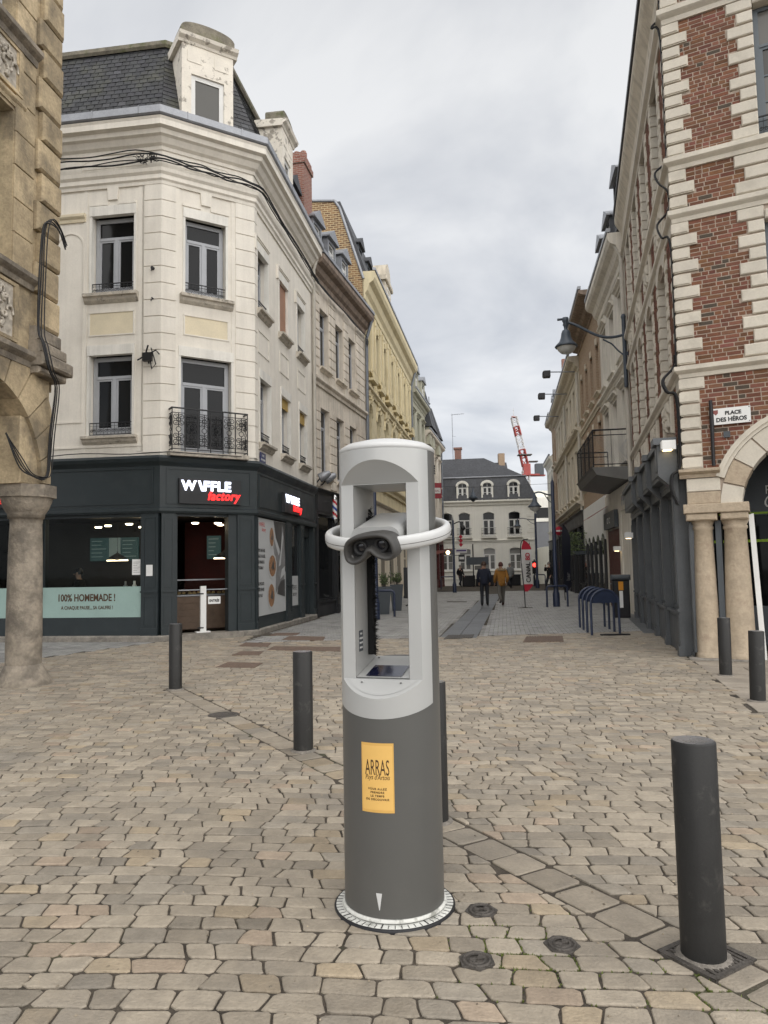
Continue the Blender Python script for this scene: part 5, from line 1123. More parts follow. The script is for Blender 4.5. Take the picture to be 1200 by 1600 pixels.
# ------------------------------------------------------------------ terraces
def terrace(name, label, P, Q, ze, rows, wallm, trimm, roof=(2.2, 1.6), roofm=None, depth=8, corn=.35, cornh=.55, shop=None, sides=(True, True), corm=None, winkw=None, sill=True, arch=None, shop_n=3, hoods=False, cat='building', riser=.6, fascia=.7, door=None, group=None, ks=False):
    f = Face(P, Q); mid = (f.at(0)+f.at(f.L))/2; t = thing(name, label, cat, (mid.x, mid.y, 0), 0, group); fx = f.loc(t); L = f.L; winkw = winkw or {}
    holes = [(a, c, z0, z1) for (z0, z1, bays) in rows for a, c in bays]
    zb = shop[1]-.05 if shop else 0
    b = MB(); b.wall(0, L, zb, ze, holes, .28)
    if sides[0]: b.add([(0, depth, zb*0), (0, 0, zb*0), (0, 0, ze), (0, depth, ze)], [(0, 1, 2, 3)])
    if sides[1]: b.add([(L, 0, 0), (L, depth, 0), (L, depth, ze), (L, 0, ze)], [(0, 1, 2, 3)])
    b.build('wall', wallm, t, xf=fx)
    boxpart(t, fx, 'core', m_dark, (.02, L-.02, .4, depth-.1, zb+.1, ze-.1))
    for (z0, z1, bays) in rows:
        for a, c in bays:
            kw = dict(winkw); wtop = z1
            window(t, fx, a+.01, c-.01, z0+.01, z1-.01, kw.pop('y', .17), **kw)
            if sill: sillpart(t, fx, a-.12, c+.12, z0, trimm, .15, .16)
            if hoods: q = MB(); moulding(q, a-.18, c+.18, z1+.1, z1+.28, .16); q.build('hood_mould', trimm, t, xf=fx)
            if ks: q = MB(); m0 = (a+c)/2; q.prism([(m0-.1, z1-.02), (m0+.1, z1-.02), (m0+.14, z1+.25), (m0-.14, z1+.25)], -.06, .05); q.build('keystone', trimm, t, xf=fx)
    q = MB(); z0 = ze-cornh; k = [(.05, z0), (-.04, z0), (-.06, z0+cornh*.2), (-corn*.35, z0+cornh*.32), (-corn*.5, z0+cornh*.55), (-corn*.85, z0+cornh*.65), (-corn, z0+cornh*.78), (-corn, z0+cornh), (.05, z0+cornh+.02)]; m_ = len(k)
    q.add([(-.02, yy, z) for yy, z in k]+[(L+.02, yy, z) for yy, z in k], [tuple(range(m_-1, -1, -1)), tuple(range(m_, 2*m_))]+[(i, i+m_, (i+1) % m_+m_, (i+1) % m_) for i in range(m_)]); q.build('cornice', corm or trimm, t, xf=fx)
    q = MB(); k = [(-corn+.02, ze+.03), (-corn-.03, ze+.05), (-corn-.03, ze+.16), (-corn+.1, ze+.16), (-corn+.1, ze+.06)]; m_ = len(k); q.add([(-.02, yy, z) for yy, z in k]+[(L+.02, yy, z) for yy, z in k], [tuple(range(m_-1, -1, -1)), tuple(range(m_, 2*m_))]+[(i, i+m_, (i+1) % m_+m_, (i+1) % m_) for i in range(m_)]); q.build('gutter', m_zinc, t, xf=fx)
    if roof:
        q = MB(); k = [(-.1, ze+.02), (roof[1], ze+roof[0]), (depth-roof[1]*.5, ze+roof[0]), (depth, ze+.02)]; m_ = 4
        q.add([(0, yy, z) for yy, z in k]+[(L, yy, z) for yy, z in k], [tuple(range(m_-1, -1, -1)), tuple(range(m_, 2*m_))]+[(i, i+m_, (i+1) % m_+m_, (i+1) % m_) for i in range(m_)]); q.build('roof', roofm or m_slatefar, t, xf=fx)
    if shop: shopfront(t, fx, .02, L-.02, shop[1], shop[0], shop_n, riser, fascia, door=door)
    return t, f, fx
def bays(L, n, w_, off=0): return [(L*(i+.5)/n-w_/2+off, L*(i+.5)/n+w_/2+off) for i in range(n)]
E2v = Vector((-2.38, 24.75)); P3 = Vector((-.71, 31.3)); P4 = Vector((1.83, 46.7)); P5 = Vector((3.1, 53.0)); P6 = Vector((4.9, 62.0))
# tan ashlar house next to the corner building
by = [(.75, 1.75), (2.55, 3.55), (4.25, 5.25)]
t, f, fx = terrace('tan_house', 'tan stone house with channelled joints and three zinc dormers beside the corner building', E2v+Vector((.02, .05)), P3, 12.5, [(8.75, 10.9, by), (4.85, 7.3, by)], m_cream2, m_cream2, (2.6, 1.5), corn=.45, cornh=.75, corm=m_browncorn, shop=(m_signbox, 4.35), shop_n=3, riser=.5, fascia=.85, door=1)
for (z0, z1) in ((4.45, 7.75), (8.35, 11.7)):                       # channelled blocks
    h = .33; z = z0; i = 0
    while z+h < z1:
        segs = [(.1, .72), (1.78, 2.52), (3.58, 4.22), (5.28, f.L-.12)]
        for a, c in segs: q = MB(); q.block(a, c, -.03, .05, z+.012, z+h-.012, .012); q.build('ashlar_block', m_cream2, t, xf=fx)
        z += h
q = MB(); moulding(q, 0, f.L, 8.0, 8.3, .16); q.build('string_course', m_cream2, t, xf=fx)
for c0 in (.95, 2.6, 4.25): dormer(t, fx, c0, .95, 12.75, 1.35, .1, m_zinc, m_zinc, m_winwhite, pmat=m_panelit)
pipe(t, [fx @ Vector((f.L-.12, -.4, 12.4)), fx @ Vector((f.L-.12, -.12, 11.5)), fx @ Vector((f.L-.12, -.1, 4.3))], .07, m_pipez)
cab2 = thing('facade_cables', 'black cables under the brown cornice of the tan stone house', 'cable', tuple(f.at(3, -.2, 11.6)))
for k in range(3): q = MB(); q.tube([W(cab2) @ f.at(x, -.12-.03*k, 11.62-.05*k+.03*math.sin(x*2+k)) for x in [i*.5 for i in range(14)]], .018, 5); q.build('cable', m_cable, cab2)
q = MB(); q.tube(circle(0, 0, .14, 10), .02, 5, closed=True); q.build('coil', m_cable, cab2, xf=W(cab2) @ f.M @ T(f.L-.3, -.2, 11.3))
# brick gable and yellow house
by = [(.55, 1.5), (2.75, 3.7), (5.0, 5.95), (7.4, 8.35), (9.8, 10.75), (12.2, 13.15), (14.2, 15.0)]
t, f, fx = terrace('yellow_house', 'long yellow ornate house with arched lower windows and small dark dormers', P3, P4, 14.55, [(10.3, 12.7, by), (6.3, 8.9, by)], m_yellow, m_yellow, (3.3, 1.0), corn=.5, cornh=1.2, winkw=dict(fmat=m_winwhite, y=.24), shop=(m_cream4, 4.6), shop_n=6, riser=.7, fascia=1.0, door=[1, 4], ks=True)
for a, c in by:                                                    # arched heads of the lower windows
    m0 = (a+c)/2; r = (c-a)/2; q = MB(); z0 = 8.9-r
    for i in range(10):
        a0 = math.pi*i/10; a1 = math.pi*(i+1)/10; q.prism([(m0+r*math.cos(a0), z0+r*math.sin(a0)), (m0+r*1.02*math.cos(a0), 8.92), (m0+r*1.02*math.cos(a1), 8.92), (m0+r*math.cos(a1), z0+r*math.sin(a1))], -.01, .2)
    q.build('arch_head', m_yellow, t, xf=fx); q = MB()
    for i in range(10):
        a0 = math.pi*i/10; a1 = math.pi*(i+1)/10; q.prism([(m0+k*math.cos(aa), z0+k*math.sin(aa)) for k, aa in ((r+.02, a0), (r+.16, a0), (r+.16, a1), (r+.02, a1))], -.06, .02)
    q.build('archivolt', m_yellow, t, xf=fx)
    q = MB(); q.box(a-.1, c+.1, -.3, 0, 9.85, 9.95); q.box(a-.1, c+.1, -.3, -.25, 10.25, 10.3)
    for i in range(8): q.lathe([(.03, 9.95), (.05, 10.05), (.03, 10.15), (.035, 10.25)], 6, (a-.04+(c-a+.08)*i/7, -.27))
    q.build('balcony', m_yellow, t, xf=fx)
    for s_ in (a-.32, c+.12): q = MB(); q.block(s_, s_+.2, -.07, .05, 9.4, 13.2, .03); q.block(s_-.03, s_+.23, -.1, .05, 12.9, 13.2, .03); q.build('pilaster', m_yellow, t, xf=fx)
    q = MB(); random.seed(int(a*10))
    for i in range(16): x = rnd(a, c); z = rnd(9.0, 9.8); s_ = rnd(.05, .12); q.block(x-s_, x+s_, -.12, .05, z-s_, z+s_, s_*.45)
    q.build('carving', m_yellow, t, xf=fx)
q = MB(); moulding(q, 0, f.L, 9.3, 9.6, .18); q.build('string_course', m_yellow, t, xf=fx); q = MB(); moulding(q, 0, f.L, 5.3, 5.75, .25); q.build('string_course', m_yellow, t, xf=fx)
for c0 in (1.2, 3.3, 8.8, 11.2): dormer(t, fx, c0, .9, 15.1, 1.1, .35, m_windark, m_slatefar, m_winwhite)
q = MB(); q.block(5.2, 7.0, -.15, .6, 14.5, 16.2, .05); q.block(5.0, 7.2, -.25, .6, 16.2, 16.45, .04); q.prism([(5.2, 16.45), (7.0, 16.45), (6.8, 17.1), (6.1, 17.4), (5.4, 17.1)], -.15, .6); lc = q.build('lucarne', m_cream4, t, xf=fx); window(lc, Matrix.Identity(4), 5.6, 6.6, 14.8, 16.0, -.17, m_winwhite)
g = MB(); gx = Matrix.Rotation(math.pi/2, 4, 'Z'); pts_ = [(.0, 12.4), (3.9, 12.4), (3.9, 18.1), (1.25, 17.85), (1.02, 17.5), (.0, 14.2)]
g.add([(-.02, y, z) for y, z in pts_]+[(.25, y, z) for y, z in pts_], [(0, 1, 2, 3, 4, 5), (11, 10, 9, 8, 7, 6)]+[(i, (i+1) % 6, (i+1) % 6+6, i+6) for i in range(6)]); gb = g.build('brick_gable', m_gablebrick, t, xf=fx); gb['label'] = 'patterned brown and yellow brick gable end above the tan house'
q = MB()
for (y0, z0), (y1, z1) in zip(pts_[2:5], pts_[3:6]): q.tube([(-.03, y0, z0+.03), (-.03, y1, z1+.03)], .07, 5)
q.build('gable_coping', m_zinc, t, xf=fx)
pipe(t, [fx @ Vector((f.L-.15, -.4, 14.3)), fx @ Vector((f.L-.15, -.1, 13.2)), fx @ Vector((f.L-.15, -.1, 4.3))], .07, m_pipez)
# green-grey house and dark slate turrets further on
t, f, fx = terrace('green_house', 'narrow pale green house with a zinc mansard past the yellow house', P4, P5, 13.1, [(9.6, 11.8, bays(6.4, 3, 1.0)), (5.8, 8.2, bays(6.4, 3, 1.0))], m_green, m_green, (2.2, 1.0), m_zinc, corn=.4, winkw=dict(fmat=m_winwhite), shop=(m_signbox, 4.2), hoods=True)
dormer(t, fx, 1.6, 1.3, 13.2, 1.4, -.2, m_green, m_zinc); dormer(t, fx, 4.6, 1.3, 13.2, 1.4, -.2, m_green, m_zinc)
q = MB(); q.lathe([(.16, 14.5), (.16, 16.2), (.22, 16.25), (.22, 16.35), (.001, 16.4)], 8, (.2, 1.2)); q.build('chimney', m_cream4, t, xf=fx)
t, f, fx = terrace('turret_house', 'far left house with steep dark slate turrets and iron finials', P5, P6, 11.6, [(8.2, 10.2, bays(9.1, 4, 1.0)), (5.2, 7.3, bays(9.1, 4, 1.0))], m_cream2, m_cream2, (2.0, 1.4), corn=.4, winkw=dict(fmat=m_winwhite), shop=(surf('dark_red_shop', (.09, .02, .018), var=.1, rough=.5, bump=0), 4.2), hoods=True)
for c0, h in ((.9, 3.4), (2.6, 3.2), (6.2, 2.6)):
    q = MB(); q.box(c0-.6, c0+.6, -.3, 1.4, 10.6, 11.9); tw = q.build('turret', m_green, t, xf=fx)
    q = MB(); k = [(-.8, -.5), (.8, -.5), (.8, 1.6), (-.8, 1.6)]; top = [(-.12, .3), (.12, .3), (.12, .7), (-.12, .7)]
    q.add([(c0+x, y, 11.9) for x, y in k]+[(c0+x, y, 11.9+h) for x, y in top], [(0, 1, 5, 4), (1, 2, 6, 5), (2, 3, 7, 6), (3, 0, 4, 7), (4, 5, 6, 7)]); q.build('turret_roof', m_slatefar, tw)
    q = MB(); q.tube([(c0, .5, 11.8+h), (c0, .5, 12.9+h)], .03, 5); q.lathe([(.01, 12.2+h), (.14, 12.3+h), (.01, 12.4+h)], 8, (c0, .5)); q.build('finial', m_black, tw)
pipe(t, [fx @ Vector((f.L-.15, -.1, 11.3)), fx @ Vector((f.L-.15, -.1, 4.3))], .07, m_pipez)
for (z, r) in ((9.0, .25), (8.4, .3)): pass
# ------------------------------------------------------------------ brick and stone house on the right corner
R0 = Vector((5.132, 12.40)); RF = Vector((7.682, 22.40)); rfd = Vector((.885, -.465)).normalized(); RQ = R0+rfd*4.4
brickh = thing('brick_house', 'red brick house with pale stone quoins and arcade arch at the right corner', 'building', (R0.x, R0.y, 0))
FR = Face(R0, RQ); fr = FR.loc(brickh); SR = Face(RF, R0); fs = SR.loc(brickh); LS = SR.L; rsd = (RF-R0).normalized()
ZR = 12.6
# backing wall of mortar on both faces
hf = [(1.38, 2.7, 8.66, 11.0), (1.38, 2.7, 4.98, 7.25)]
wins = [(LS-c-.55, LS-c+.55) for c in (1.75, 4.1, 6.45, 8.8)]
hs = [(a, c, z0, z1) for a, c in wins for z0, z1 in ((5.0, 7.25), (8.8, 11.3))]
b = MB(); b.wall(0, 4.4, 4.05, ZR, hf, .3); ac, az, ar = 1.98, 2.5, 1.15
P = [(ac+ar*math.cos(math.pi*i/24), az+ar*math.sin(math.pi*i/24)) for i in range(25)]
for i in range(24): a, c = P[i], P[i+1]; b.add([(a[0], 0, a[1]), (a[0], 0, 4.05), (c[0], 0, 4.05), (c[0], 0, c[1])], [(0, 1, 2, 3)])
b.wall(0, ac-ar, 2.57, 4.05, [], .1); b.wall(ac+ar, 4.4, 2.57, 4.05, [], .1); b.build('wall', m_mortar, brickh, xf=fr)
b = MB(); b.wall(0, LS, 3.6, ZR, hs, .3); b.build('wall', m_mortar, brickh, xf=fs)
b = MB(); b.slab([tuple(R0-R0+rfd*.3+rsd*.45), tuple(rsd*LS*.99+Vector((.35, 0))), tuple(rsd*LS*.99+Vector((6, 0))), tuple(rfd*4.3+Vector((.2, .5)))], 3.75, ZR); b.build('core', m_dark, brickh)
m_panebright = glassy('pale_shop_pane', (.13, .14, .14), .08)
# stone work: bands, quoins, chains
bands = ((4.74, 4.96, .12), (7.48, 7.72, .1), (8.42, 8.66, .13), (11.12, 11.4, .13))
pth = [tuple(rsd*LS), (0, 0), tuple(rfd*4.4)]
for z0, z1, d in bands:
    q = MB(); h = z1-z0; q.sweep([(-.05, z0), (d*.3, z0), (d*.4, z0+h*.3), (d*.8, z0+h*.45), (d, z0+h*.55), (d, z0+h*.88), (-.05, z1)], pth); q.build('string_course', m_rstone, brickh)
nf = Vector((rfd.y, -rfd.x)); ns = Vector((-rsd.y, rsd.x)); mit = (nf+ns)/(1+nf.dot(ns))
def rquoin(z0, z1, wf, ws, d=.035):
    pl = [rsd*ws-ns*.03, rsd*ws+ns*d, mit*d, rfd*wf+nf*d, rfd*wf-nf*.03, -mit*.03]; c_ = .02
    lo = [Vector((p.x, p.y, z0+c_)) for p in pl]; q = MB(); P3_ = [tuple(p) for p in pl]
    q.slab(P3_, z0+.022, z1-.012)
    pl2 = [rsd*(ws-.02)-ns*.03, rsd*(ws-.02)+ns*(d+.016), mit*(d+.016), rfd*(wf-.02)+nf*(d+.016), rfd*(wf-.02)-nf*.03, -mit*.03]
    q.slab([tuple(p) for p in pl2], z0+.042, z1-.030); q.build('quoin', m_rstone, brickh)
def zones(): return [(3.16, 4.74), (4.96, 7.48), (7.72, 8.42), (8.66, 11.12), (11.4, ZR)]
QH = .228; qz = []
for a, c in zones():
    n = max(1, round((c-a)/QH)); h = (c-a)/n
    for i in range(n): wf = .36 if i % 2 else .235; rquoin(a+h*i, a+h*(i+1), wf if a > 3.2 else (.27 if i < n-1 else .36), .24 if i % 2 else .36); qz.append((a+h*i, a+h*(i+1), wf))
# window chains on the front
cz = []
for a, c in zones()[1:]:
    n = max(1, round((c-a)/QH)); h = (c-a)/n
    for i in range(n):
        x0 = .99 if i % 2 == 0 else 1.14; q = MB(); q.block(x0, 1.39 if (a in (4.96, 8.66)) else 1.55, -.04, .2, a+h*i+.02, a+h*(i+1)-.012, .016); q.build('chain_stone', m_rstone, brickh, xf=fr); cz.append((a+h*i, a+h*(i+1), x0))
        q = MB(); q.block(2.74, 3.0+(.15 if i % 2 else 0), -.04, .2, a+h*i+.02, a+h*(i+1)-.012, .016); q.build('chain_stone', m_rstone, brickh, xf=fr)
for z in (10.98, 7.23): q = MB(); q.block(1.40, 2.80, -.055, .2, z, z+.16, .02); q.build('lintel', m_rstone, brickh, xf=fr)
m_wing = surf('slate_blue_window', (.12, .14, .155), var=.06, rough=.5, bump=0)
for h in hf: window(brickh, fr, h[0]+.01, h[1]-.01, h[2]+.01, h[3]-.01, .14, m_wing, m_panelit, .7, 2, 3, bar=.08, top=2, fine=.03); balconette(brickh, fr, h[0], h[1], h[2]+.02, .35, .05)
# bricks on the front face, running bond between stones
pl = []; BH = .072; BLn = .225
def chain_left(z):
    for z0, z1, x in cz:
        if z0 <= z < z1: return x
    return None
def quoin_right(z):
    for z0, z1, x in qz:
        if z0 <= z < z1: return x
    return None
for a, c in [(3.16, 4.74)]+zones()[1:]:
    n = int((c-a)/BH)
    for r in range(n):
        z0 = a+(c-a)*r/n; z1 = a+(c-a)*(r+1)/n; zm = (z0+z1)/2; x0 = quoin_right(zm) or .28; x1 = chain_left(zm)
        if x1 is None:
            dz = zm-az; ro = 1.62
            x1 = ac-math.sqrt(max(0, ro*ro-dz*dz)) if dz < ro else 3.2
            x0 = .275
        x = x0+.004-rnd(0, .1); k = r % 2
        while x < x1-.01:
            ln = BLn*(1 if random.random() < .6 else .5); xa = max(x0+.004, x); xb = min(x1-.006, x+ln-.015)
            if xb-xa > .02:
                j = rnd(0, .004); vs, fs__ = blockgeo(xa, xb, -.003-j, .03, z0+.007, z1-.007, .002)
                v_ = rnd(.72, 1.25); tn = (v_, v_*rnd(.85, 1.12), v_*rnd(.85, 1.12))
                if random.random() < .05: tn = (.45, .8, 1.0)
                pl.append(([fr @ Vector(q) for q in vs], fs__, tn))
            x += ln
# street face: brick strips between window chains
chain_s = []
for a, c in wins:
    for z0, z1 in ((5.0, 7.25), (8.8, 11.3)):
        n = round((z1-z0)/QH)
        for i in range(n):
            e = .3 if i % 2 else .18; h = (z1-z0)/n
            for s0, s1 in ((a-e, a+.02), (c-.02, c+e)): q = MB(); q.block(s0, s1, -.04, .15, z0+h*i+.015, z0+h*(i+1)-.01, .014); q.build('chain_stone', m_rstone, brickh, xf=fs)
        q = MB(); m0 = (a+c)/2; r = .62                                  # segmental arch stones
        for i in range(7):
            a0 = math.radians(35+110*i/7); a1 = math.radians(35+110*(i+1)/7); zc = z1-.45; q.prism([(m0+k*math.cos(aa)*1.0, zc+k*math.sin(aa)) for k, aa in ((.62, a0+.01), (.95, a0+.01), (.95, a1-.01), (.62, a1-.01))], -.05, .12)
        q.build('arch_stones', m_rstone, brickh, xf=fs)
        window(brickh, fs, a+.01, c-.01, z0+.01, z1-.01, .2, m_wing, m_panelit, .7, 2, 2, bar=.07)
    for z0 in (4.1, 7.8):
        q = MB(); random.seed(int(a*7+z0))
        for i in range(26): x = rnd(a+.1, c-.1); z = rnd(z0+.05, z0+.5); s_ = rnd(.04, .1); q.block(x-s_, x+s_, -.09, .05, z-s_, z+s_, s_*.45)
        q.build('carving', m_rstone, brickh, xf=fs); q = MB(); q.block(a-.1, a+.05, -.06, .05, z0-.1, z0+.6, .02); q.block(c-.05, c+.1, -.06, .05, z0-.1, z0+.6, .02); q.build('panel_pilaster', m_rstone, brickh, xf=fs)
edges = [0.05]+[v for a, c in sorted(wins) for v in (a-.24, c+.24)]+[LS-.4]
strips = [(edges[i], edges[i+1]) for i in range(0, len(edges), 2)]
for (s0, s1) in strips:
    for a, c in ((3.75, 4.74), (4.96, 7.48), (7.72, 8.42), (8.66, 11.12), (11.4, 12.1)):
        n = int((c-a)/BH)
        for r in range(n):
            z0 = a+(c-a)*r/n; z1 = a+(c-a)*(r+1)/n; x = s0-(.11 if r % 2 else 0)
            while x < s1-.02:
                xa = max(s0, x); xb = min(s1, x+BLn-.012)
                if xb-xa > .03: v_ = rnd(.72, 1.25); vs, fs__ = blockgeo(xa, xb, -.010-rnd(0, .006), .03, z0+.006, z1-.006, .004); pl.append(([fs @ Vector(q) for q in vs], fs__, (v_, v_*rnd(.85, 1.1), v_*rnd(.85, 1.1)), True))
                x += BLn
pieces('brick', pl, m_redbrick, brickh, 300, 'bricks')
# eaves on the street side and roof
q = MB(); q.sweep([(-.05, 11.75), (.06, 11.75), (.08, 11.95), (.16, 12.1), (.22, 12.2), (.26, 12.3), (.26, 12.45), (-.05, 12.5)], pth); q.build('cornice', m_cream4, brickh)
q = MB(); q.sweep([(.2, 12.46), (.3, 12.48), (.3, 12.62), (.24, 12.62), (-2.0, 15.5)], pth); q.build('roof', m_slatefar, brickh)
# arch, pier and columns on the front
n = 11
for i in range(n):
    a0 = math.pi*i/n+.01; a1 = math.pi*(i+1)/n-.01; am = (a0+a1)/2
    q = MB(); q.prism([(ac+r*math.cos(a), az+r*math.sin(a)) for r, a in ((ar, a0), (1.47, a0), (1.47, am), (1.47, a1), (ar, a1), (ar, am))], -.03, .5); q.build('voussoir', m_rcolumn if i % 3 == 0 else m_rstone, brickh, xf=fr)
q = MB()
for i in range(28):
    a0 = math.pi*i/28*1.0; a1 = math.pi*(i+1)/28
    if az+1.6*math.sin((a0+a1)/2) < 3.06: continue
    for r0, r1, d in ((1.475, 1.53, .06), (1.53, 1.57, .09), (1.57, 1.61, .075)): q.prism([(ac+r*math.cos(a), az+r*math.sin(a)) for r, a in ((r0, a0), (r1, a0), (r1, a1), (r0, a1))], -d, .02)
q.build('arch_moulding', m_rstone, brickh, xf=fr)
q = MB(); moulding(q, -.1, .53, 3.02, 3.18, .16); moulding(q, 3.45, 4.4, 3.02, 3.18, .16); q.build('impost', m_rcolumn, brickh, xf=fr)
for z0, z1, m_ in ((2.58, 2.78, m_rcolumn), (2.79, 3.01, m_rstone)): q = MB(); q.block(.0, .52, -.03, .5, z0, z1, .01); q.build('pier_block', m_, brickh, xf=fr)
q = MB(); q.block(-.06, .93, -.12, .52, 2.42, 2.575, .012); q.block(-.03, .45, -.09, .45, 2.30, 2.42, .02); q.block(.50, .91, -.09, .45, 2.30, 2.42, .02); q.build('abacus', m_rcolumn, brickh, xf=fr)
for cx, rt, rb in ((.205, .15, .185), (.70, .17, .215)):
    q = MB(); q.lathe([(rb*1.12, 0), (rb*1.14, .05), (rb*1.06, .1), (rb, .12), (rb*1.0, .5), (rb*.97, 1.0), ((rt+rb)/2, 1.5), (rt, 2.14), (rt*1.12, 2.16), (rt*1.12, 2.2), (rt*1.02, 2.21), (rt*1.25, 2.29), (rt*1.28, 2.32)], 36, (cx, .18)); q.build('column', m_rcolumn, brickh, xf=fr)
q = MB(); q.block(-.08, 1.0, -.13, .55, -.02, .03, .02); q.build('column_plinth', m_plinth, brickh, xf=fr)
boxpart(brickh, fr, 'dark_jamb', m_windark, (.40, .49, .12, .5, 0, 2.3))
# other pier of the arch
q = MB(); q.block(3.2, 4.3, .0, .5, 0, 2.57, .02); q.build('pier', m_rcolumn, brickh, xf=fr)
# arcade back: little shop with lime stripes
m_lime = surf('lime_stripe', (.28, .45, .02), var=.05, rough=.5, bump=0)
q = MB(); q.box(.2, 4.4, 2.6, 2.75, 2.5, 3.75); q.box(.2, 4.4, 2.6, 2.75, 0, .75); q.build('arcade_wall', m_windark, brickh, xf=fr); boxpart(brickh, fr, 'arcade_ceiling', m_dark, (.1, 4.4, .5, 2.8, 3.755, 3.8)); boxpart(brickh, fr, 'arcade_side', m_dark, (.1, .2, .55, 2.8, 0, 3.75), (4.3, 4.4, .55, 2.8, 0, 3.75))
boxpart(brickh, fr, 'shop_glass', m_pane, (.2, 4.3, 2.66, 2.68, .75, 2.5)); boxpart(brickh, fr, 'stripe', m_lime, (.2, 4.3, 2.585, 2.6, 2.52, 2.56)); boxpart(brickh, fr, 'stripe', m_lime, (.2, 4.3, 2.64, 2.655, 1.98, 2.03)); boxpart(brickh, fr, 'poster', surf('red_poster', (.3, .02, .02), var=.1, rough=.5, bump=0), (1.9, 2.6, 2.64, 2.65, .8, 1.2))
lettering('PROJET', .24, m_winwhite, brickh, fr @ T(1.16, 2.59, 2.9), align='LEFT', extrude=.003, sx=.85); lettering('Comptoir', .36, m_winwhite, brickh, fr @ T(1.1, 2.59, 2.64), align='LEFT', shear=.3, extrude=.003, sx=.8); nb = boxpart(brickh, fr, 'sign_plate', m_panelit, (1.62, 1.95, 2.57, 2.59, 3.3, 3.48)); lettering('C', .14, m_black_ink, brickh, fr @ T(1.72, 2.565, 3.34), extrude=.001)
# things on it
nm = thing('street_plate', 'white enamel street name plate with a small red crest above the arch', 'sign', tuple(FR.at(.74, -.05, 3.88)), FR.a)
q = MB(); q.box(-.29, .29, -.012, .012, 0, .27); q.build('plate', m_white, nm); lettering('PLACE', .085, m_black_ink, nm, T(.03, -.014, .155), offset=.004, extrude=.001); lettering('DES HÉROS', .095, m_black_ink, nm, T(.0, -.014, .045), offset=.004, extrude=.001, sx=.95)
q = MB(); q.prism([(-.265, .245), (-.195, .245), (-.195, .19), (-.23, .16), (-.265, .19)], -.0145, -.0122); q.build('crest', surf('crest_red', (.25, .08, .07), var=.1, rough=.5, bump=0), nm)
for x, z in ((-.27, .02), (.27, .02), (.27, .25), (-.27, .255)): q = MB(); q.lathe([(.009, 0), (.006, .004), (.0004, .005)], 8); q.build('screw', m_black, nm, xf=T(x, -.012, z) @ Matrix.Rotation(math.pi/2, 4, 'X'))
ho = thing('house_number', 'tiny dark house number plate beneath the street name plate', 'sign', tuple(FR.at(.66, -.04, 3.66)), FR.a); q = MB(); q.box(-.05, .05, -.01, .01, 0, .1); q.build('plate', m_windark, ho)
cb3 = thing('corner_cables', 'black cable looping down the right corner quoins over the string courses', 'cable', (R0.x, R0.y, 3.0)); wi = W(cb3) @ SR.M
P = [(LS-.1, -.06, 11.9), (LS-.12, -.06, 11.4), (LS-.1, -.2, 11.2), (LS-.1, -.06, 11.0), (LS-.1, -.05, 9), (LS-.14, -.06, 8.7), (LS-.2, -.24, 8.55), (LS-.1, -.2, 8.3), (LS-.06, -.06, 8.1), (LS-.14, -.06, 7.8), (LS-.22, -.24, 7.6), (LS-.08, -.2, 7.3), (LS-.05, -.06, 7.1), (LS-.06, -.06, 5.2), (LS-.14, -.08, 5.0), (LS-.2, -.26, 4.8), (LS-.06, -.22, 4.55), (LS-.03, -.07, 4.4), (LS-.04, -.07, 3.3), (LS-.06, -.2, 3.1), (LS-.04, -.22, 2.85), (LS-.02, -.14, 2.6)]
q = MB(); q.tube(spline(P), .02, 6); q.build('cable', m_cable, cb3, xf=wi)
q = MB(); q.tube(spline([Vector(p)+Vector((-.05, -.02, .0)) for p in P[13:]]), .016, 6); q.build('cable', m_cable, cb3, xf=wi)
bp = thing('wall_post', 'black iron post fixed vertically to the brick beside the street plate', 'post', tuple(FR.at(.44, -.07, 3.2)), FR.a); q = MB(); q.tube([(0, 0, 0), (0, 0, .35), (.005, 0, .75), (0, 0, 1.1)], [.03, .028, .035, .028], 6); q.build('post', m_black, bp)
# grey shopfront on the street side with a projecting entablature
q = MB(); q.wall(0, LS, 0, 3.62, [(.1, LS-.1, .1, 3.3)], .4); q.build('shop_wall', m_shopgrey, brickh, xf=fs)
shopfront(brickh, fs, .3, LS-.35, 3.62, m_shopgrey, 5, .72, .72, .22, door=None, y=-.1, glass=m_panebright)
for x in (LS-.58, LS-2.45, LS-4.35, LS-6.2):                          # scroll brackets and block ends
    q = MB(); k = [(-.1, 2.6), (-.13, 2.65), (-.16, 2.85), (-.27, 2.98), (-.42, 3.12), (-.42, 3.66), (-.1, 3.66)]; m_ = len(k); x0, x1 = x, x+(.34 if x > LS-1 else .2)
    q.add([(x0, yy, z) for yy, z in k]+[(x1, yy, z) for yy, z in k], [tuple(range(m_-1, -1, -1)), tuple(range(m_, 2*m_))]+[(i, i+m_, (i+1) % m_+m_, (i+1) % m_) for i in range(m_)]); q.box(x0+.05, x1-.05, -.432, -.42, 3.2, 3.6); q.build('bracket', m_shopgrey, brickh, xf=fs)
    q = MB(); q.prism([(x0-.05, 3.66), (x1+.05, 3.66), (x1+.02, 3.78), (x0-.02, 3.78)], -.48, -.1); q.build('bracket_cap', m_shopgrey, brickh, xf=fs)
for xa, xb in ((LS-2.25, LS-.58), (LS-4.15, LS-2.45), (LS-6.0, LS-4.35), (.35, LS-6.2)):
    q = MB(); q.box(xa, xb, -.33, -.1, 3.12, 3.66); q.box(xa+.12, xb-.12, -.345, -.33, 3.2, 3.58); q.build('entablature', m_shopgrey, brickh, xf=fs); q = MB(); q.prism([(xa, 3.66), (xb, 3.66), (xb, 3.76), (xa, 3.76)], -.40, -.1); q.build('entablature_cap', m_shopgrey, brickh, xf=fs)
m_lampw = emit('lit_wall_lamp', (1, .75, .4), 2.2)
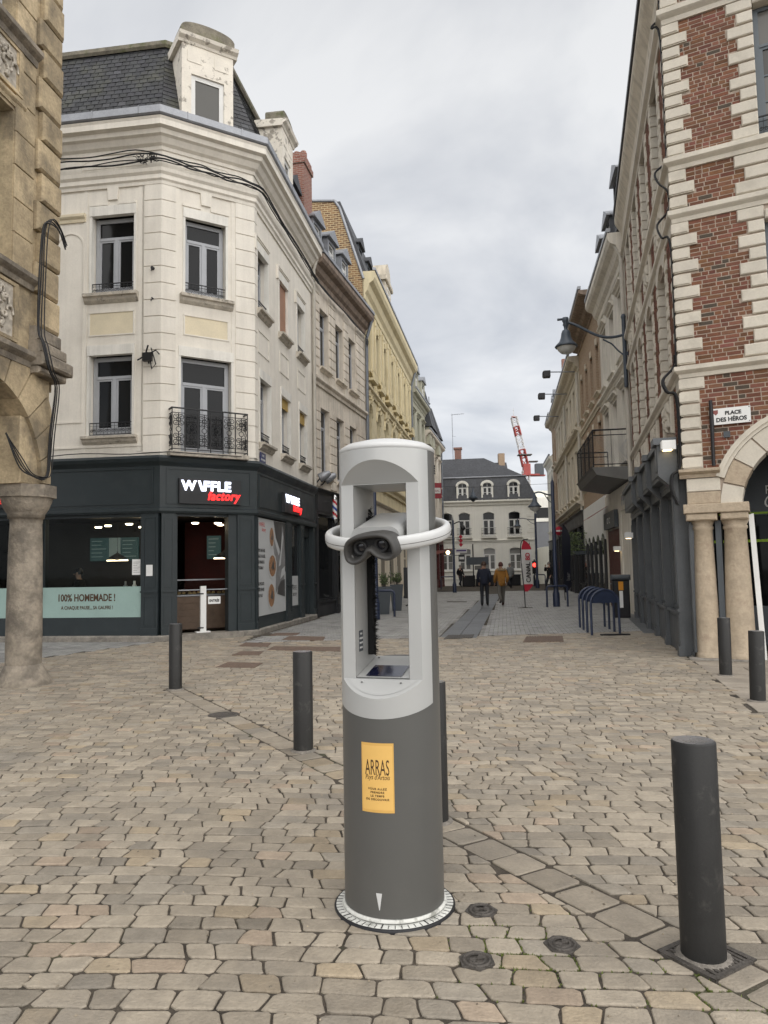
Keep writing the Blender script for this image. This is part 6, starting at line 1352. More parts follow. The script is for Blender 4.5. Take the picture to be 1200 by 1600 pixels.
def walllamp(face, x, y, z, label):
    t = thing('wall_lamp', label, 'lamp', tuple(face.at(x, y, z)), face.a, 'small white wall lamps on the right'); q = MB(); q.block(-.09, .09, -.12, .12, 0, .16, .02); q.build('housing', m_white, t); q = MB(); q.box(-.06, .06, -.08, .06, -.012, -.002); q.build('lamp', m_lampw, t)
walllamp(SR, LS-.15, -.25, 3.55, 'white lit wall lamp high on the corner beside the grey shopfront'); walllamp(SR, .9, -.3, 2.35, 'white wall lamp at the far end of the grey shopfront')
# balloons in the window
for i, (z, c) in enumerate(((1.35, (.02, .07, .2)), (1.1, (.02, .07, .2)))):
    pass
# ------------------------------------------------------------------ the rest of the right side of the street
Q2 = Vector((8.70, 28.7)); Q3 = Vector((9.94, 36.4)); Q4 = Vector((12.6, 53.0)); Q5 = Vector((14.1, 62.0))
L_ = (Q2-RF).length; by = [(.6, 1.6), (2.6, 3.6), (4.7, 5.7)]
t, f, fx = terrace('balcony_house', 'pale rendered house with an iron balcony and blue slate mansard on the right', Q2, RF, 12.0, [(8.3, 10.5, by), (4.9, 7.3, by)], m_cream3, m_cream3, (2.8, 1.3), corn=.5, cornh=.9, winkw=dict(fmat=m_winwhite, pmat=m_panelit), shop=None, hoods=True)
q = MB(); moulding(q, 0, f.L, 7.75, 8.0, .18); q.build('string_course', m_cream3, t, xf=fx)
dormer(t, fx, 1.3, 1.1, 12.3, 1.5, .0, m_slatefar, m_zinc); dormer(t, fx, 3.2, 1.1, 12.3, 1.5, .0, m_slatefar, m_zinc); dormer(t, fx, 5.4, 1.2, 12.6, 1.7, .0, m_slatefar, m_zinc)
pipe(t, [fx @ Vector((f.L-.1, -.45, 12.0)), fx @ Vector((f.L-.1, -.1, 11.3)), fx @ Vector((f.L-.1, -.09, 3.0))], .07, m_pipe)
# balcony
q = MB(); k = [(-1.15, 4.62), (-1.05, 4.42), (-.2, 4.25), (0, 4.25), (0, 4.66), (-1.2, 4.66)]; m_ = len(k); q.add([(.9, yy, z) for yy, z in k]+[(f.L-.5, yy, z) for yy, z in k], [tuple(range(m_-1, -1, -1)), tuple(range(m_, 2*m_))]+[(i, i+m_, (i+1) % m_+m_, (i+1) % m_) for i in range(m_)]); bs = q.build('balcony_slab', surf('dark_soffit', (.15, .148, .14), var=.1, rough=.6, bump=.05), t, xf=fx)
q = MB(); x0, x1 = .95, f.L-.55; z0, z1 = 4.67, 5.85
def bar_run(P, Q, n):
    P = Vector(P); Q = Vector(Q)
    for z, r in ((z1, .025), (z1-.17, .016), (z0+.08, .016)): q.tube([(P.x, P.y, z), (Q.x, Q.y, z)], r, 4)
    for i in range(n+1): p = P.lerp(Q, i/n); q.tube([(p.x, p.y, z0), (p.x, p.y, z1)], .018 if i % 6 == 0 else .008, 4)
bar_run((x0, -1.12), (x1, -1.12), 24); bar_run((x0, 0), (x0, -1.12), 2); bar_run((x1, 0), (x1, -1.12), 2); q.build('balcony_railing', m_black, t, xf=fx)
q = MB()
for i in range(14):
    for s_ in (-1, 1): q.tube([(x1, -1.1+1.1*i/14, z0+.1 if s_ > 0 else z1-.2), (x1, -1.1+1.1*min(14, i+9)/14, z1-.2 if s_ > 0 else z0+.1)], .004, 3)
q.build('mesh_infill', m_zinc, t, xf=fx)
# ground floor: pale piers, glazed door, dark red doors, sign box
boxpart(t, fx, 'pier', m_cream3, (0, .5, -.05, .3, 0, 4.2)); boxpart(t, fx, 'pier', m_cream3, (f.L-.55, f.L, -.05, .3, 0, 4.2)); boxpart(t, fx, 'pier', m_cream3, (3.3, 3.75, -.05, .3, 0, 4.2))
dr = boxpart(t, fx, 'shop_door', m_windark, (3.75, 3.85, .1, .2, 0, 3.4), (f.L-.65, f.L-.55, .1, .2, 0, 3.4), (3.85, f.L-.65, .1, .2, 2.3, 2.42), (3.85, f.L-.65, .1, .2, 0, .25), (4.7, 4.78, .1, .2, .25, 2.3)); boxpart(dr, Matrix.Identity(4), 'pane', m_pane, (3.85, f.L-.65, .14, .15, .25, 3.4))
boxpart(t, fx, 'fascia', m_cream3, (.5, f.L-.55, -.06, .3, 3.4, 4.2)); lettering('MW', .5, m_winframe, t, fx @ T(4.6, -.065, 3.55), extrude=.01)
m_redw = surf('dark_red_wood', (.075, .014, .01), var=.3, scale=6, rough=.5, bump=.05)
dw = boxpart(t, fx, 'folding_door', m_redw, (.5, 3.3, -.02, .1, 0, 2.85))
for i in range(9): boxpart(dw, Matrix.Identity(4), 'board', m_redw, (.52+.31*i, .80+.31*i, -.05, -.02, .05, 2.82))
boxpart(dw, Matrix.Identity(4), 'rail', m_zinc, (.5, 3.3, -.07, -.0501, .85, .89))
sg = boxpart(t, fx, 'sign_board', m_windark, (.55, 3.25, -.2, -.06, 2.9, 3.5)); lettering('C   C', .3, m_winwhite, t, fx @ T(1.9, -.21, 3.08), extrude=.004)
for x, z in ((3.5, 2.2), (f.L-.25, 2.35)): pass
walllamp(f, 3.52, -.18, 2.05, 'white wall lamp between the dark red doors and the glazed shop door'); walllamp(f, f.L-.28, -.18, 2.42, 'white wall lamp on the pale pier beside the glazed shop door')
aw = thing('awning', 'small folded red and white striped awning on the right', 'awning', tuple(f.at(.3, -.5, 3.3)), f.a)
for i in range(7): q = MB(); x = -.7+.2*i; q.add([(x, .4, .5), (x+.2, .4, .5), (x+.2, -.35, .05), (x, -.35, .05), (x, .4, .48), (x+.2, .4, .48), (x+.2, -.35, .02), (x, -.35, .02)], [(0, 1, 2, 3), (7, 6, 5, 4), (3, 2, 6, 7), (0, 3, 7, 4), (1, 5, 6, 2)]); q.build('stripe', m_white if i % 2 else surf('awning_red', (.3, .06, .05), var=.1, rough=.8, bump=0), aw)
# brown brick house
by = bays((Q3-Q2).length, 4, .9)
t, f, fx = terrace('brown_house', 'narrow brown brick house with deep eaves between two pale houses on the right', Q3, Q2, 12.6, [(8.6, 10.6, by), (5.2, 7.4, by)], m_brownbrick, m_cream4, (2.0, 1.6), corn=.75, cornh=.5, corm=m_browncorn, winkw=dict(fmat=m_windark), ks=True)
q = MB(); moulding(q, 0, f.L, 7.9, 8.15, .12); q.build('string_course', m_cream4, t, xf=fx)
boxpart(t, fx, 'fascia', m_white, (0, f.L, -.06, .2, 2.6, 4.3))
for i in range(5):
    x = .15+1.55*i; q = MB(); q.box(x, x+1.1, -.075, .0, 0, 2.3)
    for j in range(8): a0 = math.pi*j/8; a1 = math.pi*(j+1)/8; q.prism([(x+.55, 2.3), (x+.55+.55*math.cos(a0), 2.3+.55*math.sin(a0)), (x+.55+.55*math.cos(a1), 2.3+.55*math.sin(a1))], -.075, .0)
    q.build('arched_opening', m_pane, t, xf=fx); boxpart(t, fx, 'pillar', m_signbox, (x+1.12, x+1.5, -.12, .1, 0, 2.55))
# long sand coloured house with floodlights
LL4 = (Q4-Q3).length; by = bays(LL4, 8, 1.05)
t, f, fx = terrace('sand_house', 'long sand coloured house with many tall windows and floodlights on its eaves', Q4, Q3, 12.1, [(8.9, 11.0, by), (5.3, 7.7, by)], m_cream4, m_cream4, (2.0, 2.0), corn=.55, cornh=.7, winkw=dict(fmat=m_winwhite), shop=(m_signbox, 4.3), shop_n=6, door=[1, 4])
q = MB(); moulding(q, 0, f.L, 8.2, 8.5, .3); q.build('string_course', m_cream4, t, xf=fx); q = MB(); moulding(q, 0, f.L, 4.5, 4.8, .35); q.build('string_course', m_cream4, t, xf=fx)
q = MB(); 
for x in (f.L-.2, f.L-8): pipe(t, [fx @ Vector((x, -.12, 11.3)), fx @ Vector((x, -.1, 4.3))], .07, m_pipe)
for k, (x, lab) in enumerate(((f.L-1.0, 'nearest of three black floodlights under the eaves on the right'), (f.L-6.0, 'middle one of three black floodlights under the eaves on the right'), (f.L-12.5, 'farthest of three black floodlights under the eaves on the right'))):
    fl_ = thing('floodlight', lab, 'floodlight', tuple(f.at(x, -.5, 11.5)), f.a, 'floodlights on the right eaves'); q = MB(); q.tube([(0, .4, .05), (0, -.9, .12)], .03, 5); q.build('arm', m_pipez, fl_); q = MB(); q.block(-.25, .25, -1.25, -.85, -.15, .15, .06); q.build('lamp_head', m_black, fl_)
# dark brick gable and white house at the far end of the right side
t, f, fx = terrace('far_brick_house', 'far dark brick house with a grey mansard at the end of the right side', Vector((13.35, 57.5)), Q4, 12.6, [(9.2, 11.0, bays(4.5, 2, 1)), (5.6, 7.7, bays(4.5, 2, 1))], m_brownbrick, m_cream4, (3.2, 1.0), corn=.5, winkw=dict(fmat=m_winwhite), shop=(m_signbox, 4.2), shop_n=2)
q = MB(); q.box(f.L-.2, f.L+.2, .6, 1.6, 12.5, 16.6); q.build('chimney', m_chimbrick, t, xf=fx); q = MB(); q.add([(f.L+.01, -.1, 12.5), (f.L+.01, 5, 12.5), (f.L+.01, 5, 15.9), (f.L+.01, 1.1, 15.9)], [(0, 1, 2, 3)]); q.build('brick_gable', m_chimbrick, t, xf=fx)
dormer(t, fx, 1.2, 1.0, 13, 1.3, .1, m_zinc, m_zinc); dormer(t, fx, 3.2, 1.0, 13, 1.3, .1, m_zinc, m_zinc)
t, f, fx = terrace('far_white_house', 'far white house closing the right side of the street', Vector((14.1, 63.0)), Vector((13.35, 57.5)), 10.2, [(7.4, 9.2, bays(5.5, 3, .9)), (4.4, 6.4, bays(5.5, 3, .9))], m_whiter, m_whiter, (1.6, 1.2), corn=.3, winkw=dict(fmat=m_windark), shop=(m_signbox, 3.6), shop_n=2)
# bracket lantern
lan = thing('bracket_lantern', 'blue grey street lantern on a curved wall bracket high on the right', 'lantern', tuple(SR.at(.05, 0, 7.95)), SR.a)
m_lb = surf('lantern_paint', (.06, .075, .095), var=.1, rough=.45, bump=0); 
LT = Matrix.Identity(4)
q = MB(); q.tube([(0, -.12, -.9), (0, -.12, 1.25)], .06, 8); q.lathe([(.001, 1.42), (.05, 1.4), (.08, 1.32), (.06, 1.24)], 8, (0, -.12)); q.box(-.03, .03, -.1, .05, .1, .2); q.box(-.03, .03, -.1, .05, .8, .9); q.build('post', m_lb, lan)
q = MB(); P = [(0, -.12-1.75*u, .75+.16*math.sin(u*math.pi*1.5)*(-1)+.42*u) for u in [i/14 for i in range(15)]]; q.tube(P, .045, 8); q.tube([(0, -.14, .1), (0, -.3, .25), (0, -.5, .5), (0, -.75, .66)], .025, 6); q.build('arm', m_lb, lan)
ex, ez = P[-1][1], P[-1][2]
q = MB(); q.lathe([(.03, ez+.16), (.09, ez+.14), (.1, ez+.02), (.07, ez-.02), (.09, ez-.1), (.06, ez-.14), (.05, ez-.24), (.11, ez-.28), (.14, ez-.36), (.16, ez-.5), (.22, ez-.64), (.31, ez-.73), (.36, ez-.79), (.34, ez-.82), (.2, ez-.8)], 24, (0, ex)); q.tube([(0, ex-.25, ez+.1), (0, ex+.1, ez+.1)], .04, 6); q.build('lamp_hood', m_lb, lan)
q = MB(); q.lathe([(.30, ez-.80), (.26, ez-.91), (.17, ez-1.0), (.001, ez-1.05)], 20, (0, ex)); q.build('lamp_bowl', surf('frosted_glass', (.55, .55, .52), var=.03, rough=.3, bump=0), lan)
# ------------------------------------------------------------------ house closing the street
XE = 6.0
eb = Face((4.3, 62.9), (12.75, 61.7)); end = thing('end_house', 'white rendered house with slate mansard and three arched dormers closing the street', 'building', (8.5, 62.3, 0)); fe = eb.loc(end); LE = eb.L
cs = [1.05, 2.55, 4.6, 6.75]; hw = .5
lo_ = [(c-hw, c+hw, 1.25, 3.15) for c in cs]; up_ = [(c-hw, c+hw, 4.15, 6.2) for c in cs]
b = MB(); b.wall(-.6, LE, 0, 7.2, lo_+up_, .25); b.add([(LE, 0, 0), (LE, 8, 0), (LE, 8, 7.2), (LE, 0, 7.2)], [(0, 1, 2, 3)]); b.build('wall', m_whiter, end, xf=fe)
boxpart(end, fe, 'core', m_dark, (-.5, LE-.05, .4, 7.9, .1, 7.1))
def arch_top(parent, fx, c, hw, z1, rise, mat, y0=-.02, y1=.24):
    q = MB(); n = 8
    for i in range(n):
        u0 = -1+2*i/n; u1 = -1+2*(i+1)/n; q.prism([(c+hw*u0, z1-rise*u0*u0), (c+hw*u1, z1-rise*u1*u1), (c+hw*u1, z1+.015), (c+hw*u0, z1+.015)], y0, y1)
    return q.build('arch_head', mat, parent, xf=fx)
for c in cs:
    window(end, fe, c-hw, c+hw, 1.25, 3.15, .14, m_winwhite, m_panelit, .72, 2, 2, fine=.03); window(end, fe, c-hw, c+hw, 4.15, 6.2, .14, m_winwhite, m_pane, .68, 2, 2, fine=.03)
    arch_top(end, fe, c, hw, 3.15, .14, m_whiter); arch_top(end, fe, c, hw, 6.2, .18, m_whiter)
    q = MB(); q.box(c-.65, c+.65, -.28, 0, 4.0, 4.1); q.build('balcony_slab', m_whiter, end, xf=fe); balconette(end, fe, c-.62, c+.62, 4.1, .75, -.25)
    for z in (3.2, 6.25): q = MB(); q.prism([(c-.07, z-.02), (c+.07, z-.02), (c+.11, z+.2), (c-.11, z+.2)], -.06, .02); q.build('keystone', m_whiter, end, xf=fe)
    sillpart(end, fe, c-hw-.1, c+hw+.1, 1.25, m_whiter, .1, .12)
for z0, z1, d in ((3.62, 3.85, .12), (.5, .6, .05)): q = MB(); moulding(q, -.6, LE, z0, z1, d); q.build('string_course', m_whiter, end, xf=fe)
q = MB(); moulding(q, -.6, LE+.15, 6.8, 7.25, .35); q.build('cornice', m_whiter, end, xf=fe)
for i in range(18): q = MB(); q.block(LE-(.75 if i % 2 else .55), LE+.02, -.035, .1, .62+.34*i, .62+.34*i+.31, .015); q.build('quoin', m_whiter, end, xf=fe)
q = MB(); z0, z1, z2 = 7.26, 9.25, 11.35
lo4 = [(-.6, -.2), (LE+.15, -.2), (LE+.15, 8), (-.6, 8)]; mi4 = [(-.6, .7), (LE-.75, .7), (LE-.75, 7.3), (-.6, 7.3)]; hi4 = [(-.6, 3.6), (LE-4.2, 3.6), (LE-4.2, 4.4), (-.6, 4.4)]
q.add([(x, y, z0) for x, y in lo4]+[(x, y, z1) for x, y in mi4]+[(x, y, z2) for x, y in hi4], [(0, 1, 5, 4), (1, 2, 6, 5), (2, 3, 7, 6), (3, 0, 4, 7), (4, 5, 9, 8), (5, 6, 10, 9), (6, 7, 11, 10), (7, 4, 8, 11), (8, 9, 10, 11)]); rf = q.build('roof', m_slatefar, end, xf=fe)
q = MB(); q.tube([(-.6, .66, z1+.03), (LE-.7, .66, z1+.03), (LE-.7, 7.3, z1+.03)], .07, 5); q.build('roof_roll', m_zinc, rf)
for c in (2.45, 4.55, 6.75):
    q = MB(); q.box(c-.5, c-.38, -.12, 1.2, 7.3, 8.5); q.box(c+.38, c+.5, -.12, 1.2, 7.3, 8.5)
    n = 8
    for i in range(n):
        a0 = math.pi*i/n; a1 = math.pi*(i+1)/n; q.prism([(c+.38*math.cos(a0), 8.42+.3*math.sin(a0)), (c+.56*math.cos(a0), 8.48+.45*math.sin(a0)), (c+.56*math.cos(a1), 8.48+.45*math.sin(a1)), (c+.38*math.cos(a1), 8.42+.3*math.sin(a1))], -.16, 1.2)
    d = q.build('dormer', m_whiter, end, xf=fe); window(d, Matrix.Identity(4), c-.38, c+.38, 7.35, 8.7, .0, m_winwhite, m_pane, .72, 2, 2, bar=.04, top=2, fine=.03)
q = MB(); q.box(1.7, 2.3, 3.8, 4.4, 11, 12.3); q.box(1.62, 2.38, 3.72, 4.48, 12.3, 12.45); ch = q.build('chimney', m_chimbrick, end, xf=fe)
an = thing('roof_aerial', 'thin television aerial rising from the roof of the white end house', 'aerial', tuple(eb.at(1.55, 3.9, 11.3))); q = MB(); q.tube([(0, 0, -.5), (0, 0, 4.3)], .03, 5); q.build('mast', m_zinc, an); q = MB(); q.tube([(-.1, 0, 4.2), (1.1, 0, 4.3)], .02, 4)
for i in range(6): q.tube([(.2+.17*i, -.2, 4.22+.01*i), (.2+.17*i, .2, 4.22+.01*i)], .012, 4)
q.tube([(-.0, -.25, 2.2), (.3, .25, 2.2)], .015, 4); q.build('antenna', m_zinc, an)
q = MB(); q.slab([(12.9, 66), (19, 66), (19, 74), (12.9, 74)], 0, 9.6); 
rb = thing('roof_behind', 'dark slate roof of a lower house peeping over the white end house', 'building', (10.6, 73, 0)); q = MB(); q.box(-2.2, 1.7, -2, 3, 0, 9); q.build('wall', m_whiter, rb); q = MB(); q.add([(-2.3, -2.2, 9), (1.8, -2.2, 9), (1.8, 3.2, 9), (-2.3, 3.2, 9), (-2.3, .5, 12.0), (1.8, .5, 12.0)], [(0, 1, 5, 4), (1, 2, 5), (2, 3, 4, 5), (3, 0, 4)]); q.build('roof', m_slatefar, rb); q = MB(); q.box(1.0, 1.6, .2, .9, 10.5, 12.9); q.build('chimney', m_brownbrick, rb)
# plain modern block far right
mo = thing('modern_block', 'plain grey modern block with a white window band beyond the end house', 'building', (17.6, 84, 0))
q = MB(); q.box(-4.0, 4, 0, 10, 0, 6.6); q.build('wall', surf('grey_cladding', (.16, .165, .175), var=.08, rough=.6, bump=.02), mo); q = MB(); q.box(-4.0, 4, -.1, 10, 6.6, 7.0); q.box(-4, 4, -.1, 10, 8.2, 9.4); q.box(-3.0, 4, .6, 10, 9.4, 10.2); q.build('band', m_whiter, mo)
for i in range(6): q = MB(); q.box(-3.9+1.3*i, -2.75+1.3*i, .05, .15, 7.0, 8.2); q.build('window', m_pane, mo)
q = MB(); q.box(-4, 4, .2, 10, 7.0, 8.2); q.build('core', m_windark, mo)
gw = thing('garden_wall', 'low white wall with an arched top beside the white end house', 'wall', (14.2, 64.5, 0)); q = MB(); P = [(-1.4, 0), (1.6, 0), (1.6, 2.9)]+[(1.6-.3*i, 2.9+.35*math.sin(math.pi*i/10)) for i in range(1, 11)]; q.prism(P, 0, .3); q.build('wall', m_whiter, gw)
# crane
m_cred = surf('crane_red', (.36, .07, .06), var=.15, rough=.5, bump=0); m_cwhite = surf('crane_white', (.62, .6, .58), var=.1, rough=.5, bump=0)
crane = thing('tower_crane', 'red and white luffing tower crane rising beyond the end house', 'crane', (29.9, 150, 0))
def lattice(b, P, Q, w0, w1, n, r):
    P = Vector(P); Q = Vector(Q); d = (Q-P).normalized(); a = Vector((1, 0, 0)); a = (a-d*a.dot(d)).normalized(); c = d.cross(a)
    pt = lambda t, i: P.lerp(Q, t)+(a*(1 if i in (0, 1) else -1)+c*(1 if i in (1, 2) else -1))*(w0+(w1-w0)*t)/2
    for k in range(n):
        t0, t1 = k/n, (k+1)/n
        for i in range(4):
            b.tube([pt(t0, i), pt(t1, i)], r, 4); b.tube([pt(t0, i), pt(t1, (i+1) % 4)], r*.6, 3); b.tube([pt(t1, i), pt(t1, (i+1) % 4)], r*.6, 3)
q = MB(); lattice(q, (0, 0, 0), (-.7, 0, 21), 1.3, 1.3, 12, .1); q.build('mast', m_cwhite, crane)
q = MB(); lattice(q, (-.7, 0, 22), (-1.35, 0, 25.4), 1.1, 1.1, 2, .15); q.build('jib', m_cred, crane); q = MB(); lattice(q, (-1.35, 0, 25.4), (-1.95, 0, 28.3), 1.1, 1.1, 2, .08); q.build('jib', m_cwhite, crane); q = MB(); lattice(q, (-1.95, 0, 28.3), (-2.35, 0, 30.2), 1.05, 1.0, 2, .15); q.build('jib', m_cred, crane); q = MB(); lattice(q, (-2.35, 0, 30.2), (-2.75, 0, 32.2), 1.15, 1.1, 2, .1); q.tube([(-2.75, 0, 32.2), (-2.85, 0, 34)], .05, 4); q.build('jib', m_cwhite, crane)
q = MB(); q.box(-3.25, -2.25, -.5, .5, 32.1, 32.35); q.build('jib_head', m_cred, crane)
q = MB(); q.box(-1.2, .2, -.8, .8, 20.3, 22.4); q.box(-1.5, 2.0, -.9, .9, 20.0, 20.3); q.box(.3, 3.2, -.7, .7, 19.9, 20.1); q.build('slewing_unit', m_cred, crane); q = MB(); q.box(1.3, 2.9, -.8, .8, 20.1, 22.4); q.build('counterweight', m_windark, crane); q = MB(); q.box(-2.2, .6, -.9, .9, 24.2, 24.4); q.box(.0, 1.8, -.7, .7, 22.8, 23.0); q.build('walkway', m_iron, crane)
# ------------------------------------------------------------------ street furniture
def bike_hoop(x, y, w_, h, rz, label, plate=True, mat=None, r=.03, group='blue cycle hoops on the right'):
    t = thing('cycle_hoop', label, 'cycle rack', (x, y, 0), rz, group); R_ = w_/2; q = MB()
    P = [(-R_, 0, 0), (-R_, 0, h-R_*.9)]+[(-R_*math.cos(math.pi*i/12), 0, h-R_*.9+R_*.9*math.sin(math.pi*i/12)) for i in range(1, 12)]+[(R_, 0, h-R_*.9), (R_, 0, 0)]
    q.tube(P, r, 8); q.build('hoop', mat or m_blue, t)
    if plate:
        q = MB(); P = [(-R_*math.cos(math.pi*i/14)*.97, h-R_*.9+R_*.88*math.sin(math.pi*i/14)) for i in range(15)]; q.prism(P[::-1], -.008, .008); q.build('plate', m_blue, t)
labs = ['nearest', 'second nearest', 'third nearest', 'farthest']
for i in range(4): bike_hoop(5.0+.10*i, 16.92+.72*i, .66, 1.02, .1, f'{labs[i]} of the four blue arched cycle hoops by the grey shopfront')
t = thing('hoop_foot', 'dark flat base bar lying under the nearest cycle hoop', 'base bar', (5.0, 16.8, 0)); q = MB(); q.box(-.15, .5, -.06, .06, 0, .03); q.build('bar', m_black, t)
def square_hoop(x, y, w_, h, rz, label, mat=None, r=.04):
    t = thing('barrier_hoop', label, 'barrier', (x, y, 0), rz, 'square topped steel barriers'); q = MB(); e = .1
    q.tube([(-w_/2, 0, 0), (-w_/2, 0, h-e), (-w_/2+e*.3, 0, h-e*.3), (-w_/2+e, 0, h), (w_/2-e, 0, h), (w_/2-e*.3, 0, h-e*.3), (w_/2, 0, h-e), (w_/2, 0, 0)], r, 8); q.build('hoop', mat or m_blue, t)
square_hoop(6.63, 28.6, .82, .80, .1, 'dark square topped barrier around the lamp post in mid street')
square_hoop(.0-.02, 24.6, .62, .86, -.1, 'blue barrier hoop in front of the planters seen through the viewer')
square_hoop(4.55, 54, 1.0, .9, .2, 'far dark barrier hoop on the left by the walking person'); square_hoop(11.9, 57, .9, .9, .1, 'far dark barrier hoop beside the red traffic light')
def lamp_post(x, y, h, label, arm=0, r=.075, cam=False, name='lamp_post', cat='lamp post', lz=None, mat=None):
    t = thing(name, label, cat, (x, y, 0)); q = MB(); q.lathe([(r*1.6, 0), (r*1.6, .5), (r*1.2, .6), (r, .7), (r*.8, h-.1), (r*.3, h), (.001, h+.25)], 10); q.build('post', mat or m_blue, t)
    if arm:
        z = lz or h-.7; q = MB(); q.tube(spline([(0, 0, z), (arm*.3, 0, z+.02), (arm*.7, 0, z+.12), (arm, 0, z+.08)]), .03, 6); q.tube([(0, 0, z-.35), (arm*.25, 0, z-.2), (arm*.45, 0, z+.03)], .018, 5); q.build('arm', m_lb, t)
        q = MB(); q.lathe([(.03, z+.1), (.05, z-.05), (.07, z-.1), (.1, z-.25), (.2, z-.38), (.28, z-.45), (.26, z-.47)], 14, (arm, 0)); q.build('lamp_hood', m_lb, t); q = MB(); q.lathe([(.22, z-.47), (.17, z-.58), (.001, z-.66)], 12, (arm, 0)); q.build('lamp_bowl', MATS['frosted_glass'], t)
    return t
lamp_post(6.62, 28.72, 4.95, 'tall dark lamp post with a lantern arm in the middle of the right side', -.72, .085, lz=4.35)
lamp_post(-.30, 23.3, 5.2, 'navy blue post seen through the opening of the viewer', 0, .075)
lamp_post(10.9, 53.0, 5.4, 'thin far dark lamp post next to the red traffic light', -1.3, .09, lz=4.9)
lamp_post(11.9, 60.6, 3.5, 'far wall lantern on the corner of the white end house', .0, .05)
t = lamp_post(4.35, 46.5, 4.6, 'black camera post far along the left side', 0, .08, name='camera_post', cat='camera post'); q = MB(); q.tube(spline([(0, 0, 4.3), (.4, 0, 4.45), (.62, 0, 4.25)]), .04, 5); q.build('arm', m_black, t); q = MB(); q.lathe([(.001, 3.85), (.13, 3.95), (.16, 4.05), (.1, 4.2), (.04, 4.25)], 10, (.62, 0)); q.build('camera', m_black, t)
t = thing('wire_lantern', 'far blue lantern hanging from a wire before the end house', 'lantern', (6.95, 57, 7.35)); q = MB(); q.tube([(-2.8, 0, .55), (0, 0, .42), (6.3, 0, .6)], .012, 4); q.build('wire', m_black, t); q = MB(); q.lathe([(.03, .42), (.05, .1), (.12, 0), (.16, -.2), (.42, -.45), (.3, -.5), (.001, -.75)], 12); q.build('lamp_hood', m_lb, t)
# litter bin
t = thing('litter_bin', 'tall dark litter bin with an orange and white stripe beside the pale pier', 'bin', (7.1, 22.35, 0), -.2); q = MB(); q.block(-.24, .24, -.2, .2, 0, 1.12, .03); q.build('body', m_black, t); q = MB(); q.block(-.28, .28, -.24, .24, 1.12, 1.28, .05); q.build('lid', m_windark, t)
q = MB(); q.box(-.08, .06, -.215, -.2005, .82, 1.08); q.build('stripe', surf('orange_stripe', (.6, .25, .02), var=.03, rough=.5, bump=0), t); q = MB(); q.box(-.06, .04, -.214, -.2005, .3, .8); q.build('stripe', m_white, t)
# planters with shrubs
def planter(x, y, h, label):
    t = thing('planter', label, 'planter', (x, y, 0), 0, 'dark tapered planters'); q = MB(); a, c = .17, .25
    q.add([(-a, -a, 0), (a, -a, 0), (a, a, 0), (-a, a, 0), (-c, -c, h), (c, -c, h), (c, c, h), (-c, c, h), (-c+.03, -c+.03, h), (c-.03, -c+.03, h), (c-.03, c-.03, h), (-c+.03, c-.03, h), (-c+.04, -c+.04, h-.06), (c-.04, -c+.04, h-.06), (c-.04, c-.04, h-.06), (-c+.04, c-.04, h-.06)], [(3, 2, 1, 0), (0, 1, 5, 4), (1, 2, 6, 5), (2, 3, 7, 6), (3, 0, 4, 7), (4, 5, 9, 8), (5, 6, 10, 9), (6, 7, 11, 10), (7, 4, 8, 11), (8, 9, 13, 12), (9, 10, 14, 13), (10, 11, 15, 14), (11, 8, 12, 15), (12, 13, 14, 15)]); q.build('tub', m_windark, t)
    s_ = thing('shrub', label.replace('planter', 'shrub in the planter').replace('dark tapered ', 'leafy evergreen '), 'shrub', (x, y, h-.06), 0, 'leafy shrubs in planters'); q = MB(); st = MB(); random.seed(int(x*100))
    for i in range(26):
        a0 = rnd(0, 6.28); r = rnd(.04, .26); top = Vector((r*math.cos(a0), r*math.sin(a0), rnd(.25, .52))); st.tube([(top.x*.3, top.y*.3, 0), top*.6, top], .006, 3)
        for j in range(9):
            p = top*rnd(.45, 1.05); d = Vector((rnd(-1, 1), rnd(-1, 1), rnd(.1, 1))).normalized()*rnd(.06, .1); n_ = d.orthogonal().normalized()*.02; v_ = rnd(.7, 1.8); q.add([p, p+d*.5+n_, p+d, p+d*.5-n_], [(0, 1, 2, 3)], (v_, v_, v_*.9))
    st.build('stems', m_iron, s_); q.build('leaves', m_leaf, s_, True)
planter(-.05, 26.0, .96, 'nearer dark tapered planter seen through the viewer'); planter(.42, 28.0, .98, 'farther dark tapered planter seen through the viewer')
t = thing('pavement_sign', 'tall black pavement sign on a metal stand seen beside the viewer post', 'sign', (1.12, 31.2, 0), -.1); q = MB(); q.box(-.34, .34, -.03, .03, .42, 1.62); q.build('board', m_signbox, t); q = MB(); q.box(-.36, .36, -.02, .02, .32, .42); q.tube([(0, 0, .0), (0, 0, .34)], .03, 6); q.tube([(-.25, -.2, .02), (.0, 0, .1), (.25, -.2, .02)], .025, 5); q.tube([(-.25, .2, .02), (.0, 0, .1), (.25, .2, .02)], .025, 5); q.build('stand', m_black, t); q = MB(); q.tube(circle(0, .55, .1, 10, math.pi*.9, math.pi*2.0, -.035), .015, 4); q.build('logo', m_white, t)
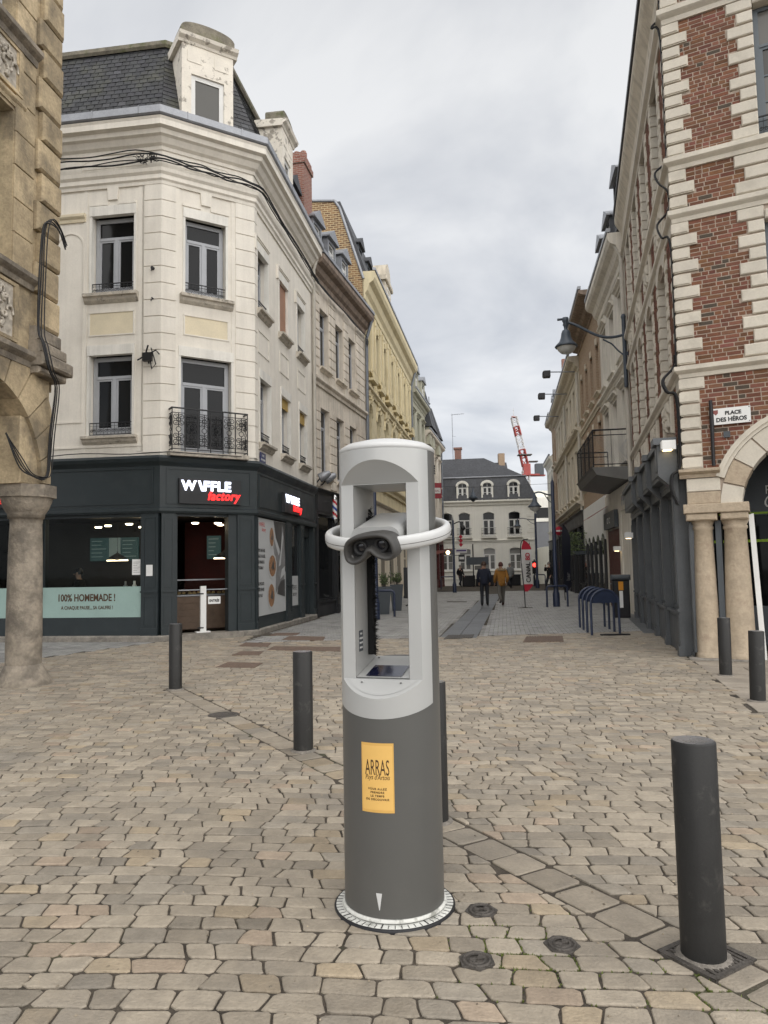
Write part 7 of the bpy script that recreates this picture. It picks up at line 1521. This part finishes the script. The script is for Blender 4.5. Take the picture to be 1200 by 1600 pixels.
# beach flag
def feather(x, y, h0, h1, w_, label, cols, text=None, lean=0, mat_pole=m_black, tcol=None, rz=.25):
    t = thing('feather_flag', label, 'flag', (x, y, 0), rz); q = MB(); q.tube(spline([(0, 0, 0), (-.02, 0, h0), (-.1, 0, (h0+h1)/2), (-.12, 0, h1-.3), (-.02, 0, h1-.04), (w_*.5, 0, h1)]), .02, 6); q.build('pole', mat_pole, t)
    n = 16
    for k, (u0, u1, mt) in enumerate(cols):
        q = MB(); P = []
        for i in range(n+1): u = u0+(u1-u0)*i/n; z = h0+(h1-h0)*u; x0 = -.02-.09*math.sin(min(1, u*1.1)*math.pi*.8); wd = w_*(min(1, .35+u*6) if u < .12 else (1 if u < .78 else max(.05, 1-((u-.78)/.22)**2*.8))); P.append((x0+(.1*(u-.85)/.15 if u > .85 else 0), x0+wd, z, .03*math.sin(u*7)))
        vs = [(a, c_[3] if False else yy, z) for (a, bx_, z, yy) in P for c_ in [P[0]]]+[(bx_, yy*1.6, z) for (a, bx_, z, yy) in P]; m_ = n+1
        vs2 = [(x_, y_+.006, z_) for x_, y_, z_ in vs]
        fs__ = [(i, i+m_, i+m_+1, i+1) for i in range(n)]; q.add(vs+vs2, fs__+[(f_[3]+2*m_, f_[2]+2*m_, f_[1]+2*m_, f_[0]+2*m_) for f_ in fs__]); q.build('cloth', mt, t)
    if text: lettering(text, w_*.62, tcol or m_black_ink, t, T(w_*.55, -.062, h0+(h1-h0)*.17) @ Matrix.Rotation(-math.pi/2, 4, 'Y'), extrude=.001, align='LEFT', sx=.9, offset=.006)
    return t
m_fw = surf('flag_white', (.6, .59, .57), var=.05, rough=.8, bump=0); m_frd = surf('flag_red', (.4, .02, .04), var=.08, rough=.8, bump=0); m_fblk = surf('flag_navy', (.016, .018, .03), var=.1, rough=.7, bump=0)
t = feather(5.31, 28.2, .62, 2.62, .42, 'white and red feather flag lettered vertically in mid street', ((0, .14, m_frd), (.1401, .80, m_fw), (.8001, 1, m_frd)), 'CANAL', rz=.3); lettering('BD', .42*.62, m_frd, t, T(.22, -.064, .62+2*.595) @ Matrix.Rotation(-math.pi/2, 4, 'Y'), extrude=.001, align='LEFT', sx=.85, offset=.008)
q = MB(); q.box(-.3, .3, -.015, .015, 0, .02); q.box(-.015, .015, -.3, .3, .02, .035); q.build('foot', m_iron, t)
feather(8.2, 33.8, .35, 3.5, .5, 'dark navy feather flag on the right before the hanging plants', ((0, .2, m_fblk), (.2, 1, m_fblk)), 'bar', rz=.5, tcol=MATS['poster_grey'])
# hanging plants, hanging signs
hp = thing('hanging_plant', 'trailing green plant hanging over a right side shop entrance', 'plant', (9.35, 36.2, 2.6)); q = MB(); random.seed(11)
for i in range(700): p = Vector((rnd(-.5, .35), rnd(-1.2, 1.2), rnd(-.45, .55)*1.1)); d = Vector((rnd(-1, 1), rnd(-1, 1), rnd(-1, .5))).normalized()*rnd(.08, .16); n_ = d.orthogonal().normalized()*.03; v_ = rnd(.6, 1.6); q.add([p, p+d*.5+n_, p+d, p+d*.5-n_], [(0, 1, 2, 3)], (v_, v_, v_*.8))
q.build('leaves', m_leaf, hp, True); q = MB(); q.box(-.3, .3, -1.1, 1.1, -.5, -.35); q.build('trough', m_windark, hp)
def blade_sign(x, y, z, w_, h, mats, label, rz=0, text=None):
    t = thing('hanging_sign', label, 'sign', (x, y, z), rz, 'signs hung out from the facades'); q = MB(); q.box(-w_/2, w_/2, -.04, .04, 0, h); q.build('board', mats[0], t); q = MB(); q.box(-w_/2+.05, w_/2-.05, -.05, -.0405, h*.32, h*.68); q.build('print', mats[1], t); q = MB(); q.tube([(-w_/2-.5, 0, h*.9), (-w_/2, 0, h*.9)], .02, 5); q.build('bracket', m_black, t); 
    if text: lettering(text, h*.2, mats[0], t, T(0, -.054, h*.42), extrude=.001, sx=.8)
m_sr = surf('sign_red', (.25, .02, .03), var=.05, rough=.5, bump=0)
blade_sign(2.85, 40, 5.35, .62, .85, (m_sr, m_fw), 'red hanging sign with a white band on the left side', text='TABAC')
blade_sign(5.4, 52, 2.6, .8, .3, (m_fw, surf('sign_violet', (.06, .03, .15), var=.05, rough=.5, bump=0)), 'far white and violet hanging sign on the left side')
blade_sign(5.0, 48, 1.95, .4, .45, (m_signbox, m_fw), 'small black hanging sign low on the far left side')
t = thing('hanging_banner', 'far red lozenge tobacco sign hanging on the left side', 'sign', (5.75, 55.5, 3.1)); 
for k in range(3): q = MB(); q.prism([(0, .3*k), (.15, .3*k+.17), (0, .3*k+.34), (-.15, .3*k+.17)], -.03+.001*k, .03+.001*k); q.build('lozenge', m_frd, t)
q = MB(); q.tube([(-1.6, 0, .7), (0, 0, .7)], .02, 4); q.build('bracket', m_black, t)
for x, y, z, lab in ((11.75, 49.5, 3.9, 'round red no entry sign far along the right side'),):
    t = thing('round_sign', lab, 'sign', (x, y, z)); q = MB(); q.lathe([(.001, 0), (.3, 0), (.3, .04), (.001, .04)], 20); q.build('disc', m_frd, t, xf=Matrix.Rotation(math.pi/2, 4, 'X')); q = MB(); q.box(-.2, .2, -.05, -.041, -.05, .05); q.build('bar', m_white, t); q = MB(); q.tube([(0, .02, 0), (.6, .02, 0)], .02, 4); q.build('bracket', m_black, t)
t = thing('traffic_light', 'far traffic light showing red near the white end house', 'traffic light', (12.0, 59.3, 0)); q = MB(); q.tube([(0, 0, 0), (0, 0, 2.1)], .05, 6); q.build('post', m_black, t); q = MB(); q.box(-.16, .16, -.1, .1, .95, 1.95); q.build('housing', m_black, t); q = MB(); q.lathe([(.001, .05), (.14, .03), (.16, 0)], 14); q.build('lamp', emit('red_signal', (1, .03, .02), 3.0), t, xf=T(0, -.101, 1.65) @ Matrix.Rotation(math.pi/2, 4, 'X'))
t = thing('direction_sign', 'far dark direction board on a thin post before the end house', 'sign', (7.0, 58.5, 0)); q = MB(); q.tube([(0, 0, 0), (0, 0, 3.4)], .05, 6); q.tube([(.6, 0, 0), (.6, 0, 2.2)], .04, 5); q.build('post', m_black, t); q = MB(); q.box(-.55, 1.2, -.06, -.055+.11, 1.75, 2.35); q.build('board', m_windark, t); q = MB(); q.box(.1, .8, -.05, .0, 1.35, 1.68); q.build('notice', m_panelit, t)
t = thing('planter_box', 'far black planter boxes in front of the white end house', 'planter', (7.3, 60.3, 0)); 
for x0, x1, h in ((-1.0, .0, .9), (.1, .75, .6)): q = MB(); q.block(x0, x1, -.35, .35, 0, h, .03); q.build('box', m_black, t)
for x0, x1, lab in ((8.1, 9.6, 'far dark container between the two walkers'), (10.0, 11.1, 'far dark container right of the mustard coat')): t = thing('container', lab+' by the end house', 'container', ((x0+x1)/2, 60.8, 0)); q = MB(); q.block(-(x1-x0)/2, (x1-x0)/2, -.3, .3, 0, .85, .04); q.build('box', m_black, t); q = MB(); q.block(-(x1-x0)/2-.03, (x1-x0)/2+.03, -.34, .34, .85, .92, .02); q.build('lid', m_windark, t)
t = thing('shop_awning', 'dark red shop awning with a warm lamp far along the left side', 'awning', (4.2, 50, 2.3), -1.41); q = MB(); q.add([(-2.5, 0, .5), (2.5, 0, .5), (2.5, -1.2, .15), (-2.5, -1.2, .15), (2.5, -1.2, -.1), (-2.5, -1.2, -.1)], [(0, 1, 2, 3), (3, 2, 4, 5)]); q.build('canopy', surf('awning_maroon', (.12, .025, .015), var=.1, rough=.8, bump=0), t); t2 = thing('globe_lamp', 'warm glowing globe lamp under the far left awning', 'lamp', (3.9, 45.5, 2.5)); q = MB(); q.lathe([(.001, -.12), (.085, -.085), (.12, 0), (.085, .085), (.001, .12)], 12); q.build('globe', emit('globe_glow', (1, .72, .35), 4.0), t2); q = MB(); q.tube([(-.5, 0, .12), (0, 0, .14), (0, 0, .1)], .015, 4); q.build('bracket', m_black, t2)
# barber pole and floodlights on the tan house
bp_ = Face(E2v, P3); t = thing('barber_pole', 'red white and blue striped barber pole beside the corner shop', 'barber pole', tuple(bp_.at(1.15, -.38, 3.32)), bp_.a)
q = MB(); q.lathe([(.001, -.12), (.06, -.1), (.09, 0), (.09, .04)], 14); q.lathe([(.09, .72), (.09, .76), (.07, .84), (.001, .9)], 14); q.tube([(0, .06, .1), (0, .36, .1)], .02, 5); q.tube([(0, .06, .66), (0, .36, .66)], .02, 5); q.build('cap', surf('chrome', (.6, .6, .6), var=.05, rough=.2, metal=1, bump=0), t)
cols3 = [(surf('pole_white', (.75, .75, .73), var=.02, rough=.3, bump=0)), surf('pole_blue', (.02, .06, .3), var=.02, rough=.3, bump=0), surf('pole_white', (.7, .7, .7)), surf('pole_red', (.45, .02, .03), var=.02, rough=.3, bump=0)]
bands3 = [MB() for _ in range(4)]; na, nz_ = 24, 24
for i in range(na):
    for j in range(nz_):
        k = int(((i/na)+(j/nz_)*1.6)*4) % 4; a0, a1 = 2*math.pi*i/na, 2*math.pi*(i+1)/na; z0, z1 = .04+.68*j/nz_, .04+.68*(j+1)/nz_; bands3[k].add([(.08*math.cos(a0), .08*math.sin(a0), z0), (.08*math.cos(a1), .08*math.sin(a1), z0), (.08*math.cos(a1), .08*math.sin(a1), z1), (.08*math.cos(a0), .08*math.sin(a0), z1)], [(0, 1, 2, 3)], None, True)
for k in range(4): bands3[k].build('stripe', cols3[k], t)
for x, lab in ((.15, 'left floodlight'), (.75, 'right floodlight')):
    t = thing('spotlight', lab+' of the pair on the party wall above the barber pole', 'spotlight', tuple(bp_.at(x, -.3, 4.75)), bp_.a+.3, 'spotlights above the barber pole'); q = MB(); q.lathe([(.001, .3), (.08, .28), (.14, .1), (.16, -.12), (.14, -.14), (.001, -.1)], 14); q.build('lamp_head', m_zinc, t, xf=Matrix.Rotation(1.1, 4, 'X')); q = MB(); q.tube([(0, .05, 0), (0, .2, -.2), (0, .3, -.25)], .025, 5); q.build('bracket', m_black, t)
# ------------------------------------------------------------------ people
m_skin = surf('skin', (.42, .26, .19), var=.05, rough=.6, bump=0)
def skin_mesh(nodes, edges, root=0, sub=1):
    me = bpy.data.meshes.new('sk'); me.from_pydata([n[:3] for n in nodes], edges, []); o = bpy.data.objects.new('sk', me); COL.objects.link(o)
    m_ = o.modifiers.new('s', 'SKIN'); m_.use_smooth_shade = True; m2 = o.modifiers.new('ss', 'SUBSURF'); m2.levels = sub; m2.render_levels = sub
    for i, n in enumerate(nodes): r = n[3]; me.skin_vertices[0].data[i].radius = r if isinstance(r, tuple) else (r, r)
    for i in range(len(nodes)): me.skin_vertices[0].data[i].use_root = (i == root)
    dg = bpy.context.evaluated_depsgraph_get(); dg.update(); r_ = bpy.data.meshes.new_from_object(o.evaluated_get(dg)); bpy.data.objects.remove(o); r_.materials.clear(); return r_
def person(x, y, rz, label, coat, legs, hair, H=1.75, step=.18, elbow=(.0, .0), shoes=None, fur=None, long=.0, bend=(0, 0), cap=False, z=0, arms=None):
    t = thing('person', label, 'person', (x, y, z), rz); k = H/1.75; S = lambda p: (p[0]*k, p[1]*k, p[2]*k)
    ft = {1: step, -1: -step}
    nd = [(*S((0, 0, .96)), .15*k), (*S((0, 0, 1.16)), .135*k), (*S((0, .0, 1.36)), .15*k), (*S((0, .01, 1.49)), .06*k), (*S((0, .035, 1.57)), .075*k), (*S((0, .03, 1.66)), .085*k), (*S((0, .02, 1.72)), .05*k)]; ed = [(0, 1), (1, 2), (2, 3), (3, 4), (4, 5), (5, 6)]
    jn = {}
    for s_ in (-1, 1):
        f = ft[s_]; lift = .16 if f < 0 and step > .1 else 0
        hip, kn, an, to = S((.095*s_, 0, .9)), S((.1*s_, f*.5+.05, .5)), S((.1*s_, f-(.12 if lift else 0), .09+lift)), S((.11*s_, f+.15-(.1 if lift else 0), .035+lift*.6))
        b0 = len(nd); nd += [(*hip, .105*k), (*kn, .08*k), (*an, .06*k), (*to, .045*k)]; ed += [(0, b0), (b0, b0+1), (b0+1, b0+2), (b0+2, b0+3)]
        A = arms[s_] if arms else None
        sh = S((.18*s_, 0, 1.42)); el = S(A[0]) if A else S((.25*s_, -f*.25-.04, 1.13)); wr = S(A[1]) if A else S((.22*s_, -f*.5+.12, .92))
        b0 = len(nd); nd += [(*sh, .07*k), (*el, .05*k), (*wr, .032*k)]; ed += [(2, b0), (b0, b0+1), (b0+1, b0+2)]; jn[s_] = (sh, el, wr)
    me = skin_mesh(nd, ed); body = obj('body', me, None, t); me.materials.append(m_skin); me.materials.append(legs); me.materials.append(shoes or m_black)
    for p in me.polygons: zc = p.center.z/k; p.material_index = 2 if zc < .12 else (1 if zc < 1.02 and abs(p.center.x) < .2*k else 0)
    # coat over torso and sleeves
    nd2 = [(*S((0, 0, .93-long)), (.20*k, .15*k)), (*S((0, 0, 1.1)), (.185*k, .155*k)), (*S((0, .0, 1.36)), (.19*k, .155*k)), (*S((0, -.01, 1.47)), (.10*k, .1*k))]; ed2 = [(0, 1), (1, 2), (2, 3)]
    for s_ in (-1, 1): b0 = len(nd2); sh, el, wr = jn[s_]; w2 = Vector(el).lerp(Vector(wr), .9); nd2 += [(*sh, .095*k), (*el, .075*k), (*w2, .055*k)]; ed2 += [(2, b0), (b0, b0+1), (b0+1, b0+2)]
    obj('coat', skin_mesh(nd2, ed2, 1), coat, t)
    for s_ in (-1, 1):                                              # hands with five fingers
        sh, el, wr = jn[s_]; d = (Vector(wr)-Vector(el)).normalized(); sd2 = d.orthogonal().normalized(); n_ = d.cross(sd2); q = MB(); w0 = Vector(wr); q.tube([w0, w0+d*.05, w0+d*.085], [.024, .036, .032], 6)
        for i in range(4): o2 = sd2*(-.024+.016*i); q.tube([w0+d*.08+o2, w0+d*(.125+.01*(1 if i in (1, 2) else 0))+o2+n_*.008, w0+d*(.15+.012*(1 if i in (1, 2) else 0))+o2+n_*.025], [.009, .008, .006], 5)
        q.tube([w0+d*.03+sd2*.03, w0+d*.065+sd2*.05, w0+d*.09+sd2*.05+n_*.012], [.011, .009, .007], 5); q.build('hand', m_skin, t)
    q = MB(); c = Vector(S((0, .03, 1.645)))                       # hair or hat shell over the skull
    vs = []; fs__ = []; n1_, n2_ = 12, 7
    for i in range(n2_+1):
        th_ = math.pi*.62*i/n2_
        for j in range(n1_): ph = 2*math.pi*j/n1_; back = -1 if math.sin(ph) < 0.2 else 0; rr = .112*k; zz = math.cos(th_)*rr*1.15; fr_ = 1 if math.sin(ph) < .35 else .93; vs.append(c+Vector((math.sin(th_)*math.cos(ph)*rr*.92*fr_, math.sin(th_)*math.sin(ph)*rr*1.02*fr_-.012, max(zz, -.02 if math.sin(ph) > .3 else -1)+.015)))
    for i in range(n2_):
        for j in range(n1_): fs__.append((i*n1_+j, (i+1)*n1_+j, (i+1)*n1_+(j+1) % n1_, i*n1_+(j+1) % n1_))
    q.add(vs, fs__, None, True); q.build('hat' if cap else 'hair', hair, t)
    q = MB(); q.tube([c+Vector((0, .08, .0)), c+Vector((0, .118, -.03)), c+Vector((0, .09, -.04))], [.01, .015, .01], 5); q.build('nose', m_skin, t)
    for s_ in (-1, 1): q = MB(); q.lathe([(.001, -.012), (.012, 0), (.001, .012)], 6, (c.x+.034*s_, c.y+.083)); q.build('eye', m_black, t, xf=T(0, 0, c.z-.005)); q = MB(); q.block(-.008, .008, -.02, .02, -.025, .03, .006); q.build('ear', m_skin, t, xf=T(c.x+.094*s_, c.y-.005, c.z-.01))
    q = MB(); q.box(-.025, .025, c.y+.085, c.y+.092, c.z-.068, c.z-.06); q.build('mouth', m_sr, t)
    if fur:
        q = MB(); random.seed(5)
        for i in range(260): a0 = rnd(0, 6.28); p = Vector((.15*math.cos(a0), -.03+.12*math.sin(a0), 1.47+rnd(-.035, .045)))*1.0; d = Vector((math.cos(a0)*rnd(.02, .06), math.sin(a0)*rnd(.02, .06), rnd(-.03, .05))); n_ = d.orthogonal().normalized()*.018; q.add([p*k-n_, p*k+n_, p*k+d], [(0, 1, 2)])
        q.tube([Vector((.14*math.cos(a), -.03+.11*math.sin(a), 1.47))*k for a in [2*math.pi*i/12 for i in range(12)]], .045, 6, closed=True); q.build('fur_hood', fur, t)
    return t
m_navy = surf('navy_coat', (.012, .015, .028), var=.15, scale=6, rough=.85, bump=.1); m_must = surf('mustard_coat', (.27, .125, .024), var=.15, scale=6, rough=.85, bump=.15); m_blackc = surf('black_coat', (.008, .008, .009), var=.1, rough=.85, bump=.1); m_greyc = surf('grey_coat', (.2, .205, .2), var=.15, rough=.85, bump=.1); m_jean = surf('dark_trousers', (.02, .021, .026), var=.1, rough=.85, bump=.1); m_gtr = surf('grey_trousers', (.10, .092, .08), var=.1, rough=.85, bump=.1); m_hairb = surf('brown_hair', (.05, .028, .018), var=.2, rough=.6, bump=.2); m_hairr = surf('auburn_hair', (.075, .022, .016), var=.2, rough=.7, bump=.2); m_hairg = surf('grey_hair', (.22, .2, .18), var=.2, rough=.7, bump=.2); m_furm = surf('tan_fur', (.33, .24, .14), var=.3, scale=20, rough=.95, bump=.3); m_boot = surf('brown_boots', (.05, .02, .013), var=.1, rough=.5, bump=0)
person(4.02, 30.05, math.radians(-12), 'person in a navy coat and dark trousers walking up the street', m_navy, m_jean, m_hairb, 1.78, .08, long=.12)
person(4.68, 29.85, math.radians(4), 'person in a mustard parka with a tan fur hood walking up the street', m_must, m_gtr, m_hairr, 1.74, .2, fur=m_furm, long=.16, shoes=m_boot)
person(9.0, 53.2, math.radians(10), 'person in a pale grey coat beyond the mustard parka', m_greyc, m_jean, m_hairg, 1.8, .15, long=.25)
person(5.95, 58.5, math.radians(-150), 'far person in black on the left leaning beside a barrier', m_blackc, m_jean, m_hairg, 1.75, .2)
person(10.45, 47.0, math.radians(120), 'person in a black coat by the dark lamp post, hand to face', m_blackc, m_jean, m_hairg, 1.8, .22, arms={1: ((.3, .1, 1.2), (.12, .2, 1.5)), -1: ((-.26, -.03, 1.13), (-.22, .1, .92))})
wp = LF.at(-.1, 1.3, .05); person(wp.x, wp.y, LF.a+math.radians(100), 'shop worker in black with a cap behind the waffle shop window', m_blackc, m_jean, m_black, 1.72, .04, cap=True, arms={1: ((.26, .12, 1.15), (.2, .35, 1.05)), -1: ((-.26, .12, 1.15), (-.2, .35, 1.05))})
# white post leaning in the arcade
t = thing('white_plank', 'long white painted plank leaning beside the right stone column', 'plank', tuple(FR.at(1.02, .25, 0)), FR.a); q = MB(); q.add([(-.035, -.015, .0), (.045, -.015, .0), (.045, .015, .0), (-.035, .015, .0), (-.115, -.015, 2.38), (-.035, -.015, 2.4), (-.035, .015, 2.4), (-.115, .015, 2.38)], [(3, 2, 1, 0), (4, 5, 6, 7), (0, 1, 5, 4), (1, 2, 6, 5), (2, 3, 7, 6), (3, 0, 4, 7)]); q.build('board', m_white, t)
# ------------------------------------------------------------------ moss in the joints, grit
mz = MB(); random.seed(21)
spots = [(gp(815, 1488), .10, 150), (gp(850, 1492), .07, 120), (gp(790, 1470), .06, 60), (gp(1135, 1512), .05, 80), (gp(1190, 1570), .06, 70), (gp(745, 1520), .05, 50), (gp(1000, 1520), .12, 70), (gp(820, 1440), .08, 50)]
for c, r, n in spots:
    near = [q for q in sett_polys if math.hypot(sum(z[0] for z in q)/len(q)-c.x, sum(z[1] for z in q)/len(q)-c.y) < r+.12]
    if not near: continue
    for i in range(int(n*.8)):
        q = random.choice(near); k = random.randrange(len(q)); t_ = random.random(); mx_, my_ = sum(z[0] for z in q)/len(q), sum(z[1] for z in q)/len(q)
        x = q[k][0]+(q[(k+1) % len(q)][0]-q[k][0])*t_; y = q[k][1]+(q[(k+1) % len(q)][1]-q[k][1])*t_; d_ = math.hypot(x-mx_, y-my_) or 1; e_ = rnd(.002, .007); x += (x-mx_)/d_*e_; y += (y-my_)/d_*e_
        p = Vector((x, y, -.008)); d = Vector((rnd(-.006, .006), rnd(-.006, .006), rnd(.006, .013))); s_ = rnd(.002, .005); v_ = rnd(.7, 1.5)
        mz.add([p+Vector((-s_, 0, 0)), p+Vector((s_, 0, 0)), p+d], [(0, 1, 2)], (v_*1.5, v_*1.35, v_*.6))
o = mz.build('moss', m_leaf, None, True); o['kind'] = 'stuff'; o['label'] = 'tufts of green moss in the joints near the bollard'
gr = MB()
for i in range(260):
    y = rnd(1.9, 9); x = rnd(-.5, .5)*y; s_ = rnd(.003, .009); a0 = rnd(0, 3)
    ca_, sa_ = math.cos(a0)*s_, math.sin(a0)*s_; v_ = rnd(.3, 1.3); gr.add([(x-ca_, y-sa_, .001), (x+sa_, y-ca_, .001), (x+ca_, y+sa_, .001), (x-sa_, y+ca_, .001), (x, y, .006)], [(0, 1, 4), (1, 2, 4), (2, 3, 4), (3, 0, 4)], (v_, v_*.95, v_*.85))
o = gr.build('grit', m_sett, None, True); o['kind'] = 'stuff'; o['label'] = 'scattered grit and crumbs on the setts'
